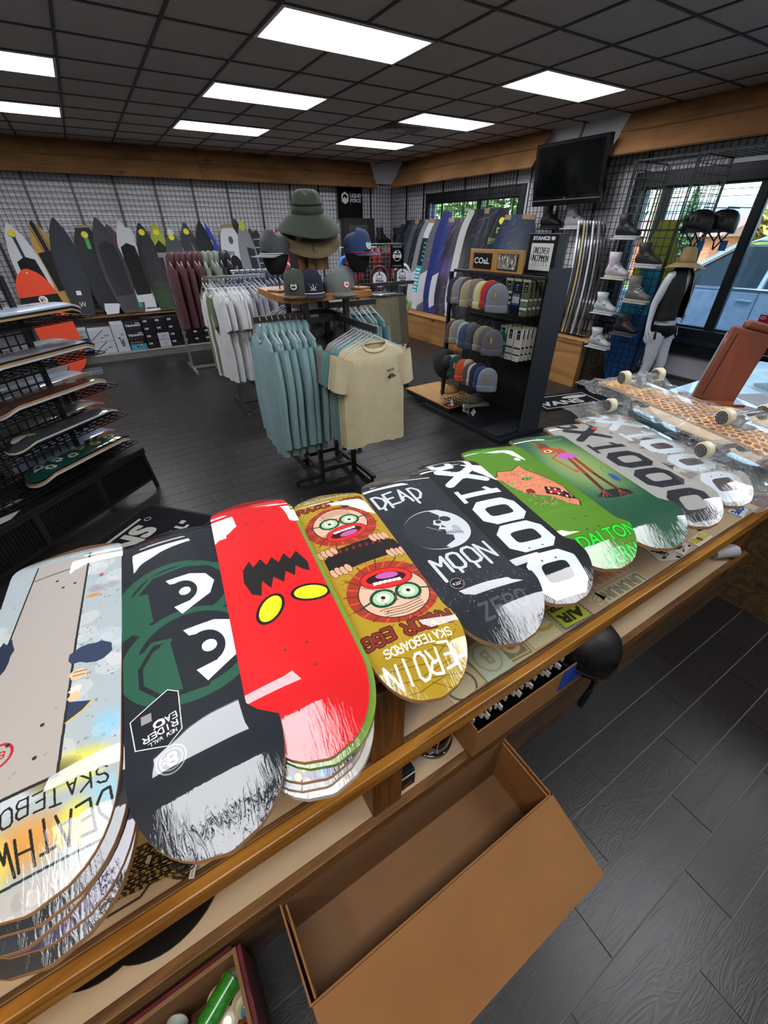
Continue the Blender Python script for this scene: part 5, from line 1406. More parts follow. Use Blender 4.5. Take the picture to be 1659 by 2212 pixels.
# glass display case with papers beyond the counter
case = thing('display_case', 'low display case with a pale top beyond the end of the counter', 'display case', (3.9, 1.0, 0))
MB().bbox((3.15, 0.55, 0.0), (4.7, 1.4, 0.86)).build('case_body', BLACK_PAINT, case, world=True)
MB().bbox((3.13, 0.53, 0.8605), (4.72, 1.42, 0.885)).build('case_top', M('pale blue laminate', '#a9c3d4', 0.25, coat=0.4), case, world=True)
g = random.Random(3)
for k, (x, y, w, h, r, nm) in enumerate(((3.30, 1.12, 0.3, 0.22, 12, 'white sheet of paper with a folded corner beside the brown stand'), (3.55, 0.95, 0.22, 0.3, -30, 'grey printed sheet of paper behind the brown stand'), (3.75, 0.80, 0.3, 0.22, 20, 'white sheet of paper by the right frame edge'))):
    sticker(nm, rot_rect(x, y, w, h, r), M('paper %d' % k, ['#c9ced2', '#8f8f92', '#c2ccd4'][k], 0.6), z=0.8865, cat='paper')
tr = thing('document_tray', 'clear blue edged plastic tray on the display case at the right edge', 'tray', (3.95, 0.98, 0.886), R(-30))
CLR = M('clear acrylic', '#bfe0ea', 0.05, alpha=0.25, var=0.02)
for lo, hi in (((-0.2, -0.14, 0), (0.2, 0.14, 0.004)), ((-0.2, -0.14, 0.0045), (-0.196, 0.14, 0.09)), ((0.196, -0.14, 0.0045), (0.2, 0.14, 0.06)), ((-0.195, 0.136, 0.0045), (0.195, 0.14, 0.09))):
    MB().bbox(lo, hi).build('tray_wall', CLR, tr)
MB().bbox((-0.15, -0.1, 0.0045), (0.15, 0.1, 0.02)).build('contents', M('dark leaflets', '#33343a', 0.5), tr)
cable = MB().tube([(2.75, 0.72, 1.075), (3.1, 0.62, 0.95), (3.4, 0.72, 0.892), (3.7, 0.66, 0.892), (4.0, 0.6, 0.892)], 0.004, 6).build('cable', M('black cable', '#0c0c0c', 0.5), None, smooth=True)
tag(cable, 'thin black cable running across the papers beyond the brown stand', 'cable')

# two boxes of helmets on the window sill
def hbox_art():
    c = Cv(120, 100, '#151517', 3); c.rect(0, 50, 120, 100, '#8a1620'); c.ell(62, 84, 26, 15, '#0d0d0e'); c.rect(36, 84, 88, 100, '#0d0d0e')
    c.ell(12, 86, 8, 8, '#d6c9c6'); c.ell(12, 86, 6, 6, '#8a1620'); c.text('P', 12, 86, 8, '#e0d5d2', 0, 1, 1, True); c.text('PRO-TEC', 62, 58, 16, '#3d0a10', 0, 1.3, 1, True, .6)
    c.ell(24, 26, 14, 12, '#3a3a3e'); c.ell(24, 24, 10, 8, '#1c1c1f'); c.rect(62, 24, 112, 40, '#5e121a'); c.rect(60, 12, 110, 15, '#bdbdbd'); return c
HB = print_mat('helmet box print', hbox_art(), 0.35, 0.4)
for k, z in enumerate((0.685, 0.89)):
    carton(f'red and black helmet carton on the window sill, {"upper" if k else "lower"} one of the stack', (5.88, 1.62, z), (6.13, 1.96, z + 0.2), M('black red carton', '#2a1013', 0.45), face=(HB, 1.0, 1.0, 0, 0.5), face_dir='-x', lid=False)
pc2 = thing('clear_packet', 'crumpled clear packet on top of the red helmet cartons', 'packet', (5.98, 1.80, 1.092))
MB().lathe([(0, 0.06), (0.05, 0.05), (0.09, 0.02), (0.1, 0.0), (0, 0)], n=16, fn=lambda a, r, z, p: (p[0] * (1 + .2 * math.sin(5 * a)), p[1] * (1 + .2 * math.sin(3 * a)), z)).build('film', FILM, pc2, smooth=True)

# ------------------------------------------------------------------ clothes: shirts, hangers, racks
def cloth(name, col, rough=0.85, var=0.06):
    return M(name, col, rough, var=var, scale=14, bump=0.12, bscale=500, sheen=0.04)
def shirt_mb(w=0.47, L=0.70, sleeve='short', depth=0.05, seed=0, sl_len=0.23):
    """a shirt hanging flat: width along x, depth along y, top of the shoulders at z = 0"""
    g = random.Random(seed); ph = [g.uniform(0, 6) for _ in range(5)]
    mb = MB(); rows = []; n = 28; sh = w * 0.47
    prof = [(0.0, .085), (-0.012, .11), (-0.028, .16), (-0.045, .20), (-0.075, .218), (-0.13, .222), (-0.2, .225), (-0.3, .228), (-0.42, .23), (-0.54, .232), (-0.66, .234), (-0.99, .236), (-1.0, .236)]
    for zz, ww in prof:
        z = zz * L if zz < -0.1 else zz
        hw = ww * w / 0.47
        t = min(1, -zz / 0.3); d = depth * (0.35 + 0.65 * min(1, -zz / 0.10))
        ring = []
        for k in range(n):
            a = 2 * PI * k / n; c, s = math.cos(a), math.sin(a)
            x = hw * (abs(c) ** 0.75) * (1 if c > 0 else -1)
            fold = t * (0.010 * math.sin(11 * x / w * 2 + ph[0]) + 0.007 * math.sin(23 * x / w * 2 + ph[1]) + 0.004 * math.sin(7 * z * 6 + ph[2]))
            y = d * 0.5 * (abs(s) ** 0.6) * (1 if s > 0 else -1) + fold
            zf = z + (0.012 * math.sin(6 * x / w + ph[3]) if zz < -.95 else 0) - (0.05 * (1 - abs(x) / 0.09) if zz > -0.02 and abs(x) < 0.09 and s < 0 else 0)
            ring.append(Vector((x, y, zf)))
        rows.append(ring)
    mb.loft(rows, cap=False)
    for sx in (-1, 1):
        rings = []
        N = 9 if sleeve == 'long' else 5
        total = 0.60 if sleeve == 'long' else sl_len
        for i in range(N):
            t = i / (N - 1)
            ang = R(-52) - R(30) * min(1, t * (2 if sleeve == 'long' else .6))
            if sleeve == 'long': cx = 0.205 * w / .47 + 0.062 * min(1, t * 3) - 0.01 * t; cz = -0.07 - total * t
            else: cx = 0.20 * w / .47 + 0.055 * t; cz = -0.08 - total * t * 0.92
            r = (0.078 - 0.022 * t) if sleeve == 'short' else (0.075 - 0.035 * t)
            dep = depth * (0.5 - 0.08 * t)
            ring = []
            for k in range(12):
                a = 2 * PI * k / 12
                q = Vector((r * math.cos(a), dep * math.sin(a) + 0.004 * math.sin(3 * a + ph[4] + 6 * t), 0))
                tilt = Matrix.Rotation(R(18 if sleeve == 'short' else 6) * -1, 3, 'Y')
                q = tilt @ q
                ring.append(Vector((sx * (cx + q.x), q.y, cz + q.z)))
            rings.append(ring)
        mb.loft(rings, cap=False)
    return mb
def collar_mb(w=0.47, depth=0.05):
    pts = []
    for k in range(18):
        a = 2 * PI * k / 18
        pts.append((0.085 * math.cos(a), depth * 0.30 * math.sin(a) - 0.002, 0.004 - (0.055 * max(0, -math.sin(a)) ** 0.8)))
    return MB().tube(pts, 0.0085, 6, closed=True)
def hood_mb():
    return MB().lathe([(0.02, 0.10), (0.07, 0.085), (0.098, 0.04), (0.10, 0.0), (0.085, -0.045), (0.05, -0.07)], n=16, sy=0.62, fn=lambda a, r, z, p: (p[0], p[1] * (0.7 if p[1] < 0 else 1.1) + 0.012, p[2] - 0.03 * max(0, -math.sin(a))))
def hanger_obj(parent=None):
    mb = MB()
    pts = [(0, 0, 0.04), (0, 0, 0.075)] + [(0.022 * math.sin(t), 0, 0.097 - 0.022 * math.cos(t)) for t in [i * PI * 1.35 / 8 for i in range(9)]]
    pts = [(0, 0, 0.04), (0, 0, 0.07)] + [(0.02 - 0.02 * math.cos(t), 0, 0.07 + 0.02 * math.sin(t)) for t in [i * PI * 1.25 / 8 for i in range(1, 9)]]
    mb.tube(pts, 0.0022, 6)
    return mb
HANG = M('clear hanger plastic', '#c6cbd0', 0.12, var=0.05, alpha=0.55, coat=0.6)
def make_hanger(label, group):
    t = thing('clothes_hanger', label, 'hanger', (0, 0, 0), 0, group)
    hanger_obj().build('hook', CHROME, t, smooth=True)
    MB().tube([(-0.205, 0, -0.058), (-0.19, 0, -0.048), (-0.03, 0, 0.022), (0, 0, 0.038), (0.03, 0, 0.022), (0.19, 0, -0.048), (0.205, 0, -0.058)], [0.005, 0.006, 0.006, 0.008, 0.006, 0.006, 0.005], 6).build('shoulder_bar', HANG, t, smooth=True)
    return t
SHIRTS = {}
def get_shirt(kind):
    if kind in SHIRTS: return SHIRTS[kind]
    root = thing({'tee': 't_shirt', 'long': 'long_sleeve_shirt', 'hood': 'hooded_top', 'jacket': 'jacket'}[kind], 'shirt', 'shirt')
    d = {'tee': dict(), 'long': dict(sleeve='long', L=0.74, depth=0.055, seed=3), 'hood': dict(sleeve='long', L=0.70, w=0.5, depth=0.085, seed=5), 'jacket': dict(sleeve='long', L=0.72, w=0.5, depth=0.10, seed=8)}[kind]
    mb = shirt_mb(**d); mb.build('shirt_body', cloth('cotton', '#888888'), root, smooth=True)
    if kind in ('tee', 'long'): collar_mb(depth=d.get('depth', .05)).build('collar', cloth('cotton', '#888888'), root, smooth=True)
    if kind in ('hood', 'jacket', 'long'):
        h = hood_mb(); 
        if kind == 'long': h.xf(Matrix.Diagonal((0.85, 0.6, 0.55, 1)))
        h.build('hood', cloth('cotton', '#888888'), root, smooth=True)
    SHIRTS[kind] = root
    return root
_first = set()
HANGERS = {}
def hang(kind, mat, loc, rz, label, cat='shirt', group=None, hlabel=None, hgroup=None, scale=None, extra=None):
    """shirt plus its hanger; loc is the point on the rail where the hook sits"""
    src = get_shirt(kind)
    hlabel = 'hanger of the ' + label.replace(',', '')
    mats = {'shirt_body': mat, 'collar': extra or mat, 'hood': mat}
    top = Vector(loc) - Vector((0, 0, 0.092))
    t = dup(src, loc=top - Vector((0, 0, 0.012)), rz=rz, label=label, group=group, mats=mats, scale=scale)
    if kind not in _first: _first.add(kind)
    t['category'] = cat
    h = HANGERS.get('h')
    if h is None:
        h = HANGERS['h'] = make_hanger(hlabel, hgroup); h.matrix_basis = Matrix.Translation(top) @ Matrix.Rotation(rz, 4, 'Z')
    else:
        h = dup(h, loc=top, rz=rz, label=hlabel, group=hgroup)
    return t
def clean_sources():
    for r in SHIRTS.values():
        for ch in kids(r): bpy.data.objects.remove(ch)
        bpy.data.objects.remove(r)

# ---- square display rack with the pine top
FX = thing('display_rack', 'square four-armed clothes rack of dark metal with a pine top board', 'clothes rack', (1.38, 3.22, 0))
px, py = (1.225, 1.545), (3.045, 3.40)
for x in px:
    for y in py: MB().bbox((x - 0.018, y - 0.018, 0.0), (x + 0.018, y + 0.018, 1.435)).build('post', GREY_METAL, FX, world=True, bevel=0.002)
for z in (0.075, 1.30):
    for y in py: MB().bbox((px[0] + 0.019, y - 0.015, z - 0.018), (px[1] - 0.019, y + 0.015, z + 0.018)).build('cross_bar', GREY_METAL, FX, world=True)
    for x in px: MB().bbox((x - 0.015, py[0] + 0.019, z - 0.018), (x + 0.015, py[1] - 0.019, z + 0.018)).build('cross_bar', GREY_METAL, FX, world=True)
for lo, hi in (((0.96, 3.005, 0.03), (1.206, 3.04, 0.06)), ((1.565, 2.74, 0.03), (1.60, 3.10, 0.06)), ((1.17, 3.36, 0.03), (1.205, 3.72, 0.06)), ((1.565, 3.385, 0.03), (1.83, 3.42, 0.06))):
    MB().bbox(lo, hi).build('foot_bar', GREY_METAL, FX, world=True, bevel=0.002)
for x, y in ((0.985, 3.02), (1.58, 2.77), (1.19, 3.69), (1.80, 3.40)): MB().lathe([(0.0, 0), (0.014, 0.0), (0.016, 0.006), (0.012, 0.03), (0, 0.03)], (x, y, 0), 12).build('foot', BLACK_METAL, FX, world=True)
RAIL_Z = 1.345
for lo, hi in (((0.84, 3.035, RAIL_Z - 0.028), (1.206, 3.05, RAIL_Z + 0.014)), ((1.445, 2.45, RAIL_Z - 0.028 - .03), (1.46, 3.026, RAIL_Z - 0.016)), ((1.565, 3.37, RAIL_Z - 0.028), (2.0, 3.385, RAIL_Z + 0.014)), ((1.33, 3.419, RAIL_Z - 0.028), (1.345, 3.92, RAIL_Z + 0.014))):
    MB().bbox(lo, hi).build('arm', GREY_METAL, FX, world=True, bevel=0.002)
TOPW = wood('pine top', '#a8722f', '#7d4f1d', 'X', 5, rough=0.45, ring=6)
tp = MB(); tp.prism([(1.02, 3.03), (1.075, 2.885), (1.715, 2.945), (1.76, 3.16), (1.72, 3.62), (1.06, 3.58)], 2, 1.436, 1.478)
tp.build('top_board', TOPW, FX, world=True, bevel=0.004)

# ---- shirts on the four arms
TEAL, TEAL2 = cloth('dusty teal jersey', '#7b999b'), cloth('grey teal jersey', '#6b8e8e')
CREAM, GREYJ = cloth('cream jersey', '#bfb391'), cloth('grey jersey', '#85827f')
HG = 'clear hangers on the square rack'; HL = 'clear hanger holding a shirt on the square rack with the pine top'
n = 8
for k in range(n):
    x = 0.875 + 0.043 * k
    hang('long', TEAL, (x, 3.043, RAIL_Z + 0.012), PI / 2 + R(180) + R(4 * math.sin(k * 2)), f'dusty teal long sleeve shirt on the left arm, {ORD[k]} from the left', group='teal long sleeve shirts', hlabel=HL, hgroup=HG, scale=(1, 1, 1.16))
cols = [CREAM, CREAM, CREAM, cloth('sea green jersey', '#5d8583'), TEAL2, GREYJ, GREYJ]
nm = ['cream t-shirt with a small black print, frontmost', 'cream t-shirt directly behind the printed one', 'second cream t-shirt behind the printed one', 'sea green t-shirt behind the cream ones', 'teal t-shirt behind the sea green one', 'grey t-shirt behind the teal ones', 'grey t-shirt nearest the posts']
for k in range(7):
    y = 2.475 + 0.048 * k
    t = hang('tee', cols[k], (1.452, y, RAIL_Z - 0.02), R(-2 + 3 * math.sin(k)), nm[k] + ' on the front arm', group='t-shirts on the front arm', hlabel=HL, hgroup=HG, scale=(1.03, 1, 1.0))
    if k == 0:
        cp = Cv(90, 90, '#bfb391', 3); gg = random.Random(4)
        for i in range(26): cp.blob(45 + gg.gauss(0, 15), 34 + gg.gauss(0, 8), gg.uniform(2, 7), '#22211f' if i % 4 else '#8f866c', i, .5)
        cp.hand('MANATEE', 14, 60, 6, 11, '#22211f', 2.2, 8, .15, 1.3)
        def patch(name, mat, cx, cz, w, h, yoff):
            mb = MB()
            mb.grid(lambda u, v: Vector((cx + (u - .5) * w, yoff, cz + (v - .5) * h)), 1, 1)
            return mb.build(name, mat, t, fix=False)
        patch('chest_print', print_mat('manatee print', cp, 0.8, cut=True), 0.105, -0.20, 0.095, 0.095, -0.040)
        ct = Cv(60, 60, '#bfb391', 3); ct.arc(30, 30, 24, 24, 0, 360, 3, '#7d7459'); ct.ell(30, 30, 9, 12, '#7d7459')
        patch('neck_print', print_mat('neck print', ct, 0.8, cut=True), 0.0, -0.045, 0.04, 0.04, 0.012)
rc = [GREYJ, GREYJ] + [TEAL2] * 6
for k in range(8):
    hang('tee', rc[k], (1.60 + 0.05 * k, 3.377, RAIL_Z + 0.012), PI / 2 + R(4 * math.sin(k * 3)), f'{"grey" if k < 2 else "teal"} t-shirt on the right rack arm, {ORD[k]} from the posts', group='shirts on the right arm', hlabel=HL, hgroup=HG, scale=(1, 1, 1.12))
for k in range(6):
    hang('tee', GREYJ, (1.338, 3.50 + 0.07 * k, RAIL_Z + 0.012), R(180 + 4 * math.sin(k)), f'grey t-shirt on the rear rack arm, {ORD[k]} from the posts', group='shirts on the rear arm', hlabel=HL, hgroup=HG)

# ---- chrome two-arm rack with white and grey tees
CR = thing('chrome_rack', 'chrome two-arm clothes rack on casters, in the middle of the floor', 'clothes rack', (1.2, 5.2, 0))
def tube_part(nm, pts, r, par, mat=CHROME): MB().tube(pts, r, 10).build(nm, mat, par, smooth='auto', world=True)
def bar_part(nm, lo, hi, par, mat=CHROME): MB().bbox(lo, hi).build(nm, mat, par, world=True, bevel=0.002)
bar_part('post', (1.10, 5.17, 0.08), (1.13, 5.20, 1.42), CR); bar_part('post', (1.46, 5.17, 0.08), (1.49, 5.20, 1.42), CR)
bar_part('rail', (0.99, 5.14, 1.42), (1.62, 5.165, 1.45), CR); bar_part('rail', (0.99, 5.22, 1.42), (1.62, 5.245, 1.45), CR); bar_part('rail_end', (1.62, 5.14, 1.30), (1.635, 5.245, 1.45), CR)
bar_part('base_bar', (1.10, 4.85, 0.06), (1.13, 5.62, 0.08), CR, GREY_METAL); bar_part('base_bar', (1.46, 4.85, 0.06), (1.49, 5.62, 0.08), CR, GREY_METAL); bar_part('base_bar', (1.131, 5.17, 0.06), (1.459, 5.20, 0.08), CR, GREY_METAL)
for x, y in ((1.115, 4.88), (1.115, 5.6), (1.475, 4.88), (1.475, 5.6)):
    MB().lathe([(0.0, -0.008), (0.022, -0.008), (0.026, 0), (0.022, 0.008), (0, 0.008)], n=16).xf(Matrix.Translation((x, y, 0.026)) @ Matrix.Rotation(PI / 2, 4, 'Y')).build('caster', STEEL, CR, world=True, smooth='auto')
WHT, GRY2 = cloth('white jersey', '#c9cac9'), cloth('mid grey jersey', '#8c8b93')
rc = [cloth('olive jersey', '#5f6a4a')] * 2 + [cloth('sand jersey', '#8d8468'), cloth('off white jersey', '#bdb9ad'), cloth('dark brown jersey', '#39312a')]
nmz = ['olive', 'olive', 'sand', 'off white', 'dark brown']
HG2, HL2 = 'clear hangers on the chrome rack', 'clear hanger holding a shirt on the chrome rack'
for k in range(5):
    hang('tee', rc[k], (1.0 + 0.035 * k, 5.36 - 0.0 * k, 1.43), PI / 2 + PI + R(3 * k), f'{nmz[k]} t-shirt at the back of the chrome rack, {ORD[k]} from left', group='coloured shirts on the chrome rack', hlabel=HL2, hgroup=HG2, scale=(1, 1, 1.25))
for k in range(13):
    m = WHT if k < 7 else GRY2
    t = hang('tee', m, (1.02 + 0.047 * k, 5.15, 1.43), PI / 2 + PI + R(12 + 5 * math.sin(k * 2.4)), ('white t-shirt with a dark chest print, first on the chrome rack' if k == 0 else f'{"white" if k < 7 else "grey"} t-shirt on the chrome rack, {ORD[k]} from the left'), group='white and grey shirts on the chrome rack', hlabel=HL2, hgroup=HG2, scale=(1.05, 1, 1.3))
    if k == 0:
        cw = Cv(50, 120, '#c9cac9', 3); cw.poly([(8, 118), (40, 112), (44, 60), (40, 4), (14, 30), (8, 70)], '#2a2a2e'); cw.blob(26, 80, 12, '#9c2a38', 3); cw.blob(26, 50, 10, '#b9b4b0', 4); cw.blob(28, 26, 9, '#9c2a38', 5)
        mb = MB(); mb.grid(lambda u, v: Vector((0.045 + (u - .5) * 0.06, -0.036, -0.27 + (v - .5) * 0.13)), 1, 1); mb.build('chest_print', print_mat('red dark print', cw, 0.8, cut=True), t, fix=False)
        cn = Cv(30, 30, '#222226', 3); cn.rect(8, 8, 22, 22, '#8f8f92')
        mb = MB(); mb.grid(lambda u, v: Vector(((u - .5) * 0.022, 0.012, -0.04 + (v - .5) * 0.04)), 1, 1); mb.build('neck_label', print_mat('neck label', cn, 0.8), t, fix=False)

# ---- chrome rack of navy jackets behind it
C3 = thing('chrome_rack', 'second chrome clothes rack, holding navy jackets behind the square rack', 'clothes rack', (1.8, 6.2, 0))
bar_part('rail', (1.52, 6.19, 1.40), (2.35, 6.22, 1.43), C3); bar_part('post', (1.54, 6.19, 0.06), (1.57, 6.22, 1.40), C3); bar_part('post', (2.30, 6.19, 0.06), (2.33, 6.22, 1.40), C3)
bar_part('base_bar', (1.54, 5.9, 0.0), (1.57, 6.5, 0.06), C3, GREY_METAL); bar_part('base_bar', (2.30, 5.9, 0.0), (2.33, 6.5, 0.06), C3, GREY_METAL)
NAVY, DKJ = cloth('navy shell', '#1d2b45', 0.6), cloth('slate shell', '#2b3242', 0.6)
for k in range(9):
    t = hang('jacket', NAVY if k < 4 else DKJ, (1.60 + 0.075 * k, 6.205, 1.425), PI / 2 + PI + R(30 - 4 * k), f'{"navy" if k < 4 else "slate"} jacket on the rear chrome rack, {ORD[k]} from the left', cat='jacket', group='jackets on the rear rack', hlabel='hanger holding a jacket on the rear chrome rack', hgroup='hangers on the rear rack', scale=(1.05, 1, 1.15))
    if k == 3: MB().bbox((0.02, -0.062, -0.62), (0.035, -0.056, -0.05)).build('yellow_zip', M('yellow tape', '#b9922a', 0.5), t)

# ---- maroon hoodies on the grey rack by the surfboards
GR = thing('clothes_rack', 'long grey metal clothes rack of maroon hoodies by the surfboards', 'clothes rack', (1.4, 7.4, 0))
GM = M('grey rack paint', '#8d9096', 0.4, 0.5)
bar_part('rail', (0.87, 7.39, 1.545), (1.93, 7.42, 1.60), GR, GM); bar_part('post', (0.93, 7.39, 0.05), (0.96, 7.42, 1.545), GR, GM); bar_part('post', (1.83, 7.39, 0.05), (1.86, 7.42, 1.545), GR, GM)
bar_part('foot_bar', (0.93, 7.05, 0.0), (0.965, 7.75, 0.05), GR, GM); bar_part('foot_bar', (1.83, 7.05, 0.0), (1.865, 7.75, 0.05), GR, GM); bar_part('base_bar', (0.966, 7.39, 0.01), (1.829, 7.42, 0.05), GR, GM)
MAR, SAGE, INK = cloth('maroon fleece', '#4a262b'), cloth('sage fleece', '#6f7568'), cloth('ink fleece', '#1a1b22')
for k in range(11):
    m, q = (MAR, 'maroon') if k < 6 else ((SAGE, 'sage grey') if k < 9 else (INK, 'black'))
    hang('hood', m, (0.985 + 0.079 * k, 7.405, 1.595), PI / 2 + PI + R(8 * math.sin(k * 2)), f'{q} hooded sweatshirt on the grey rack, {ORD[k]} from the left', cat='sweatshirt', group='hooded sweatshirts on the grey rack', hlabel='hanger holding a sweatshirt on the grey rack', hgroup='hangers on the grey rack', scale=(1.1, 1, 1.25))

# ---- khaki shorts on a rack
SR = thing('shorts_rack', 'dark rack of khaki shorts between the tow ropes and the beanie stand', 'clothes rack', (3.2, 5.0, 0))
bar_part('rail', (2.98, 5.10, 1.255), (3.62, 5.13, 1.295), SR, GREY_METAL); bar_part('post', (3.34, 5.135, 0.05), (3.37, 5.165, 1.42), SR, GREY_METAL); bar_part('base_bar', (3.34, 4.8, 0.0), (3.37, 5.5, 0.05), SR, GREY_METAL)
KHAKI, KH2 = cloth('khaki twill', '#6f6b54'), cloth('brown twill', '#5a5142')
def shorts_mb(seed):
    mb = MB(); 
    for sx in (-1, 1):
        rings = []
        for i, (z, hw, cx) in enumerate(((0, 0.10, 0.10), (-0.04, 0.105, 0.105), (-0.16, 0.122, 0.112), (-0.26, 0.128, 0.122), (-0.36, 0.135, 0.132), (-0.5, 0.14, 0.142), (-0.52, 0.14, 0.142))):
            ring = []
            for k in range(16):
                a = 2 * PI * k / 16
                ring.append(Vector((sx * (cx + hw * math.cos(a)), 0.026 * (1 + .3 * (i > 2)) * math.sin(a) + 0.006 * math.sin(4 * a + i + seed), z)))
            rings.append(ring)
        mb.loft(rings, cap=False)
    return mb
s0 = thing('shorts', 'khaki shorts with a black drawstring, first on the shorts rack', 'shorts', (0, 0, 0), 0, 'khaki shorts')
shorts_mb(1).build('shorts_body', KHAKI, s0, smooth=True)
MB().tube([(-0.20, -0.03, 0.002), (0, -0.034, -0.006), (0.20, -0.03, 0.002)], 0.006, 6).build('waistband', M('black elastic', '#141414', 0.8), s0)
MB().tube([(0.0, -0.036, -0.01), (-0.05, -0.04, -0.03), (-0.02, -0.042, -0.05), (0, -0.036, -0.012), (0.05, -0.04, -0.03), (0.03, -0.042, -0.06), (0.035, -0.042, -0.10)], 0.0025, 5).build('drawstring', M('black cord', '#101010', 0.8), s0)
for k in range(9):
    lab = s0['label'] if k == 0 else f'{"khaki" if k < 5 else "brown"} shorts on the shorts rack, {ORD[k]} from the left'
    loc = (3.015 + 0.04 * k, 5.115, 1.15); rz = R(-62 - 2.5 * k)
    if k == 0: s0.matrix_basis = Matrix.Translation(loc) @ Matrix.Rotation(rz, 4, 'Z') @ Matrix.Diagonal((1, 1, 1.1, 1))
    else: dup(s0, loc=loc, rz=rz, label=lab, mats={'shorts_body': KHAKI if k < 5 else KH2}, scale=(1, 1, 1.1))
sh = thing('clip_hanger', 'chrome clip hanger of the first khaki shorts on the shorts rack', 'hanger', (3.015, 5.115, 1.16), R(-62), 'clip hangers on the shorts rack')
MB().tube([(-0.16, 0, 0), (0.16, 0, 0)], 0.004, 6).tube([(0, 0, 0), (0, 0, 0.10), (0.01, 0, 0.125), (0.02, 0, 0.13)], 0.0025, 6).build('bar', CHROME, sh, smooth=True)
for sx in (-1, 1): MB().box((sx * 0.14, 0, -0.012), (0.03, 0.022, 0.045)).build('clip', CHROME, sh)
for k in range(1, 9): dup(sh, loc=(3.015 + 0.04 * k, 5.115, 1.16), rz=R(-62 - 2.5 * k), label=f'chrome clip hanger on the shorts rack, {ORD[k]} from the left')
sg = Cv(60, 90, '#0e0e12', 3); sg.ell(30, 48, 20, 22, '#d4d4d8'); sg.ell(30, 48, 18, 20, '#0e0e12'); sg.text('EDGE', 30, 46, 17, '#d4d4d8', 0, 1, 1, True, .8); sg.poly([(14, 58), (24, 66), (32, 58), (40, 64), (46, 58)], '#d4d4d8'); sg.rect(8, 80, 52, 88, '#5d5a78'); sg.rect(8, 4, 52, 10, '#5a5a60')
sp_ = thing('rack_sign', 'small black upright sign with a white round emblem on the shorts rack', 'sign', (3.355, 5.115, 1.42), R(-18))
MB().box((0, 0.004, 0.15), (0.18, 0.012, 0.26)).build('sign_frame', M('black acrylic', '#08080a', 0.15, coat=0.5), sp_, bevel=0.003)
quad_part('sign_face', print_mat('emblem sign', sg, 0.25), sp_, (0, -0.0035, 0.15), 0.16, 0.24, Matrix(((1, 0, 0), (0, 0, -1), (0, 1, 0))))
MB().tube([(0, 0, 0.0), (0, 0, 0.02)], 0.008, 8).build('stem', BLACK_METAL, sp_)
clean_sources()

# ------------------------------------------------------------------ hats on the square rack
def cap_obj(label, loc, rz, crown, brim, patch=None, rope=None, name='cap', crown_back=None, flat=True, cat='cap'):
    t = thing(name, label, cat, loc, rz)
    def cf(a, r, z, p):
        q = Vector(p); q.y *= 1.12
        if math.sin(a) < -0.3: q.z += 0.012 * (z / 0.12) * 2 if z > .04 else 0
        return q
    MB().lathe([(0.088, 0.0), (0.091, 0.02), (0.09, 0.055), (0.08, 0.09), (0.056, 0.114), (0.02, 0.124), (0.0, 0.125)], n=24, fn=cf).build('crown', crown, t, smooth='auto')
    def bf(u, v):
        a = PI + PI * (0.06 + 0.88 * u); r0 = 0.089
        x0, y0 = r0 * math.cos(a), r0 * math.sin(a) * 1.12
        x1, y1 = 0.093 * math.cos(a), -0.03 - 0.155 * (math.sin(PI * (0.06 + 0.88 * u))) ** 0.7
        x, y = x0 + (x1 - x0) * v, y0 + (y1 - y0) * v
        return Vector((x, y, 0.004 - (0.10 if not flat else 0.03) * abs(x) ** 1.5 * v * 3 - 0.012 * v))
    mb = MB(); mb.grid(bf, 18, 5); k = len(mb.v); mb.v += [(p[0], p[1], p[2] - 0.003) for p in mb.v]
    mb.f += [tuple(i + k for i in reversed(q)) for q in mb.f[:]]; mb.m += mb.m[:]; mb.uv += mb.uv[:]
    mb.build('brim', brim, t, smooth=True, fix=False)
    if rope: MB().tube([(0.092 * math.cos(a), 0.1035 * math.sin(a), 0.008) for a in [PI * (1.02 + 0.96 * i / 14) for i in range(15)]], 0.0035, 6).build('rope', rope, t, smooth=True)
    MB().lathe([(0.0, 0.128), (0.006, 0.127), (0.007, 0.123)], n=10).build('button', crown, t)
    if patch:
        mb = MB(); mb.grid(lambda u, v: Vector(((u - .5) * 0.07, -0.1035 * math.cos((u - .5) * .75) - 0.0 + 0.02 * max(0, v - .55) ** 1.2 * 1.4, 0.022 + v * 0.062)), 6, 4); mb.build('patch', patch, t, fix=False, smooth=True)
    return t
def round_patch(name, bg, ring, inner):
    c = Cv(60, 60, bg, 4); c.ell(30, 30, 27, 27, ring); c.ell(30, 30, 20, 20, inner); c.blob(30, 28, 10, ring, 3, .4, 1, 1.3, .5); return print_mat(name, c, 0.8, cut=True)
OLIVE, CHAR, NVY, GRC = cloth('olive twill', '#3d4438'), cloth('charcoal nylon', '#3d4046', 0.6), cloth('navy twill', '#151a2b'), cloth('grey green twill', '#686d6a')
TZ = 1.4785
cap_obj('olive cap with a dark round patch, on the pine top at the left', (1.17, 3.02, TZ), R(-35), OLIVE, cloth('dark olive twill', '#262b24'), round_patch('dark patch', '#3d4438', '#17191a', '#b9bdb8'))
cp2 = Cv(60, 60, '#151a2b', 4); cp2.line([(30, 14), (30, 46)], 4, '#d0d2d6'); cp2.arc(30, 28, 14, 14, 180, 360, 4, '#d0d2d6'); cp2.arc(30, 30, 24, 24, 20, 160, 3, '#d0d2d6'); cp2.ell(30, 44, 5, 5, '#d0d2d6'); cp2.rect(12, 6, 48, 10, '#d0d2d6')
cap_obj('navy rope cap with a white anchor emblem, front of the pine top', (1.255, 2.995, TZ), R(-12), NVY, NVY, print_mat('anchor patch', cp2, 0.8, cut=True), rope=M('white rope', '#c9c9c9', 0.7))
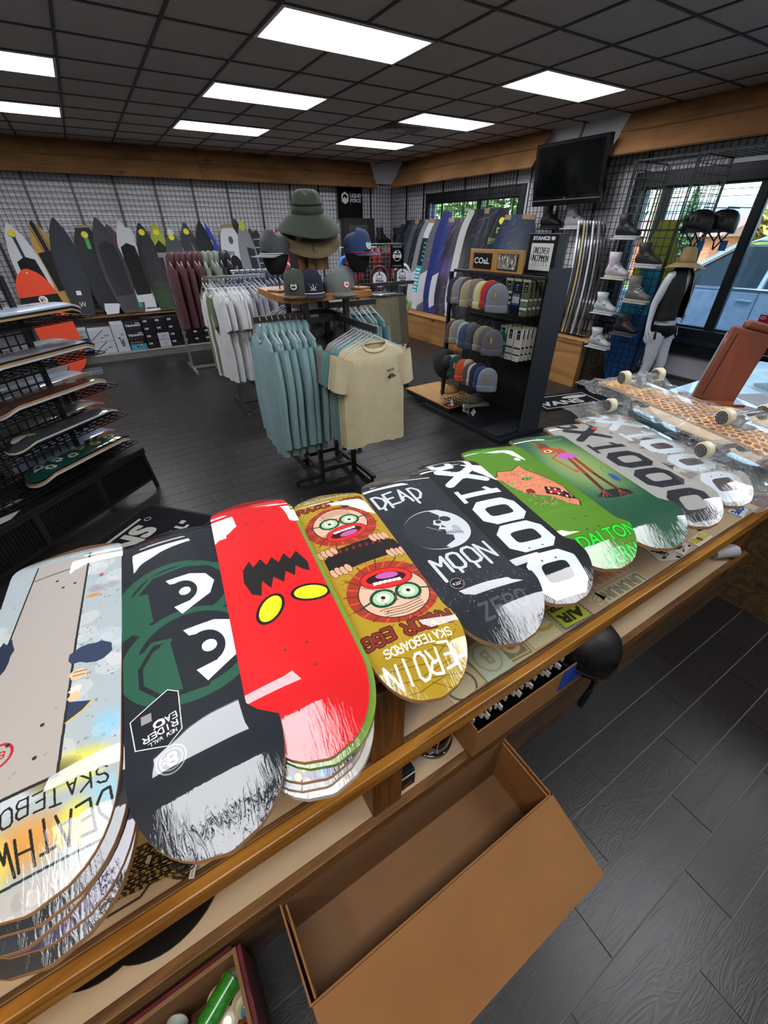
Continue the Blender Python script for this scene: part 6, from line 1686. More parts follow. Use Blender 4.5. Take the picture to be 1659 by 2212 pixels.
cap_obj('grey green cap with a red and white round patch, on the pine top', (1.455, 2.99, TZ), R(16), GRC, GRC, round_patch('red patch', '#686d6a', '#b23c3c', '#d8d5d0'), flat=False)
cap_obj('dark cap behind the navy rope cap', (1.30, 3.20, TZ), R(170), cloth('black twill', '#1b1c20'), cloth('black twill', '#1b1c20'))
cap_obj('grey trucker cap behind the red patch cap', (1.56, 3.13, TZ), R(20), cloth('grey trucker', '#6c6f70'), GRC, flat=False)
def head_stand(label, loc, rz):
    t = thing('hat_stand', label, 'display head', loc, rz)
    FO = M('black foam head', '#0f0f11', 0.75, bump=0.1)
    def hf(a, r, z, p):
        q = Vector(p); q.y *= 1.22; q.y -= 0.018 * (1 - z / 0.27) if z < .27 else 0; return q
    MB().lathe([(0.0, 0.105), (0.038, 0.108), (0.052, 0.13), (0.066, 0.165), (0.078, 0.205), (0.083, 0.245), (0.08, 0.28), (0.06, 0.31), (0.03, 0.325), (0, 0.328)], n=22, fn=hf).build('head', FO, t, smooth=True)
    MB().tube([(0, 0, 0.014), (0, 0, 0.115)], 0.004, 8).build('rod', BLACK_METAL, t)
    MB().bbox((-0.065, -0.065, 0), (0.065, 0.065, 0.014)).build('base', TOPW, t, bevel=0.003)
    return t
head_stand('black display head on a rod at the left corner of the pine top', (1.115, 3.22, TZ), R(-70))
cap_obj('charcoal rope cap with a pale brim on the left display head', (1.115, 3.22, TZ + 0.225), R(-72), CHAR, cloth('pale grey twill', '#8f9396'), rope=M('white rope', '#c9c9c9', 0.7))
head_stand('black display head on a rod at the right corner of the pine top', (1.66, 3.05, TZ), R(25))
cb2 = cap_obj('blue rope cap with a white round patch on the right display head', (1.66, 3.05, TZ + 0.225), R(28), cloth('blue twill', '#27395f'), cloth('blue twill', '#27395f'), round_patch('white patch', '#27395f', '#d6d6d6', '#a9aeb5'), rope=M('red rope', '#a0303c', 0.7))
# the wooden block tower that carries the big hats
bk = thing('hat_block', 'black post with bent skateboard decks as a hat holder on the pine top', 'hat holder', (1.40, 3.30, TZ))
MB().bbox((-0.02, -0.02, 0), (0.02, 0.02, 0.40)).build('post', GREY_METAL, bk)
DW = wood('deck veneer', '#87602f', '#63431f', 'Z', 5, rough=0.4, knots=False, ring=5)
for cx, yw, w in ((-0.155, R(28), 0.085), (0.025, R(-6), 0.155)):
    mb = MB(); mb.grid(lambda u, v: Vector(((u - .5) * w, -0.13 + 0.012 * (2 * u - 1) ** 2, 0.125 + 0.25 * v)), 6, 4); k = len(mb.v); mb.v += [(p[0], p[1] + 0.011, p[2]) for p in mb.v]; mb.f += [tuple(i + k for i in reversed(q)) for q in mb.f[:]]; mb.m += mb.m[:]; mb.uv += mb.uv[:]
    mb.xf(Matrix.Translation((cx, 0, 0)) @ Matrix.Rotation(yw, 4, 'Z')); mb.build('veneer_panel', DW, bk, smooth='auto')
    bl = MB()
    for bxx in (-0.022, 0.022):
        for bz in (0.20, 0.262): bl.box((bxx * w / 0.155, -0.133, bz), (0.006, 0.006, 0.006))
    bl.xf(Matrix.Translation((cx, 0, 0)) @ Matrix.Rotation(yw, 4, 'Z')); bl.build('bolt', STEEL, bk)
MB().bbox((-0.12, -0.10, 0.13), (0.10, 0.10, 0.38)).build('core_block', M('black block', '#0d0d0f', 0.6), bk)
def sun_hat(label, loc, rz, rb, rbr, h, brim_mat, crown_mat, droop=0.04, name='sun_hat', wave=0.015, cord=False, tilt=0.0, crumple=0.0):
    t = thing(name, label, 'hat', loc, 0, rot=Matrix.Rotation(rz, 3, 'Z') @ Matrix.Rotation(tilt, 3, 'X'))
    MB().lathe([(rb, 0.0), (rb * .93, h * .3), (rb * .84, h * .6), (rb * .74, h * .85), (rb * .52, h * .98), (rb * .25, h), (0, h * (1 - .12 * crumple))], n=30, fn=lambda a, r, z, p: (p[0] * (1 + (0.04 + .07 * crumple) * math.sin(5 * a) * z / h), p[1] * (1 + (0.04 + .06 * crumple) * math.sin(4 * a + 1) * z / h), p[2] - crumple * .02 * max(0, math.sin(3 * a)) * z / h)).build('crown', crown_mat, t, smooth=True)
    mb = MB(); mb.grid(lambda u, v: Vector(((rb + (rbr - rb) * v) * math.cos(2 * PI * u), (rb + (rbr - rb) * v) * math.sin(2 * PI * u), -droop * v ** 1.4 + wave * v * math.sin(4 * PI * u + 0.6))), 40, 6)
    k = len(mb.v); mb.v += [(p[0], p[1], p[2] - 0.004) for p in mb.v]; mb.f += [tuple(i + k for i in reversed(q)) for q in mb.f[:]]; mb.m += mb.m[:]; mb.uv += mb.uv[:]
    mb.build('brim', brim_mat, t, smooth=True, fix=False)
    if cord: MB().tube([(rb * .94 * math.cos(a), rb * .94 * math.sin(a), h * .42) for a in [2 * PI * i / 24 for i in range(24)]], 0.004, 6, closed=True).build('cord', M('dark cord', '#15170f', 0.8), t, smooth=True)
    return t
def straw_mat():
    m, nt, b = new_mat('woven straw'); tc = node(nt, 'ShaderNodeTexCoord'); mp = node(nt, 'ShaderNodeMapping'); mp.inputs['Scale'].default_value = (60, 60, 60); mp.inputs['Rotation'].default_value = (0, 0, 0.6)
    nt.links.new(tc.outputs['Object'], mp.inputs['Vector']); br = node(nt, 'ShaderNodeTexBrick', Scale=1.0); br.inputs['Color1'].default_value = lin('#c0a873'); br.inputs['Color2'].default_value = lin('#9a8455'); br.inputs['Mortar'].default_value = lin('#3a301c'); br.inputs['Mortar Size'].default_value = 0.09
    nt.links.new(mp.outputs[0], br.inputs['Vector']); nt.links.new(br.outputs[0], b.inputs['Base Color']); b.inputs['Roughness'].default_value = 0.7
    bp = node(nt, 'ShaderNodeBump', Strength=0.4, Distance=0.004); nt.links.new(br.outputs['Fac'], bp.inputs['Height']); nt.links.new(bp.outputs[0], b.inputs['Normal']); return m
STRAW = straw_mat()
hs = sun_hat('wide woven straw hat with a black chin cord, under the olive hat', (1.385, 3.27, TZ + 0.375), R(-23), 0.095, 0.235, 0.09, STRAW, STRAW, 0.075, wave=0.02, tilt=R(22))
MB().tube([(-0.205, -0.03, -0.03), (-0.215, -0.06, -0.09), (-0.20, -0.09, -0.16), (-0.19, -0.10, -0.10), (-0.16, -0.12, -0.05)], 0.003, 6).build('chin_cord', M('black cord', '#101010', 0.8), hs, smooth=True)
MB().tube([(0.03, -0.20, -0.02), (0.035, -0.21, -0.10), (0.045, -0.20, -0.22), (0.05, -0.19, -0.245)], 0.003, 6).build('chin_cord', M('black cord', '#101010', 0.8), hs, smooth=True)
sun_hat('floppy olive bucket hat with a wide brim, topmost on the square rack', (1.39, 3.25, TZ + 0.46), R(-23), 0.112, 0.222, 0.13, OLIVE, OLIVE, 0.10, cord=True, wave=0.012, tilt=R(9), crumple=1)

# ------------------------------------------------------------------ far wall: shelf of wake surf boards, boxes below
fs = thing('surfboard_shelf', 'long low pine shelf along the far wall carrying the surfboards', 'shelf', (0.9, 9.4, 0))
MB().bbox((-3.4, 9.13, 0.625), (4.4, 9.70, 0.645)).build('shelf_board', SHELF_WOOD, fs, world=True)
for x in (-3.3, -1.2, 1.5, 4.2): MB().bbox((x, 9.16, 0.13), (x + 0.04, 9.68, 0.624)).build('bracket', BLACK_METAL, fs, world=True)
MB().bbox((-3.4, 8.70, 0.0), (4.4, 9.70, 0.10)).build('plinth', M('grey plinth', '#6b6863', 0.7), fs, world=True)
MB().bbox((-3.4, 8.695, 0.1003), (4.4, 9.70, 0.112)).build('plinth_top', M('plinth top', '#85827c', 0.6), fs, world=True)

def board_me(L, W, kind, rocker=0.05, th=0.022):
    """board standing along z with its deck facing -y; UV on the deck"""
    nu, nv = 8, 26
    def hw(v):
        if kind == 'surf':      # pointed nose, squared tail
            return W / 2 * (max(0.0, 1 - ((v - .42) / .58) ** 2.3) ** 0.72 if v > .42 else 1) * (0.62 + 0.38 * min(1, v / 0.4) ** 0.8) if v > 0 else W * 0.28
        if kind == 'round':     # foam board: full round nose and tail
            return W / 2 * max(0.02, 1 - abs(2 * v - 1) ** 3.4) ** 0.55
        return W / 2 * max(0.30, 1 - abs(2 * v - 1) ** 3.6) ** 0.6   # wake: blunt ends
    def P(u, v):
        return Vector(((2 * u - 1) * max(0.012, hw(v)), -rocker * (2 * v - 1) ** 2, (v - 0) * L))
    mb = MB(); mb.grid(P, nu, nv)
    mb.uv = [[(mb.v[i][0] / W + .5, mb.v[i][2] / L) for i in q] for q in mb.f]
    front = len(mb.f); k = len(mb.v)
    mb.v += [(p[0], p[1] + th, p[2]) for p in mb.v]
    for q in mb.f[:front]: mb.face([i + k for i in reversed(q)], 1, [(.5, .5)] * 4)
    b = [i for i in range(nu + 1)] + [j * (nu + 1) + nu for j in range(1, nv + 1)] + [nv * (nu + 1) + i for i in range(nu - 1, -1, -1)] + [j * (nu + 1) for j in range(nv - 1, 0, -1)]
    for i in range(len(b)): a, c = b[i], b[(i + 1) % len(b)]; mb.face((a, a + k, c + k, c), 1, [(.5, .5)] * 4)
    return mb
_bm = {}
def board(label, art, edge, base, top, L, W, kind, cat='surfboard', name=None, facing=-PI / 2, group=None, tag_y=None, wrapped=False, rocker=0.05):
    """stand a board from a base point towards a top point"""
    base, top = Vector(base), Vector(top)
    z = (top - base).normalized()
    f = Vector((math.cos(facing), math.sin(facing), 0)); y = -(f - z * f.dot(z)).normalized(); x = y.cross(z)
    rot = Matrix((x, y, z)).transposed()
    nm = name or cat
    t = thing(nm, label, cat, base, 0, group, rot=rot)
    key = (L, W, kind, rocker)
    if key not in _bm:
        o = board_me(L, W, kind, rocker).build('deck_face', [art, edge], t, smooth='auto'); _bm[key] = o.data
    else:
        o = bpy.data.objects.new('deck_face', _bm[key]); COL.objects.link(o); o.parent = t
    for sl, m in zip(o.material_slots, (art, edge)): sl.link = 'OBJECT'; sl.material = m
    if tag_y is not None:
        mb = MB(); n = 20; i = mb.add([((0.055 if q % 2 else 0.042) * math.cos(2 * PI * q / n), -0.002, (0.055 if q % 2 else 0.042) * math.sin(2 * PI * q / n)) for q in range(n)]); j = mb.add([((0.055 if q % 2 else 0.042) * math.cos(2 * PI * q / n), 0.0, (0.055 if q % 2 else 0.042) * math.sin(2 * PI * q / n)) for q in range(n)])
        mb.face([i + q for q in range(n)]); mb.face([j + q for q in reversed(range(n))])
        for q in range(n): mb.face((i + q, j + q, j + (q + 1) % n, i + (q + 1) % n))
        mb.xf(Matrix.Translation((tag_y[0], -0.006 - rocker * (2 * tag_y[1] - 1) ** 2, tag_y[1] * L))); mb.build('price_burst', M('yellow burst', '#d3c71f', 0.6), t)
    return t
def bart(bg, *ops):
    """board drawing, 100 wide by 300 tall"""
    c = Cv(100, 300, bg, 1.5)
    for o in ops: getattr(c, o[0])(*o[1:])
    return c
PADB = '#121213'
def pad(y0, y1, col=PADB): return ('poly', [(16, y0), (84, y0), (88, (y0 + y1) / 2), (80, y1), (50, y1 + 12), (20, y1), (12, (y0 + y1) / 2)], col)
EW, EB, EG = M('white rail', '#b9bcc0', 0.35, coat=.4), M('black rail', '#141417', 0.3, coat=.5), M('grey rail', '#6e7075', 0.4, coat=.4)
SURF = [
    ('white wakesurf board with a black pad, cut by the left frame edge', bart('#c3c5c8', pad(40, 190), ('rect', 44, 200, 54, 280, '#2a3145'), ('hand', 'LIQUID', 10, 150, 14, 14, '#1a1a1c', 3, -85)), EW, -0.72, -0.86, 1.36, 'surf', True),
    ('bamboo veneer wakesurf board with black stripes and a black pad', bart('#b08a4a', ('rect', 42, 0, 58, 300, PADB), ('rect', 36, 0, 38, 300, PADB), ('rect', 62, 0, 64, 300, PADB), ('poly', [(14, 92), (86, 92), (88, 190), (80, 212), (16, 212)], PADB)), EB, -0.32, -0.56, 1.40, 'surf', False),
    ('navy wakesurf board in shiny black wrap, beside the bamboo one', bart('#11131c', ('soft', 50, 150, 60, 160, '#1b1f2e', .8), ('rect', 40, 70, 58, 84, '#c9c9c9'), ('text', 'W', 50, 40, 24, '#c9c9c9', 0, 1, 1, True)), M('navy rail', '#20243a', .35, coat=.3), -0.27, -0.25, 1.42, 'surf', False),
    ('black board bag in clear wrap with a green label', bart('#17191c', ('rect', 44, 225, 58, 268, '#3c9a55'), ('rect', 4, 292, 96, 300, '#8a754e'), ('poly', [(20, 0), (70, 0), (90, 36), (30, 40)], '#b9bec3')), EB, 0.13, 0.10, 1.33, 'wake', True),
    ('grey and red wakesurf board behind the teal and red one', bart('#3a3a3c', pad(60, 220, '#232325')), M('red rail', '#a83a3e', .35, coat=.4), 0.42, 0.33, 1.42, 'surf', False),
    ('wakesurf board quartered in teal and red, with red rails', bart('#4a3f40', ('poly', [(14, 140), (48, 140), (48, 262), (30, 240)], '#2f8f95'), ('poly', [(52, 140), (88, 140), (80, 225), (52, 262)], '#a53a38'), ('poly', [(14, 136), (48, 136), (48, 10), (26, 20)], '#b23f3b'), ('poly', [(52, 136), (88, 136), (76, 20), (52, 10)], '#2b7f86')), M('red rail', '#a83a3e', .35, coat=.4), 0.52, 0.47, 1.34, 'surf', False),
    ('white wakesurf board behind the black padded white one', bart('#b4b6ba', pad(60, 220)), EW, 0.72, 0.66, 1.38, 'surf', False),
    ('white railed wakesurf board with two black pads', bart('#c0c2c6', pad(130, 240), pad(10, 85), ('rect', 45, 100, 56, 110, '#777')), EW, 0.80, 0.76, 1.30, 'surf', False),
    ('dark grained wakesurf board with a striped rope rail and green tail', bart('#232325', ('soft', 50, 40, 60, 80, '#2f4429', 1), *[('line', [(20 + 6 * i, 90), (24 + 5 * i, 270)], 1, '#4a4a4c') for i in range(11)]), M('rope rail', '#9a9a97', .5, var=.5, scale=60), 1.01, 0.95, 1.36, 'surf', True),
    ('lime and black wakesurf board with a cream rail', bart('#8d9a2e', ('poly', [(12, 100), (88, 100), (84, 215), (50, 245), (16, 215)], PADB), ('poly', [(14, 20), (86, 20), (86, 76), (14, 76)], PADB), ('rect', 6, 78, 94, 98, '#c2c4bd')), M('cream rail', '#bcb98f', .4), 1.20, 1.19, 1.36, 'surf', True),
    ('grey and white wakesurf board with curved bands', bart('#b5b7ba', ('poly', [(8, 210), (92, 200), (80, 280), (20, 280)], '#3c3f42'), ('arc', 50, 120, 40, 50, 0, 180, 18, PADB), ('arc', 50, 120, 16, 20, 0, 360, 10, PADB)), EG, 1.44, 1.41, 1.28, 'surf', True),
    ('charcoal and grey patterned wakesurf board', bart('#26282c', ('poly', [(12, 130), (44, 210), (44, 90), (12, 60)], '#8a8d91'), ('poly', [(60, 240), (90, 150), (70, 150)], '#75787c'), pad(40, 170)), EB, 1.70, 1.69, 1.37, 'surf', True),
    ('black and white edged wakesurf board behind the blue and white one', bart('#1b1c20', pad(50, 200)), EW, 1.98, 1.94, 1.38, 'surf', False),
    ('white and royal blue wakesurf board with a black pad', bart('#c4c7ca', ('poly', [(50, 300), (100, 300), (100, 60), (60, 150)], '#1f3fa0'), pad(20, 150), ('ell', 64, 230, 6, 12, '#c8b42a')), EB, 2.08, 2.03, 1.37, 'surf', False),
    ('white and grey wakesurf board with a black arched pad and green dash', bart('#b9bbbe', ('ell', 50, 110, 36, 80, PADB), ('rect', 46, 100, 54, 150, '#5f7a3a'), ('ell', 52, 245, 10, 14, '#4a4c4f'), ('rect', 20, 288, 80, 300, '#8a7352')), EW, 2.46, 2.43, 1.34, 'wake', False),
    ('dark glossy board behind the silver one', bart('#2b2d30', pad(50, 220)), EG, 2.66, 2.60, 1.42, 'surf', False),
    ('silver and black wakesurf board with a lime tip', bart('#77797d', ('poly', [(50, 40), (92, 40), (88, 200), (50, 210)], '#26282b'), ('ell', 50, 285, 20, 18, '#a9ad3a')), EG, 2.76, 2.70, 1.40, 'surf', False),
    ('dark grey board behind the chevron board', bart('#3a3a38'), EG, 2.94, 2.86, 1.28, 'surf', False),
    ('dark board with white chevron lines', bart('#232325', *[('line', [(16, 40 + 32 * i), (60, 40 + 32 * i), (90, 16 + 32 * i)], 4, '#9a9b9c') for i in range(8)]), EG, 3.02, 2.96, 1.26, 'surf', False),
    ('red and white arrow-marked board behind the charcoal cap', bart('#b01d2a', ('rect', 0, 0, 34, 170, '#c9cbce'), ('rect', 46, 230, 54, 300, '#c9cbce')), EW, 3.33, 3.34, 1.30, 'surf', False),
    ('shorter red and white board in front of the other red one', bart('#b01d2a', ('arc', 50, 120, 34, 60, 20, 160, 10, '#c9cbce'), ('rect', 0, 0, 100, 90, '#c9cbce')), EW, 3.46, 3.46, 1.17, 'surf', False),
]
for k, (lab, cv, edge, xb, xt, L, kind, bt) in enumerate(SURF):
    board(lab, print_mat('board art %d' % k, cv, 0.45, 0.06, 0.2), edge, (xb, 9.20 + 0.045 * (k % 2) + (0.05 if 'behind' in lab else 0), 0.648), (xt, 9.56 + 0.05 * (k % 2), 0.648 + L * 0.97), L, (0.40 if k < 6 else 0.36) if kind == 'surf' else 0.42, kind, 'surfboard', tag_y=(0.0, 0.9) if bt else None)
w = board('pale blue board standing behind the charcoal cap', print_mat('pale board', bart('#a9bccb'), 0.4), EW, (3.52, 9.0, 0.648), (3.6, 9.2, 1.3), 0.62, 0.36, 'wake')
# orange foam board standing on a low bar in front of the left end
of = Cv(100, 300, '#c8452b', 1.5); of.rect(0, 205, 100, 228, '#1c1a1c'); of.ell(56, 216, 11, 11, '#c9c4c0'); of.hand('WI', 50, 212, 5, 9, '#33302f', 2); of.ell(50, 290, 2, 2, '#d8b8a8')
board('orange foam wakesurf board with a black band and round white logo, standing on the floor', print_mat('foam board art', of, 0.6), M('orange foam', '#b93f27', 0.65), (-0.62, 8.02, 0.055), (-0.77, 8.32, 1.42), 1.40, 0.50, 'round', 'surfboard', facing=R(-78), rocker=0.03)
st2 = thing('floor_rail', 'low grey metal bar on the floor under the orange foam board', 'board stand', (-0.6, 8.05, 0))
MB().bbox((-0.95, 7.93, 0.0), (-0.30, 7.98, 0.05)).bbox((-0.95, 8.12, 0.0), (-0.30, 8.17, 0.05)).build('rail', GM, st2, world=True); MB().bbox((-0.7, 7.985, 0.0), (-0.6, 8.115, 0.04)).build('cross_bar', GM, st2, world=True)

# boxes below the shelf
BLK = M('black shoe carton', '#121316', 0.45, var=0.06)
lb = Cv(40, 20, '#c9c9c9', 3); lb.rect(3, 12, 20, 16, '#444'); lb.rect(3, 4, 34, 8, '#777')
LB = print_mat('carton label', lb, 0.6)
for c in range(6):
    for r in range(4):
        if c == 1 and r < 2: continue
        x = 0.49 + 0.195 * c; z = 0.1125 + 0.122 * r
        carton(f'black shoe carton with a white label, {ORD[c]} column from left, {("bottom", "third", "second", "top")[r]} row', (x, 8.80, z), (x + 0.185, 9.12, z + 0.117), BLK, name='shoe_carton', face=(LB, 0.32, 0.26, -0.22, 0.72), group='black shoe cartons')
WB = M('white carton', '#b2b4b9', 0.55)
wl = Cv(60, 40, '#b6b8bd', 3); wl.rect(20, 24, 42, 28, '#55585c'); wl.rect(16, 12, 46, 15, '#77797d')
for r in range(2): carton(f'white shoe carton among the black ones, {"upper" if r else "lower"} one', (0.685, 8.80, 0.1125 + 0.122 * r), (0.87, 9.12, 0.23 + 0.122 * r), WB, name='shoe_carton', face=(print_mat('white carton label %d' % r, wl, 0.6), 0.8, 0.7, 0, 0.5))
dg = Cv(90, 60, '#b4b6bc', 3); dg.line([(0, 8), (60, 60)], 3, '#2a2b2e'); dg.rect(56, 26, 76, 34, '#7f8287'); dg.ell(46, 20, 4, 4, '#55585c')
for r in range(2): carton(f'white carton with a diagonal black line under the shelf, {"upper" if r else "lower"} one', (-0.34, 8.82, 0.1125 + 0.19 * r), (-0.0, 9.12, 0.30 + 0.19 * r), WB, face=(print_mat('diagonal carton %d' % r, dg, 0.6), 0.98, 0.98, 0, 0.5), lid=False)
ap = Cv(50, 120, '#b4b6bc', 3); ap.hand('ABC', 34, 22, 9, 12, '#26272a', 3, 90); ap.line([(30, 70), (36, 80), (42, 70)], 2, '#26272a'); ap.ell(20, 60, 4, 4, '#26272a')
carton('tall white carton with small black marks under the shelf', (0.01, 8.80, 0.1125), (0.20, 9.12, 0.56), WB, face=(print_mat('tall carton', ap, 0.6), 0.98, 0.98, 0, 0.5), lid=False)
ts = Cv(90, 70, '#26282b', 3); [ts.line([(i * 6, 0), (i * 6 + 3, 70)], 1.5, '#3d4044') for i in range(16)]; ts.text('TSUNAMI', 45, 40, 20, '#c9cbce', 0, 1.0, 1, True, .9); ts.rect(60, 52, 84, 58, '#c9cbce')
tw2 = Cv(90, 70, '#1d1a17', 3); tw2.rect(0, 0, 90, 44, '#3a8fb0'); tw2.blob(40, 24, 14, '#1d3f57', 2); tw2.blob(60, 38, 8, '#b5935a', 3); tw2.text('FILL & DRAIN', 40, 58, 12, '#b08a4a', 0, 1, 1, True, .6); tw2.arc(36, 22, 12, 10, 0, 360, 3, '#c9d6dc')
for r in range(3):
    m = print_mat('pump carton %d' % r, tw2 if r == 0 else ts, 0.5)
    carton(('blue picture carton of a pump set at the bottom under the shelf', 'dark carton with big white capitals, lower of two', 'dark carton with big white capitals, upper of two')[r], (0.215, 8.84, 0.1125 + 0.155 * r), (0.475, 9.12, 0.262 + 0.155 * r), BLK, face=(m, 0.98, 0.98, 0, 0.5), lid=False)
bl2 = Cv(50, 120, '#9fb3c4', 3); bl2.rect(0, 0, 50, 40, '#1f3f66'); bl2.blob(24, 60, 14, '#6f8f5a', 2); bl2.blob(26, 22, 10, '#3f86b0', 4); bl2.rect(0, 84, 50, 120, '#8f9eab')
for r in range(2): carton(f'blue and white picture carton partly behind the orange foam board, {"upper" if r else "lower"} one', (-0.58, 8.84, 0.1125 + 0.20 * r), (-0.36, 9.12, 0.31 + 0.20 * r), WB, face=(print_mat('picture carton %d' % r, bl2, 0.5), 0.98, 0.98, 0, 0.5), lid=False)

# banner, dark panel and small grid rack with red vests near the corner
bn = Cv(60, 58, '#0e0f11', 5); bn.poly([(10, 44), (18, 49), (26, 44), (26, 32), (18, 27), (10, 32)], '#d2d2d4'); bn.poly([(13, 42), (18, 45), (23, 42), (22, 36), (17, 40), (13, 36)], '#0e0f11'); bn.rect(29.5, 27, 30.2, 49, '#8a8a8c'); bn.text('LIQUID', 44, 42, 8.6, '#d2d2d4', 0, .95, 1, True, .25); bn.text('FORCE', 43.5, 34, 8.6, '#d2d2d4', 0, .95, 1, True, .25)
bo = thing('wall_banner', 'black hanging banner with a white hexagon emblem and lettering near the far corner', 'banner', (5.13, 9.66, 2.60))
quad_part('banner_cloth', print_mat('banner print', bn, 0.8), bo, (0, 0, -0.27), 0.60, 0.56, Matrix(((1, 0, 0), (0, 0, -1), (0, 1, 0))), 0.004)
MB().tube([(-0.31, 0, 0.012), (0.31, 0, 0.012)], 0.008, 8).build('rod', BLACK_METAL, bo)
dp = thing('dark_cabinet', 'dark panelled cabinet front under the banner by the far corner', 'cabinet', (5.24, 9.55, 0.65))
MB().bbox((-0.36, -0.06, 0), (0.38, 0.10, 1.42)).build('cabinet_body', M('dark brown grey', '#23211f', 0.5), dp); MB().bbox((-0.26, -0.072, 0.9), (0.20, -0.0605, 1.30)).build('panel', M('smoked panel', '#3a3733', 0.25), dp)
vm = wire_panel(0.95, 0.55, 0.06, 0.0026, 0.006); [vm.bbox((x - .008, -.008, -1.12), (x + .008, .008, 0)) for x in (0, .95)]; vr = tag(vm.build('wire_rack', CHROME), 'chrome wire rack front with red vests behind it, near the far corner', 'wire rack'); vr.matrix_basis = Matrix.Translation((3.55, 6.75, 1.12))
VR, VB = cloth('red nylon', '#9c1f22', .6), cloth('black neoprene', '#18181b', .7)
for k in range(8):
    t = thing('life_vest', f'{"black" if k % 3 == 0 else "red"} life vest hung behind the chrome wire rack, {ORD[k]} from the left', 'life vest', (3.62 + 0.115 * k, 7.0, 1.60), R(70), 'life vests')
    mb = shirt_mb(w=0.40, L=0.42, depth=0.08, seed=k); mb.f = mb.f[:12 * 28]; mb.m = mb.m[:12 * 28]; mb.uv = mb.uv[:12 * 28]
    mb.build('vest_body', VB if k % 3 == 0 else VR, t, smooth=True); MB().bbox((-0.17, -0.05, -0.22), (0.17, -0.044, -0.19)).build('strap', STRAP, t)
vp = thing('vest_rail', 'chrome rail on legs that carries the red vests', 'clothes rack', (4.0, 7.0, 0))
MB().tube([(-0.5, 0, 0), (-0.5, 0, 1.62), (0.55, 0, 1.62), (0.55, 0, 0)], 0.014, 10).build('tube_frame', CHROME, vp, smooth='auto')

# ------------------------------------------------------------------ tow ropes with round white tags
rk = tag(wire_panel(0.95, 1.35, 0.06, 0.0035, 0.009).build('rope_rack_panel', WIRE), 'black wire stand that carries the tow ropes', 'wire rack'); rk.name = 'wire_rack'; rk.matrix_basis = Matrix.Translation((3.05, 5.98, 0.10)) @ Matrix.Rotation(R(-6), 4, 'Z')
MB().bbox((-0.02, -0.25, -0.10), (0.02, 0.25, -0.06)).bbox((0.93, -0.25, -0.10), (0.97, 0.25, -0.06)).bbox((-0.012, -0.012, -0.06), (0.012, 0.012, 0)).bbox((0.938, -0.012, -0.06), (0.962, 0.012, 0)).build('base_bar', BLACK_METAL, rk)
tg = Cv(60, 60, '#c9cad2', 4); tg.arc(24, 40, 7, 9, 40, 320, 2, '#1c1c20'); tg.arc(34, 40, 7, 9, -140, 140, 2, '#1c1c20'); tg.rect(27, 44, 31, 60, '#141417'); tg.text('Ronix', 30, 25, 13, '#1c1c20', 0, 1.1, 1, True, .5); tg.rect(18, 10, 44, 17, '#2b2d38')
TG = print_mat('rope tag', tg, 0.5)
RC = [('maroon and black', '#4d1c2b', 3.46, 1.29), ('white and black', '#b9bbbd', 3.85, 1.31), ('black with white flecks', '#19191b', 3.42, .89), ('lime green and black', '#6fae1c', 3.84, .90), ('black and pink', '#2a1f22', 3.55, .40), ('brown and black', '#3d2f26', 3.84, .38)]
for k, (nm_, col, x, z) in enumerate(RC):
    t = thing('tow_rope', f'{nm_} coiled tow rope with a round white tag', 'tow rope', (x, 5.72, z), R(-28))
    RM, RM2 = M('rope ' + nm_, col, 0.6, var=0.35, scale=60), M('rope fleck', '#121214', 0.6)
    g = random.Random(k)
    for q in range(5):
        r = 0.11 + 0.02 * g.random(); MB().tube([(r * math.cos(a) * .95, 0.03 + 0.035 * q + 0.008 * math.sin(3 * a + q), r * 1.15 * math.sin(a) - .01) for a in [2 * PI * i / 22 for i in range(22)]], 0.016 if q % 2 == 0 else 0.011, 7, closed=True).build('coil', RM if q % 3 < 2 else RM2, t, smooth=True)
    if 'lime' in nm_: MB().tube([(-0.13, 0.0, -0.2), (-0.05, 0, -0.16), (0.02, 0, -0.17)], 0.016, 7).tube([(-0.15, 0, 0.12), (-0.09, 0, 0.20)], 0.02, 7).build('grip', RM, t, smooth=True)
    mb = MB(); i = mb.add([(0.098 * math.cos(2 * PI * q / 28), -0.004, 0.098 * math.sin(2 * PI * q / 28) - .02) for q in range(28)]); mb.face([i + q for q in range(28)], 0, [(.5 + .5 * math.cos(2 * PI * q / 28), .5 + .5 * math.sin(2 * PI * q / 28)) for q in range(28)])
    j = mb.add([(0.098 * math.cos(2 * PI * q / 28), -0.001, 0.098 * math.sin(2 * PI * q / 28) - .02) for q in range(28)]); mb.face([j + q for q in reversed(range(28))], 0, [(.02, .02)] * 28)
    mb.build('tag', TG, t, fix=False)
    MB().tube([(0, 0.0, 0.06), (0, 0.02, 0.13), (0, 0.12, 0.14), (0, 0.24, 0.14)], 0.012, 6).build('hook', BLACK_METAL, t)
for k, (nm_, col, x, z, yy) in enumerate((('red, white and blue', '#7a2438', 3.12, 1.36, 5.86), ('bright blue', '#2a6fc0', 2.98, 1.40, 5.8), ('black and lime', '#2a3314', 3.10, .95, 5.86), ('black and blue', '#1e3c66', 2.9, .80, 5.85), ('coral', '#c25a4e', 3.32, 1.0, 5.86))):
    t = thing('tow_rope', f'{nm_} tow rope bundle seen behind the square rack', 'tow rope', (x, yy, z), R(-20))
    RM = M('rope ' + nm_, col, 0.6, var=0.5, scale=80)
    for q in range(4): MB().tube([(0.085 * math.cos(a), 0.02 + 0.03 * q, 0.15 * math.sin(a)) for a in [2 * PI * i / 16 for i in range(16)]], 0.018, 6, closed=True).build('coil', RM, t, smooth=True)

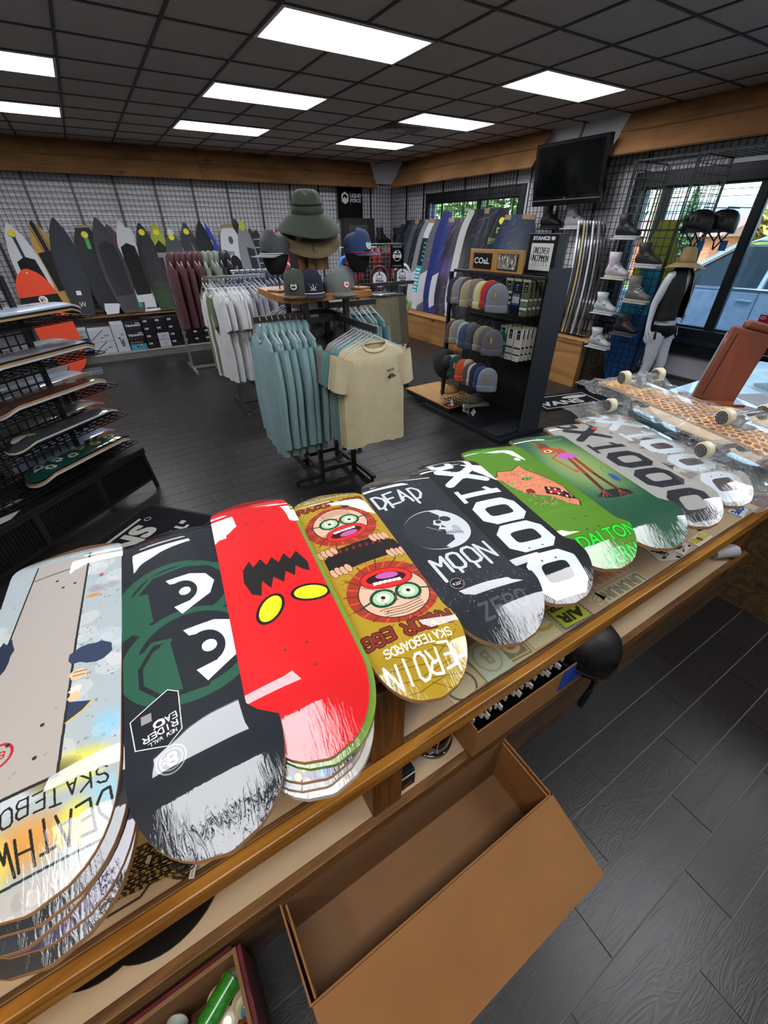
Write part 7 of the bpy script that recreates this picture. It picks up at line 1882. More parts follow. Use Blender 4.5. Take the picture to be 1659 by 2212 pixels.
# ------------------------------------------------------------------ wire deck rack on the black bench, mat
DIR = Vector((0.74, 0.67, 0)).normalized(); NRM = Vector((DIR.y, -DIR.x, 0))
bench = thing('display_bench', 'low black metal display bench with white stripes on top, at the left', 'bench', (-0.06, 3.68, 0), math.atan2(DIR.y, DIR.x))
BT = Cv(200, 50, '#17181a', 4)
BT.poly([(158, 50), (172, 50), (196, 30), (186, 28)], '#b5b4aa'); BT.poly([(60, 50), (92, 50), (112, 18), (60, 30)], '#b5b4aa'); BT.poly([(60, 20), (100, 8), (90, 3), (60, 8)], '#b5b4aa')
mb = MB(); mb.grid(lambda u, v: Vector((-1.95 + 1.95 * u, 0.46 * v, 0.372)), 1, 1); mb.build('top_print', print_mat('bench top', BT, 0.45), bench, fix=False)
MB().bbox((-1.95, 0, 0.345), (0, 0.46, 0.3715)).build('top_plate', BLACK_METAL, bench, bevel=0.003)
MESHD = M('dark mesh', '#101113', 0.5)
for k in range(4):
    x0, x1 = -1.93 + 0.485 * k, -1.93 + 0.485 * (k + 1) - 0.04
    fr = MB(); fr.bbox((x0 - 0.02, 0.0, 0.08), (x0 + 0.02, 0.02, 0.345)); fr.build('front_stile', BLACK_METAL, bench)
    ms = MB(); n = 22
    for q in range(1, n): ms.bbox((x0 + (x1 - x0 + .04) * q / n - 0.003, 0.006, 0.10), (x0 + (x1 - x0 + .04) * q / n + 0.003, 0.010, 0.33))
    for q in range(1, 9): ms.bbox((x0 + 0.02, 0.0105, 0.10 + 0.026 * q - 0.002), (x1 + .02, 0.013, 0.10 + 0.026 * q + 0.002))
    ms.bbox((x0 + 0.02, 0.022, 0.085), (x1 + 0.02, 0.026, 0.34)); ms.build('mesh_panel', MESHD, bench)
MB().bbox((-1.95, 0, 0.08), (0, 0.022, 0.10)).bbox((-1.95, -0.001, 0.325), (0, 0.022, 0.345)).build('front_rail', BLACK_METAL, bench)
for x in (-1.93, -0.02):
    for y in (0.02, 0.44): MB().bar((x, y, 0.345), (x + (0.03 if x > -1 else -0.03), y - .01, 0.0), 0.025).build('leg', BLACK_METAL, bench)
VM = Cv(140, 84, '#15151a', 4)
VM.rect(6, 72, 110, 75, '#a9a89f'); VM.line([(36, 74), (24, 40), (12, 74)], 7, '#a9a89f'); VM.text('VANS', 62, 55, 34, '#a9a89f', 0, 1.05, 1, True, 1.5); VM.rect(30, 72, 116, 75.5, '#a9a89f'); VM.text('"OFF THE WALL"', 64, 22, 16.5, '#a9a89f', 0, 1.0, 1, True, .8); VM.arc(118, 66, 3, 3, 0, 360, 1, '#a9a89f'); VM.noise(0.25, 2, 2)
mat_ = thing('door_mat', 'black door mat with white lettering, beside the bench behind the decks', 'mat', (0.03, 3.165, 0.0), math.atan2(0.67, 0.74))
mb = MB(); mb.grid(lambda u, v: Vector((-1.05 + 1.05 * u, 0.60 * v - 0.32, 0.008)), 1, 1); mb.build('carpet_print', print_mat('mat print', VM, 0.95), mat_, fix=False); MB().bbox((-1.07, -0.34, 0), (0.02, 0.30, 0.0075)).build('rubber_edge', M('mat rubber', '#131316', 0.8), mat_)
rc_ = thing('deck_rack', 'black wire tower rack of skateboard decks on the bench at the left frame edge', 'deck rack', (-0.47, 3.60, 0.374), math.atan2(DIR.y, DIR.x))
for x in (0.0, -0.62): MB().bbox((x - 0.014, -0.014, 0), (x + 0.014, 0.014, 1.25)).build('post', BLACK_METAL, rc_)
gp = wire_panel(0.60, 1.22, 0.06, 0.004, 0.006); gp.xf(Matrix.Translation((-0.61, 0, 0.02))); gp.build('wire_back', WIRE, rc_)
SHZ = [1.375, 1.145, 0.915, 0.69, 0.46]
DCOL = [[('white wrapped', '#9fb0c4'), ('black', '#1d1e22'), ('white', '#b9b6b0')], [('grey clouded', '#8f9294'), ('cream', '#c2b59a'), ('pale maple', '#bba88a')], [('brown with a red circle', '#3f2a24'), ('dark', '#1c1c20')], [('black with green flames', '#3a3a3d'), ('mustard', '#b99a2e')], [('dark green with stickers', '#123a33'), ('black', '#17181b'), ('multicolour', '#7d4a5a')]]
BACKC = ['#b5bcc4', '#9fb0b4', '#8fa6bd', '#4a4d50', '#7d8fa8']
TW = Vector((-0.47, 3.60, 0))
for r, z in enumerate(SHZ):
    sh_ = MB(); q = 0.005
    for s in (-1, 1):
        a, b2 = 0.02 * s, 0.25 * s
        for k in range(6): y = a + (b2 - a) * k / 5; sh_.bbox((-0.72, y - 0.003, z - 0.374 - 0.012), (0.30, y + 0.003, z - 0.374 - 0.006))
        for k in range(18): x = -0.72 + 1.02 * k / 17; sh_.bbox((x - 0.003, min(a, b2), z - 0.374 - 0.0058), (x + 0.003, max(a, b2), z - 0.374))
    sh_.build('wire_shelf', WIRE, rc_)
    tier = ('top', 'second', 'third', 'fourth', 'bottom')[r]
    for k in range(len(DCOL[r]) - 1, -1, -1):
        nm_, col = DCOL[r][k]; i = len(DCOL[r]) - 1 - k
        cv = plain(0.21, 0.80, col, r * 5 + k)
        if 'circle' in nm_: cv.ell(10, 560, 66, 70, '#8f2f22'); cv.ell(10, 560, 50, 54, '#4a2a22'); cv.ell(10, 560, 30, 34, '#9a8f88')
        if 'flames' in nm_:
            cv.rect(-105, 0, -20, 800, '#111214'); [cv.blob(-50 + 20 * (i2 % 3), 60 + 22 * i2, 24, '#5fbf2a' if i2 % 2 else '#111214', i2, .6) for i2 in range(6)]; cv.ell(-40, 110, 40, 46, '#b9bcb8'); cv.text('DEATHWISH', -70, 480, 60, '#55575a', 90, 1, 1, True, 1.5)
        if 'stickers' in nm_:
            for i2, (x2, y2, c3_) in enumerate(((-30, 110, '#a9b0ad'), (40, 140, '#b5bab4'), (-10, 230, '#c9cdc8'), (30, 320, '#9fa68a'), (-20, 420, '#8f9b7a'), (10, 520, '#b08a2e'), (20, 640, '#b5a52e'))): cv.blob(x2, y2, 34, c3_, i2, .35); cv.blob(x2, y2, 16, '#2a3a35', i2 + 9, .4)
        if 'clouded' in nm_: [cv.soft(-20 + 30 * (i2 % 3), 200 + 70 * i2, 70, 60, '#5d6164', .7) for i2 in range(6)]
        c0 = TW + NRM * 0.135 + DIR * (0.02 * i - 0.13 + 0.015 * ((r * 3 + k) % 3))
        n0, t0 = c0 + DIR * 0.40, c0 - DIR * 0.40
        make_deck(f'{nm_} skateboard deck on the {tier} tier of the wire rack, ' + ('uppermost' if k == 0 else f'{ORD[k]} below the uppermost'), (n0.x, n0.y), (t0.x, t0.y), z + 0.015 + 0.0125 * i, 0.208, print_mat('rack deck %d %d' % (r, k), cv, rough=0.3, coat=1, coat_rough=.03), edge=(EW, EB, None)[(k + r) % 3])
    c0 = TW - NRM * 0.135 + DIR * 0.02
    n0, t0 = c0 + DIR * 0.40, c0 - DIR * 0.40
    make_deck(f'pale glossy skateboard deck on the rear side of the {tier} tier of the wire rack', (n0.x, n0.y), (t0.x, t0.y), z + 0.014, 0.208, print_mat('rack rear %d' % r, plain(0.21, 0.8, BACKC[r], r + 40), rough=.3, coat=1, coat_rough=.03))
for k, (col, nm_, s) in enumerate((('#b9a12e', 'yellow', -0.42), ('#b9bcbf', 'white', -0.25))):
    p = TW - NRM * 0.33 + DIR * (s + .45)
    t = thing('round_tin', f'{nm_} round tin seen through the wire rack on the second tier', 'tin', (p.x - .35, p.y + .3, 0.90))
    MB().lathe([(0, 0), (0.05, 0), (0.052, 0.01), (0.052, 0.11), (0.04, 0.125), (0, 0.125)], n=20).build('tin_body', M('tin ' + nm_, col, 0.4), t, smooth='auto'); MB().lathe([(0.0525, 0.03), (0.0535, 0.03), (0.0535, 0.08), (0.0525, 0.08)], n=20).build('label_band', M('tin band', '#7d6a2a', .5), t)
tbl = thing('side_table', 'small black table behind the wire deck rack', 'table', (-0.75, 4.2, 0)); MB().bbox((-0.5, -0.3, 0.87), (0.35, 0.3, 0.899)).build('table_top', BLACK_PAINT, tbl)
for x in (-0.45, 0.3):
    for y in (-0.26, 0.26): MB().bbox((x - .02, y - .02, 0), (x + .02, y + .02, 0.8695)).build('leg', BLACK_METAL, tbl)

# ------------------------------------------------------------------ beanie and sock stand
SLATE = M('slate panel', '#2a2d33', 0.5, var=0.05)
gs = thing('beanie_stand', 'tall black display stand of beanies and socks with a slate side panel', 'display stand', (3.4, 3.4, 0))
def gpart(nm, lo, hi, mat, bev=0.003): return MB().bbox(lo, hi).build(nm, mat, gs, world=True, bevel=bev)
gpart('side_panel', (3.385, 2.735, 0.0), (3.665, 2.760, 1.557), SLATE); gpart('back_panel', (3.62, 2.761, 0.05), (3.655, 4.03, 1.50), M('black panel', '#08080a', 0.7))
gpart('base_tray', (3.06, 2.70, 0.0), (3.72, 4.06, 0.05), BLACK_PAINT); gpart('tray_step', (3.08, 2.762, 0.0505), (3.60, 3.0, 0.075), M('tray black', '#26272a', 0.35))
gpart('far_post', (3.33, 4.0, 0.05), (3.37, 4.035, 1.47), BLACK_METAL); gpart('header_rail', (3.36, 2.761, 1.465), (3.40, 3.999, 1.495), BLACK_METAL)
gpart('plinth_black', (3.10, 3.58, 0.0505), (3.64, 4.45, 0.105), BLACK_PAINT); gpart('plinth_wood', (3.09, 3.57, 0.1055), (3.645, 4.46, 0.122), wood('birch ply', '#b58d55', '#9a713c', 'Y', 2.5, knots=False, ring=3))
for z in (1.475, 1.05, 0.70): gpart('hook_bar', (3.601, 2.80, z - 0.01), (3.6195, 3.95, z + 0.01), BLACK_METAL)
rd = Cv(60, 30, '#7c141c', 3); rd.rect(20, 8, 44, 22, '#c9c9c9')
quad_part('floor_label', print_mat('red label', rd, 0.4), gs, (-0.25, 0.24, 0.1225), 0.10, 0.12)
SIDE = Matrix(((0, 0, -1), (-1, 0, 0), (0, 1, 0)))
cs = thing('shelf_sign', 'wooden header board with a black lettered plate and a photo, on the beanie stand', 'sign', (3.385, 3.415, 1.496))
MB().box((0, 0, 0.093), (0.018, 0.72, 0.186)).build('sign_board', wood('oak sign', '#b08445', '#95692f', 'Y', 3, knots=False, ring=3), cs, bevel=0.003)
co = Cv(96, 60, '#161718', 4); co.text('COaL', 48, 30, 36, '#c9c9c4', 0, 1.0, 1, True, .5)
for y, m, nm in ((0.17, print_mat('plate print', co, 0.5), 'lettered_plate'), (-0.17, None, 'photo')):
    MB().box((-0.014, y, 0.09), (0.01, 0.255, 0.135)).build(nm + '_back', BLACK_PAINT, cs, bevel=0.004)
    if m is None:
        ph = Cv(100, 56, '#77756f', 3); g = random.Random(8)
        for i in range(90): x, y2 = g.uniform(0, 100), g.uniform(0, 56); ph.rect(x, y2, x + g.uniform(2, 8), y2 + g.uniform(3, 16), g.choice(['#2a2a2b', '#c4c3bf', '#5d5348', '#8f8d88', '#3a3835']))
        m = print_mat('photo print', ph, 0.25)
    quad_part(nm, m, cs, (-0.02, y, 0.09), 0.235, 0.118, SIDE)
sn = Cv(60, 80, '#141517', 4); sn.text('STANCE', 26, 72, 9.5, '#c2c4cc', 0, 1, 1, True, .5); sn.ell(50, 72, 4, 4, '#c2c4cc'); sn.rect(7, 6, 53, 62, '#c4c3bf'); sn.hand('UNCOVER', 13, 42, 3.6, 12, '#1b1b1b', 1.3, -2, .05, 1.35); sn.hand('UNCOMMON', 10, 27, 3.6, 12, '#1b1b1b', 1.3, -3, .05, 1.3)
for i in range(6): sn.line([(18 + 5 * i, 25), (14 + 6.4 * i, 15)], .9, '#1b1b1b')
ss = thing('stand_topper', 'black upright box sign with a white lettered card on top of the stand', 'sign', (3.56, 2.99, 1.50))
MB().box((0.01, 0, 0.15), (0.10, 0.36, 0.32)).build('sign_box', SLATE, ss, bevel=0.003); quad_part('sign_card', print_mat('topper print', sn, 0.5), ss, (-0.042, 0, 0.155), 0.32, 0.30, SIDE)
# beanies
def beanie_proto():
    t = thing('beanie', 'x', 'beanie', (0, 0, 0), 0, 'beanies on the stand')
    w, h = 0.105, 0.235
    def ring(z, s): return [Vector((0.026 * s ** .5 * math.cos(a), w * s * math.sin(a), z)) for a in [2 * PI * k / 18 for k in range(18)]]
    MB().loft([ring(-0.235, .9), ring(-0.16, .98), ring(-0.10, .97), ring(-0.06, .86), ring(-0.03, .66), ring(-0.012, .42), ring(-0.002, .16)], cap=True).build('knit_body', cloth('knit', '#777'), t, smooth=True)
    MB().loft([[p * 1.0 + Vector((p.x * .22, p.y * .03, 0)) for p in ring(z, s)] for z, s in ((-0.245, .9), (-0.238, .96), (-0.19, .99), (-0.182, .95))], cap=True).build('cuff', cloth('knit', '#777'), t, smooth=True)
    return t
BE = [['navy:#1b2035', 'mustard brown:#6f5730', 'grey:#6f6f72', 'plum:#3f2f3d', 'sand:#8f8669', 'tan:#7d5d3b', 'taupe:#6a5f58', 'cream:#b3a77f', 'lime cream:#a5a86d', 'red:#a3141c', 'charcoal:#36353d', 'heather grey:#6d7278'],
      ['dark grey:#3c3f46', 'mustard yellow:#a8812a', 'plaid grey:#6d7077', 'mottled white:#8f948c', 'blue:#2c4055', 'slate green:#4d565a', 'graphite:#3a3d40', 'black:#1d1e24', 'olive sand:#777258', 'brown grey:#4f4a4c', 'soft grey:#55545a'],
      ['pale blue:#7d949e', 'mottled grey blue:#8c9a98', 'bottle green:#16372c', 'dark teal:#1f2f30', 'orange:#b0431f', 'stone:#9a9078', 'brown:#4f3a36', 'white striped:#9aa0aa', 'dark navy:#1b1f30', 'royal navy:#232f5e', 'steel grey:#737983']]
bp0 = beanie_proto()
KT = Cv(30, 60, '#8a6b3f', 3); KT.line([(20, 52), (10, 40), (18, 30), (12, 14)], 3, '#e0d6c4'); KTM = print_mat('swing tag', KT, 0.6)
for r, row in enumerate(BE):
    zt = (1.455, 1.06, 0.695)[r]
    for k, e in enumerate(row):
        nm_, col = e.split(':'); y = 3.72 - 0.062 * k if r else 3.74 - 0.06 * k
        m = cloth('knit ' + nm_, col)
        last = k == len(row) - 1
        t = dup(bp0, loc=(3.20 - 0.004 * k + 0.012 * math.sin(k * 2.7), y + 0.008 * math.sin(k * 4.1), zt - 0.010 * (1 + math.sin(k * 1.9 + r))), rz=R(30 + 7 * math.sin(k * 3.3) + (14 if last else 0)), label=f'{nm_} knitted beanie in the {("top", "middle", "bottom")[r]} row, {ORD[k]} from the far end', mats={'knit_body': m, 'cuff': m})
        if last or (r == 2 and k == 2): quad_part('swing_tag', KTM, t, (-0.034, 0.02, -0.10), 0.028, 0.062, SIDE)
        MB().tube([(0.0, 0, -0.006), (0.0, 0, 0.012), (0.40 * .98, 0.0, 0.014)], 0.004, 5).build('peg', BLACK_METAL, t)
for ch in kids(bp0): bpy.data.objects.remove(ch)
bpy.data.objects.remove(bp0)
# socks
def sock_cv(kind):
    c = Cv(30, 100, {'dino': '#4a4f42', 'navy': '#171a2b', 'olive': '#4a4f36', 'white': '#b5b1a6', 'leaf': '#2f6a5c'}[kind], 3)
    if kind == 'navy': c.rect(0, 34, 30, 52, '#9aa0a8'); c.rect(0, 52, 30, 60, '#5a5a62'); c.rect(0, 28, 30, 34, '#34506e')
    if kind == 'olive': c.rect(0, 42, 30, 48, '#b5b5ab'); c.rect(0, 28, 30, 40, '#54685a'); c.rect(0, 18, 30, 25, '#b5b5ab'); c.arc(6, 8, 3, 3, 0, 360, 1.2, '#c9c9bf')
    if kind == 'dino': c.rect(0, 0, 30, 62, '#23272a'); [c.blob(5 + 7 * (i % 4), 62 - 15 * (i // 4), 4, '#b9b9b4', i, .5) for i in range(13)]; c.rect(0, 0, 30, 14, '#4a4c52')
    if kind == 'white': c.rect(0, 38, 30, 43, '#1d1d20'); c.rect(0, 18, 30, 22, '#1d1d20'); c.rect(0, 22, 30, 38, '#a9a3a8'); c.arc(8, 9, 3, 3, 0, 360, 1.2, '#333')
    if kind == 'leaf': [c.blob(random.Random(i).uniform(0, 30), random.Random(i + 50).uniform(0, 90), 5, '#123a36' if i % 2 else '#6fae9c', i, .6) for i in range(26)]
    c.rect(0, 93, 30, 100, '#8a8a70'); c.rect(8, 66, 22, 93, '#101012'); c.rect(11, 82, 19, 84, '#bdbdbd'); c.rect(11, 76, 16, 77.5, '#9a9a9a'); c.ell(15, 71, 1.8, 1.8, '#bdbdbd'); return c
SOCK = {}
def socks(kind, x, y, z, label, col):
    if kind not in SOCK: SOCK[kind] = print_mat('sock ' + kind, sock_cv(kind), 0.85)
    t = thing('sock_pair', label, 'socks', (x, y, z), R(4), 'packs of socks on the stand')
    mb = MB(); mb.loft([[Vector((0.014 * s * math.cos(a), 0.042 * math.sin(a), zz)) for a in [2 * PI * k / 12 for k in range(12)]] for zz, s in ((0, .4), (-0.01, 1), (-0.1, .9), (-0.2, 1.0), (-0.29, .8), (-0.30, .3))]); mb.build('sock', cloth('sock ' + kind, col), t, smooth=True)
    mb = MB(); mb.grid(lambda u, v: Vector((-0.0165 - 0.0 * v, 0.041 * (1 - 2 * u), -0.30 + 0.305 * v)), 2, 4); mb.build('sock_face', SOCK[kind], t, fix=False)
    MB().tube([(0, 0, 0), (0, 0, 0.02), (0.04, 0, 0.022)], 0.003, 5).build('hook', BLACK_METAL, t)
for r, (z, cols_) in enumerate(((1.462, (('dino', 3.135, '#4a4f42', 'patterned dark green'), ('navy', 3.03, '#171a2b', 'navy, white and blue banded'), ('olive', 2.925, '#4a4f36', 'olive with white and sage bands'))), (1.055, (('leaf', 3.12, '#2f6a5c', 'green leaf patterned'), ('white', 3.02, '#b5b1a6', 'white with dark bands'), ('white', 2.92, '#b5b1a6', 'white with dark stripes'))))):
    for kind, y, col, nm_ in cols_:
        for d in range(4): socks(kind, 3.34 + 0.055 * d, y - 0.003 * d, z, f'{nm_} sock pair, {("upper", "lower")[r]} row, {ORD[d]} from the front' + (', near column' if y < 2.925 and r else ''), col)
# hats low on the stand
bh = sun_hat('black floppy hat hanging low at the far end of the beanie stand', (3.17, 3.75, 0.58), 0, 0.09, 0.17, 0.09, cloth('black hat', '#15120f'), cloth('black hat', '#15120f'), 0.05, tilt=R(70))
for k, (nm_, col, y) in enumerate((('tan', '#8a6336', 3.66), ('olive', '#33382e', 3.26))):
    sun_hat(f'{nm_} brimmed hat in the wire basket at the foot of the beanie stand', (3.20, y, 0.26), 0.3, 0.085, 0.15, 0.09, cloth('hat ' + nm_, col), cloth('hat ' + nm_, col), 0.03, tilt=R(-14))
kb = thing('wire_basket', 'black wire basket with white paper tags low on the beanie stand', 'basket', (3.28, 3.45, 0.16))
kw = MB()
for k in range(14): y = -0.36 + 0.055 * k; kw.bar((-0.14, y, 0.09), (-0.10, y, 0.0), 0.005).bar((-0.10, y, 0), (0.32, y, 0), 0.005)
for x, z in ((-0.14, 0.09), (-0.12, 0.045), (-0.10, 0), (0.1, 0), (0.3, 0)): kw.bar((x, -0.36, z), (x, 0.36, z), 0.005)
kw.build('wire', WIRE, kb)
for k, y in enumerate((0.12, -0.10, -0.16, -0.25)): MB().box((-0.155, y, 0.02), (0.003, 0.05, 0.075), Matrix.Rotation(0.3 * k - .4, 3, 'X')).build('paper_tag', FRAME_WHITE, kb)

# ------------------------------------------------------------------ window wall: plywood bench of boards
pb = thing('plywood_bench', 'long plywood bench along the window wall carrying rows of boards', 'bench', (5.7, 6.0, 0))
MB().bbox((5.31, 3.55, 0.0), (5.33, 4.62, 0.56)).build('front_panel', PLY, pb, world=True); MB().bbox((5.31, 4.63, 0.0), (5.33, 8.9, 0.44)).build('front_panel', PLY, pb, world=True)
MB().bbox((5.331, 3.55, 0.0), (6.15, 3.57, 0.56)).build('end_panel', PLY, pb, world=True); MB().bbox((5.30, 3.545, 0.5605), (6.15, 4.62, 0.585)).build('top_panel', PLY, pb, world=True); MB().bbox((5.30, 4.63, 0.4405), (6.15, 8.9, 0.46)).build('top_panel', PLY, pb, world=True)
MB().bbox((5.305, 3.547, 0.586), (5.335, 4.62, 0.605)).build('stop_strip', SHELF_WOOD, pb, world=True)
RB = [('dark grey wrapped', '#2b2e37', 8.86, 1.98), ('black wrapped', '#1b1d24', 8.7, 1.99), ('charcoal wrapped', '#30323a', 8.52, 1.99), ('grey streaked', '#4a4c52', 8.36, 1.96), ('dull black', '#26272c', 8.2, 1.97), ('grey and white', '#7b7e80', 8.02, 1.93), ('white and teal patterned', '#b9bcc0', 7.84, 1.99), ('dark grey and white', '#55585e', 7.66, 1.98), ('navy blue', '#242e66', 7.42, 2.10), ('deep blue and white', '#2a3568', 7.24, 1.97), ('black and purple', '#2a2433', 7.06, 2.0), ('grey purple', '#3a3740', 6.9, 1.99), ('pale white', '#a9aaa6', 6.72, 2.05), ('black with an orange edge', '#202024', 6.52, 2.13), ('coral edged black', '#26262a', 6.4, 2.0), ('slate', '#2e3138', 6.28, 2.06), ('dark slate', '#2b2e35', 6.16, 2.06), ('black with a lime logo', '#1d1f23', 5.98, 2.04), ('navy lettered', '#1f2a44', 5.78, 1.98), ('navy pinstriped', '#27344f', 5.64, 1.98), ('dark navy', '#1d2740', 5.52, 1.99), ('blue black', '#232c3f', 5.40, 1.97)]
OE, CE = M('orange rail', '#b8662e', .4), M('coral rail', '#c46a58', .4)
for k, (nm_, col, y, z) in enumerate(RB):
    cv = bart(col); g = random.Random(k)
    for i in range(14): a = g.uniform(0, 300); cv.line([(g.uniform(5, 40), a), (g.uniform(30, 95), a + g.uniform(10, 60))], g.uniform(.5, 2), '#9aa0aa' if g.random() < .5 else '#6f757f', .5)
    if 'teal' in nm_: cv.rect(0, 60, 100, 150, '#1f8f98'); cv.rect(0, 150, 100, 240, '#24262a'); [cv.line([(20, 170 + 14 * i), (60, 160 + 14 * i), (96, 180 + 14 * i)], 5, '#2f9a90') for i in range(5)]; [cv.rect(0, 62 + 12 * i, 26, 68 + 12 * i, '#c4c7ca') for i in range(7)]
    if 'white' in nm_ and 'teal' not in nm_: cv.poly([(0, 120), (100, 170), (100, 60), (0, 0)], '#b3b6ba')
    if 'purple' in nm_: cv.soft(50, 150, 60, 50, '#6a4f9a', .9)
    if 'lime' in nm_: cv.text('BYERLY', 50, 220, 22, '#8f9b3a', 0, 1, 1, True); cv.rect(40, 240, 54, 254, '#8f9b3a'); cv.rect(44, 244, 50, 250, col)
    if 'lettered' in nm_ or 'pinstriped' in nm_: cv.text('LIQUID', 22, 150, 36, '#c2c6cf', 80, 1, 1, True, 1)
    if nm_ not in ('pale white',) and k % 3 == 0: cv.rect(0, 288, 100, 300, '#8a7352')
    L = (z - 0.462) * 1.045
    board(f'{nm_} wakeboard leaning on the window wall, {ORD[k] if k < 24 else k} from the far corner', print_mat('wake art %d' % k, cv, 0.4, 0.15, .12), OE if 'orange' in nm_ else CE if 'coral' in nm_ else (EW if k % 4 == 1 else EG), (5.62, y - 0.02, 0.463), (6.03 - 0.005 * k, y - 0.02, z), 1.60 if L < 1.64 else 1.70, 0.42, 'wake', 'wakeboard', facing=PI + R(20), group='wakeboards on the window wall', tag_y=(0.02, 0.9) if nm_ in ('white and teal patterned', 'black with a lime logo') else None, rocker=0.04)
for k in range(10):
    nm_, col = (('white edged', '#9a9a95'), ('yellow toned', '#a58f4a'), ('grey brown', '#4f4b48'), ('dark red', '#6d2f36'), ('charcoal', '#35363b'), ('pale edged grey', '#6a6c70'), ('dark blue', '#22304a'), ('black', '#1c1d21'), ('slate blue', '#34435a'), ('dark green', '#26332c'))[k]
    board(f'{nm_} wakeboard in the edge-on stack right of the stand, {ORD[k]} from the wall', print_mat('stack wake %d' % k, bart(col, ('soft', 50, 150, 60, 120, '#777a80', .4)), .25, .8), (EW, EB, M('straw rail', '#a3925a', .4), EG, EB, EW, EB, EG, EB, EB)[k], (5.66, 4.22 - 0.052 * k, 0.587), (6.02, 4.50 - 0.045 * k, 1.93), 1.40, 0.42, 'wake', 'wakeboard', facing=R(122), group='edge-on wakeboards')
board('white and tan illustrated wakeboard behind the sign on the stand', print_mat('illustrated', bart('#b5b0a3', ('blob', 40, 200, 24, '#8f7a5a', 2), ('blob', 50, 150, 20, '#6f6a62', 3)), .4), EW, (5.7, 5.15, 0.463), (6.0, 5.1, 1.75), 1.35, 0.42, 'wake', 'wakeboard', facing=PI + R(20), tag_y=(-0.06, 0.9))

# television
tv = thing('television', 'black flat television hung high on the window wall between the valances', 'television', (5.80, 4.70, 2.46), 0, rot=Matrix.Rotation(R(-7), 3, 'Y') @ Matrix.Rotation(0.02, 3, 'Z'))
MB().box((0, 0, 0), (0.08, 1.10, 0.68)).build('tv_body', M('gloss black', '#0a0a0c', 0.2, coat=.6), tv, bevel=0.01)
MB().box((-0.0415, 0, 0.035), (0.004, 0.98, 0.54)).build('screen', M('screen glass', '#060809', 0.08, var=0.0), tv)
MB().box((-0.044, 0, -0.275), (0.006, 1.08, 0.012)).build('silver_strip', STEEL, tv); MB().box((-0.043, 0, -0.255), (0.004, 0.03, 0.012)).build('maker_mark', STEEL, tv)
MB().bbox((0.041, -0.15, -0.15), (0.40, 0.15, 0.15)).build('bracket', BLACK_METAL, tv)
for dy in (-0.01, 0.02): MB().tube([(0.10, dy, 0.30), (0.20, dy * .5, 0.50)], 0.006, 6).build('cable', M('black cable', '#0c0c0c', 0.5), tv)

# ------------------------------------------------------------------ boots
def boot(label, loc, rz, upper, sole, accent, shaft=0.15, s=1.0, plate=True, cat='boot'):
    t = thing('wake_boot', label, cat, loc, rz)
    def ring(y, w, z0, z1, n=14): return [Vector((w * math.cos(a), y, z0 + (z1 - z0) * (0.5 + 0.5 * math.sin(a)))) for a in [2 * PI * k / n for k in range(n)]]
    MB().loft([ring(-0.165, .028, .03, .055), ring(-0.15, .044, .024, .075), ring(-0.10, .050, .022, .095), ring(-0.05, .049, .022, .125), ring(0.0, .046, .022, .16), ring(0.05, .045, .022, .17), ring(0.095, .042, .022, .15), ring(0.115, .03, .03, .11)]).build('upper', upper, t, smooth=True)
    MB().loft([[Vector((.050 * k2 * math.cos(a), cy + .068 * k2 * math.sin(a), z)) for a in [2 * PI * k / 16 for k in range(16)]] for z, cy, k2 in ((.09, .035, .86), (.13, .045, .9), (.09 + shaft * .6, .05, .95), (.09 + shaft, .055, 1.04), (.088 + shaft, .055, .9))]).build('shaft', upper, t, smooth=True)
    MB().loft([[Vector((.053 * k2 * math.cos(a), -.025 + .155 * k2 * math.sin(a), z)) for a in [2 * PI * k / 20 for k in range(20)]] for z, k2 in ((0, .94), (.006, 1), (.024, 1), (.026, .95))]).build('sole', sole, t, smooth='auto')
    if plate: MB().box((0, -0.01, -0.007), (.125, .30, .012)).build('base_plate', sole, t, bevel=0.004)
    lc = MB()
    for k in range(5): lc.tube([(-.042, -.05 + .024 * k, .105 + .024 * k), (0, -.062 + .024 * k, .132 + .022 * k), (.042, -.05 + .024 * k, .105 + .024 * k)], .004, 5)
    lc.build('lace', accent, t, smooth=True)
    MB().tube([(.049 * math.cos(a), -.045 + .062 * math.sin(a) * .6 + .02, .098 + .012 * math.sin(a)) for a in [2 * PI * k / 16 for k in range(16)]], .008, 6, closed=True).build('strap', accent, t, smooth=True)
    t.matrix_basis = t.matrix_basis @ Matrix.Diagonal((s, s, s, 1))
    return t
def bm_(c): return M('boot ' + c, c, 0.6, var=.1, scale=20)
BW, BB, BG, BT2, BP = bm_('#b5b6ba'), bm_('#17181b'), bm_('#6a665e'), bm_('#2f9a94'), bm_('#b9adb6')
TWR = [('black boot with a white sole, topmost on the wire tower', 3.30, 1.755, BB, BW, BB), ('dark fuzzy boot on a white base plate, right column of the wire tower', 2.98, 1.50, bm_('#2b2825'), BW, bm_('#2b2825')), ('pale pink and white laced boot on the wire tower', 3.30, 1.365, BP, bm_('#bdb8ac'), bm_('#8f8c8a')), ('grey tall laced boot, right column of the wire tower', 2.98, 1.15, BG, bm_('#a9a69a'), bm_('#c4c1b5')), ('white boot with mint trim on the wire tower', 3.33, 0.99, BW, BW, bm_('#6fb5a4')), ('black boot with red piping, low in the right column', 3.0, 0.80, BB, bm_('#4a4a4d'), bm_('#a83a3c')), ('white and teal boot, lowest on the wire tower', 3.28, 0.60, BW, BW, BT2)]
for lab, y, z, a, b2, c in TWR:
    t = boot(lab, (5.215, y, z), 0, a, b2, c, shaft=0.17 if 'tall' in lab or 'laced' in lab else 0.13)
    MB().bar((0.07, 0.0, -0.02), (0.07, 0.0, 0.02), 0.004).box((0.02, 0.02, -0.016), (0.12, 0.05, 0.006)).build('bracket', BLACK_METAL, t)
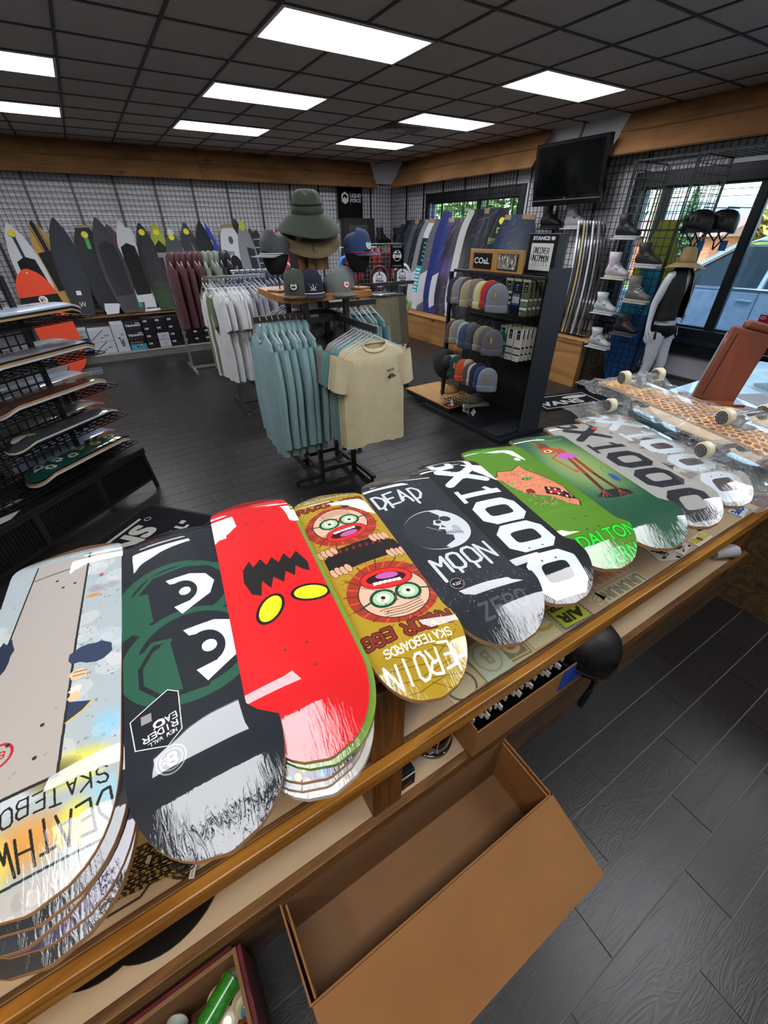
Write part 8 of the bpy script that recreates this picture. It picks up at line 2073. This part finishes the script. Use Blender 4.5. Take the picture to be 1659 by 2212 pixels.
for lab, x, y, z, a, b2, c, rz in (('black boot on the window wall grid left of the television corner', 6.08, 5.12, 1.86, BB, BB, BB, 0), ('white boot with a violet stripe on the window wall grid', 6.08, 4.68, 1.86, BW, BW, bm_('#7a5a86'), 0),
    ('black tall boot high on the corner grid, left one', 5.78, 9.42, 1.60, BB, BB, BB, PI * .5), ('black boot high on the corner grid, right one', 6.08, 9.25, 1.60, BB, BB, BB, 0), ('dark brown boot on a white plate on the corner grid', 6.08, 9.3, 1.28, bm_('#26221e'), BW, BB, 0), ('black low boot on the corner grid below the white plate', 6.08, 9.2, 0.98, BB, BB, BB, 0), ('second dark boot on a white plate at the far corner', 5.8, 9.45, 1.28, BB, BW, BB, PI * .5)):
    t = boot(lab, (x, y, z), rz, a, b2, c, s=1.25)
    MB().box((0.05, 0.03, -0.016), (0.14, 0.05, 0.006)).build('bracket', BLACK_METAL, t)
cp3 = cap_obj('red and black vest collar hooked on the wall grid above the stand sign', (6.05, 5.0, 1.55), R(-90), bm_('#a83a44'), BB); cp3['category'] = 'cap'

# wire tower of grid panels in front of the big window
wt = thing('wire_tower', 'tall black wire grid tower of boots in front of the large window', 'wire tower', (5.3, 3.1, 0))
for p0, rz, w in (((5.30, 3.44, 0.02), -PI / 2, 0.62), ((5.30, 2.80, 0.02), 0, 0.62), ((5.93, 3.44, 0.02), -PI / 2, 0.62), ((5.30, 3.46, 0.02), 0, 0.62)):
    mb = wire_panel(w, 2.42, 0.076, 0.003, 0.006); mb.xf(Matrix.Translation(p0) @ Matrix.Rotation(rz, 4, 'Z')); mb.build('wire_side', WIRE, wt, world=True)
tp_ = wire_panel(0.62, 0.62, 0.076, 0.0035, 0.009); tp_.xf(Matrix.Translation((5.30, 2.81, 2.44)) @ Matrix.Rotation(-PI / 2, 4, 'X') @ Matrix.Scale(-1, 4, (0, 0, 1)) @ Matrix.Rotation(0, 4, 'X')); tp_.xf(Matrix.Translation((0, 0, 0))); tp_.build('wire_top', WIRE, wt, world=True)
for z in (0.45, 0.9, 1.82): MB().bbox((5.29, 2.79, z), (5.95, 2.80, z + 0.012)).bbox((5.285, 2.80, z), (5.295, 3.44, z + 0.012)).build('stiffener', BLACK_METAL, wt, world=True)
for k, (nm_, col, x, y, z) in enumerate((('lime and teal round topped', '#8f9a3a', 5.75, 3.2, 0.63), ('turquoise blue', '#2f7fa0', 5.62, 3.16, 0.10))):
    board(f'{nm_} board standing inside the wire tower', print_mat('tower board %d' % k, bart(col, ('rect', 0, 0, 100, 190, '#2f8a86' if k == 0 else '#1d4f86'), ('text', 'RONIX', 50, 180, 26, '#16324a', 70, 1, 1, True)), .3, .5), EG, (x, y, z if k else 0.025), (x + .1, y, 1.95 if k == 0 else 1.4), 1.90 if k == 0 else 1.35, 0.42, 'wake', 'wakeboard', facing=R(-150))
mr = Cv(70, 40, '#17181b', 3); mr.line([(5, 5), (65, 5), (65, 35), (5, 35), (5, 5)], 1.5, '#b9b9b9'); mr.text('VANS', 28, 16, 15, '#b9b9b9', 0, 1.2, 1, True, .6); mr.ell(50, 27, 14, 4, '#b9b9b9')
m2 = thing('door_mat', 'small dark mat with white lettering on the floor in front of the wire tower', 'mat', (4.75, 3.22, 0.0), R(-14)); quad_part('mat_print', print_mat('small mat print', mr, .9), m2, (0, 0, 0.004), 0.95, 0.5, None, 0.004)

# helmets hung in the window
for k, (y, x) in enumerate(((2.72, 5.52), (2.57, 5.68))):
    h = skate_helmet(f'matt black helmet hanging in the large window, {"front" if k == 0 else "rear"} one', (x, y, 1.83), R(-8), None, 1.08)
    for sx in (-1, 1): MB().tube([(sx * 0.085, -0.07, 0.0), (sx * 0.055, -0.02, -0.10), (0.0, 0.0, -0.175)], 0.008, 6).tube([(sx * 0.085, 0.08, 0.0), (sx * 0.055, -0.02, -0.10)], 0.007, 6).build('chin_strap', STRAP, h, smooth=True)
    MB().box((0.07, -0.05, -0.14), (0.004, 0.075, 0.09)).build('blue_tag', M('blue card', '#1f5f9a', 0.5), h)
    MB().tube([(0.0, 0.0, 0.175), (0.0, 0.0, 0.19), (0.3, 0.05, 0.19), (0.66 - x + 5.52, 0.05, 0.19)], 0.005, 6).build('hook_arm', BLACK_METAL, h)

# ------------------------------------------------------------------ mannequin
SKIN = M('mannequin white', '#c4c9ce', 0.35, var=0.03, coat=.2)
mq = thing('mannequin', 'headless white mannequin in a black vest and bikini bottom, by the large window', 'mannequin', (5.42, 2.66, 0), R(-6))
pts = {'pelvis': (0, 0, .93, .115, .09), 'waist': (0, .005, 1.10, .098, .075), 'chest': (0, 0, 1.30, .125, .09), 'collar': (0, .01, 1.43, .07, .06), 'neck': (0, .012, 1.53, .046, .046)}
for s, n in ((-1, 'r'), (1, 'l')):
    out = 1.0 if s < 0 else 1.0
    pts.update({n + 'sh': (s * .165, .01, 1.42, .055, .052), n + 'el': (s * .215, .055, 1.15, .038, .038), n + 'wr': (s * .235, .03, .92, .025, .022), n + 'ha': (s * .240, .012, .86, .030, .014),
                n + 'hip': (s * .085, 0, .86, .095, .095), n + 'th': (s * .09, -.012, .68, .078, .08), n + 'kn': (s * .085, -.02 - .05 * (s > 0), .49, .054, .056), n + 'ca': (s * .083, .018 - .04 * (s > 0), .34, .052, .054), n + 'an': (s * .08, .03 - .04 * (s > 0), .09, .034, .036), n + 'to': (s * .095, -.10 - .04 * (s > 0), .028, .03, .018)})
    for i in range(4): fx = -.02 + .0135 * i; L = (.062, .075, .072, .058)[i]; pts[f'{n}f{i}a'] = (s * .240 + fx * .3, .012 + fx * 1.2, .825, .0085, .0085); pts[f'{n}f{i}b'] = (s * .236 + fx * .3, .006 + fx * 1.3, .825 - L * .6, .008, .008); pts[f'{n}f{i}c'] = (s * .228 + fx * .3, .0 + fx * 1.3, .825 - L, .007, .007)
    pts.update({n + 't1': (s * .232, -.02, .862, .011, .011), n + 't2': (s * .226, -.038, .83, .009, .009), n + 't3': (s * .222, -.042, .805, .008, .008)})
ed = [('pelvis', 'waist'), ('waist', 'chest'), ('chest', 'collar'), ('collar', 'neck')]
for n in 'rl':
    ed += [('collar', n + 'sh'), (n + 'sh', n + 'el'), (n + 'el', n + 'wr'), (n + 'wr', n + 'ha'), ('pelvis', n + 'hip'), (n + 'hip', n + 'th'), (n + 'th', n + 'kn'), (n + 'kn', n + 'ca'), (n + 'ca', n + 'an'), (n + 'an', n + 'to'), (n + 'wr', n + 't1'), (n + 't1', n + 't2'), (n + 't2', n + 't3')]
    for i in range(4): ed += [(n + 'ha', f'{n}f{i}a'), (f'{n}f{i}a', f'{n}f{i}b'), (f'{n}f{i}b', f'{n}f{i}c')]
nl = list(pts); me = bpy.data.meshes.new('body'); me.from_pydata([pts[k][:3] for k in nl], [(nl.index(a), nl.index(b2)) for a, b2 in ed], [])
bo_ = bpy.data.objects.new('body', me); COL.objects.link(bo_); bo_.parent = mq; me.materials.append(SKIN)
sk = bo_.modifiers.new('skin', 'SKIN'); sk.use_smooth_shade = True
if not me.skin_vertices: me.attributes.new
for i, k in enumerate(nl):
    v = me.skin_vertices[0].data[i]; v.radius = pts[k][3:]; v.use_root = (k == 'pelvis')
ss_ = bo_.modifiers.new('smooth', 'SUBSURF'); ss_.levels = 2; ss_.render_levels = 2
def ell_ring(z, rx_, ry_, cy=0.0, n=22, a0=0.0, a1=2 * PI, close=True): return [Vector((rx_ * math.cos(a), cy + ry_ * math.sin(a), z)) for a in [a0 + (a1 - a0) * k / (n if close else n - 1) for k in range(n)]]
VEST = M('black puffer', '#0d0f10', 0.7, bump=0.1)
vs_ = [(1.0, .195, .15), (1.03, .20, .155), (1.06, .185, .15), (1.07, .183, .148), (1.15, .182, .145), (1.16, .18, .144), (1.24, .19, .148), (1.25, .188, .147), (1.33, .195, .14), (1.40, .19, .12), (1.45, .15, .10), (1.50, .08, .075)]
mb = MB(); mb.loft([ell_ring(z, a, b2, 0.0, 26, R(-70), R(250), False) for z, a, b2 in vs_], cap=False, closed=False); k = len(mb.v); mb.v += [(p[0] * .93, p[1] * .93, p[2]) for p in mb.v]; mb.f += [tuple(i + k for i in reversed(q)) for q in mb.f[:]]; mb.m += mb.m[:]; mb.uv += mb.uv[:]
mb.build('vest', VEST, mq, smooth=True, fix=False)
MB().tube([(.068, -.135, .97), (.066, -.14, 1.2), (.05, -.11, 1.45)], .006, 6).build('vest_zip', M('pale zip', '#9a9684', .6), mq, smooth=True)
MB().loft([ell_ring(.80, .10, .07), ell_ring(.84, .155, .115), ell_ring(.92, .162, .122), ell_ring(.945, .16, .12)], cap=False).build('bikini_bottom', M('black swim', '#0c0c0e', .5), mq, smooth=True)
for s in (-1, 1):
    for dx in (0, .02): MB().tube([(s * .16, -.03, .93), (s * (.175 + dx), -.05, .86), (s * (.168 + dx), -.055, .80)], .006, 5).build('tie_string', M('black swim', '#0c0c0e', .5), mq, smooth=True)
MB().lathe([(0, 0), (.17, 0), (.17, .008), (0, .01)], n=28).build('base_disc', M('base glass', '#7d858a', .2), mq, smooth='auto')
sun_hat('straw lifeguard hat resting on the neck of the mannequin', (5.42, 2.66, 1.545), R(-6), 0.088, 0.20, 0.14, M('pale straw', '#a58a5d', .75, var=.25, scale=120, bump=.4, bscale=240), M('pale straw', '#a58a5d', .75), 0.045, wave=.012)

# ------------------------------------------------------------------ outside: street, parked car, houses, trees
tag(MB().bbox((6.45, -30, -0.15), (60, 60, -0.05)).build('ground_outside', M('asphalt', '#77787a', .9, var=.1, scale=3)), kind='structure')
tag(MB().bbox((14, -30, -0.049), (60, 60, 0.0)).build('lawn', M('mown grass', '#6f8a3a', .9, var=.3, scale=2)), kind='structure')
CARP, CARG = M('silver blue car paint', '#9db3c4', .3, .3, coat=1), M('car glass', '#26333d', .06, coat=.5)
car = thing('parked_car', 'silver blue sport utility car parked outside the large window', 'car', (8.9, 2.6, -0.05))
def cpt(nm, prof, x0, x1, mat, bev=.03): MB().prism(prof, 0, x0, x1).build(nm, mat, car, bevel=bev)
cpt('car_body', [(-2.2, .35), (2.45, .35), (2.55, .6), (2.5, .98), (1.55, 1.14), (-2.1, 1.22), (-2.28, .9)], -.85, .85, CARP, .06)
cpt('roof', [(-1.95, 1.68), (.55, 1.74), (.75, 1.70), (.5, 1.80), (-.6, 1.84), (-1.8, 1.76)], -.66, .66, CARP, .03)
cpt('cabin_glass', [(-2.05, 1.20), (1.62, 1.13), (.70, 1.70), (-1.9, 1.70)], -.70, .70, CARG, .02)
for y0, y1 in ((1.66, .74), (.28, .2), (-.95, -.95), (-2.02, -1.86)):
    MB().bar((-.725, y0, 1.14), (-.705, y1, 1.72), .09, .05).build('pillar', CARP, car)
MB().bbox((-.865, -2.15, 1.135), (-.845, 1.7, 1.16)).build('belt_trim', M('chrome trim', '#c4c9cf', .2, 1), car)
for y in (1.30, .22, -1.0): MB().bbox((-.8535, y - .004, .42), (-.8495, y + .004, 1.13)).build('door_seam', M('dark seam', '#2a333d', .6), car)
for y in (.36, -.85): MB().bbox((-.89, y - .1, 1.0), (-.851, y + .1, 1.03)).build('door_handle', CARP, car, bevel=.008)
MB().box((-.98, 1.35, 1.20), (.22, .12, .17)).build('wing_mirror', CARP, car, bevel=.03)
for y in (1.6, -1.45):
    for x in (-.78, .78): MB().lathe([(0, -.11), (.22, -.11), (.34, -.1), (.36, -.06), (.36, .06), (.34, .1), (.22, .11), (0, .11)], n=28).xf(Matrix.Translation((x, y, .36)) @ Matrix.Rotation(PI / 2, 4, 'Y')).build('wheel', M('tyre rubber', '#16171a', .8), car, smooth='auto')
def house(label, c, w, d, h, rh, wall, roof, rz=0.0, dorm=0):
    t = thing('house', label, 'house', c, rz); MB().bbox((-d / 2, -w / 2, 0), (d / 2, w / 2, h)).build('house_wall', wall, t)
    MB().prism([(-d / 2 - .3, h + .001), (d / 2 + .3, h + .001), (0, h + rh)], 1, -w / 2 - .3, w / 2 + .3).xf(Matrix.Identity(4)).build('roof', roof, t)
    for k in range(3): MB().bbox((-d / 2 - .03, -w * .33 + k * w * .33 - .4, h * .45), (-d / 2 - .001, -w * .33 + k * w * .33 + .4, h * .8)).build('window', CARG, t)
    for k in range(dorm): 
        y = -w * .25 + k * w * .5; MB().bbox((-d / 2 + .2, y - .7, h + .1), (-.2, y + .7, h + rh * .6)).build('dormer', wall, t); MB().bbox((-d / 2 + .17, y - .4, h + .25), (-d / 2 + .199, y + .4, h + rh * .5)).build('window', CARG, t)
    return t
house('orange red brick house with a pale gable across the street', (25, 12.6, 0), 5, 6, 1.6, 0.7, M('brick orange', '#c4775a', .8, var=.15), M('brown roof', '#8a6f66', .8))
house('pale house with a dark roof and two dormers across the street', (33, 13.0, 0), 9, 7, 1.8, 1.5, M('pale siding', '#c4cfd0', .8), M('blue grey roof', '#7d8f98', .8), 0, 2)
house('grey lavender house behind the brick one', (29, 16.8, 0), 6, 6, 1.7, 0.6, M('lavender siding', '#9a93a8', .8), M('brown roof', '#8a6f66', .8))
LEAF, BARK = M('leaf green', '#5d7f3c', .8, var=.5, scale=6), M('bark', '#5a4a3a', .9)
def tree(label, c, h, r, n, seed, col=LEAF, cone=False):
    t = thing('tree', label, 'tree', c); g = random.Random(seed); MB().tube([(0, 0, 0), (.05, 0, h * .5), (0, 0, h * .9)], [.14, .1, .03], 8).build('trunk', BARK, t, smooth=True)
    mb = MB()
    for i in range(n):
        z = h * (.25 + .75 * g.random()); rr = r * (1 - (z / h)) * 1.3 if cone else r * math.sqrt(max(.05, 1 - ((z / h - .62) / .42) ** 2)); a = g.uniform(0, 2 * PI); q = rr * g.random() ** .5
        p = Vector((q * math.cos(a), q * math.sin(a), z)); u = Vector((g.gauss(0, 1), g.gauss(0, 1), g.gauss(0, 1))).normalized(); v = u.orthogonal().normalized(); s = g.uniform(.10, .22) * (1 if cone else 1.4)
        i0 = mb.add([p - u * s, p + v * s * .5, p + u * s, p - v * s * .5]); mb.face((i0, i0 + 1, i0 + 2, i0 + 3))
    mb.build('foliage', col, t, fix=False)
tree('thin dark conifer seen through the wire tower', (22, 11.3, 0), 3.2, .7, 500, 1, M('conifer green', '#4a6a44', .8, var=.4), True)
tree('yellow green tree at the right edge of the large window', (26, 8.9, 0), 3.3, 1.5, 900, 2, M('autumn leaf', '#a39a4a', .8, var=.4, scale=4))
for k, (x, y, h, r) in enumerate(((14, 14.5, 6, 2.6), (15, 18.5, 7, 3), (17, 12.0, 4.5, 1.6), (13, 21, 6.5, 2.8))): tree(f'leafy tree outside the small window, {ORD[k]} in the row', (x, y, 0), h, r, 1500, 5 + k)
pole = thing('utility_pole', 'pale timber utility pole outside the large window', 'pole', (12, 6.95, -.05)); MB().tube([(0, 0, 0), (0, 0, 6)], [.13, .1], 12).build('pole_shaft', M('weathered timber', '#a59a78', .9), pole, smooth='auto')
MB().bbox((-.05, -.7, 5.4), (.05, .7, 5.5)).build('cross_arm', M('weathered timber', '#a59a78', .9), pole)
for k, z in enumerate((2.75, 2.95, 3.5, 3.65)): tag(MB().tube([(20, -20, z + .5), (20, 5, z), (20, 30, z + .4)], .012, 5).build('power_line', M('line black', '#2a2d30', .6)), f'overhead power line across the street, {ORD[k]} from the bottom', 'cable', 'overhead power lines')
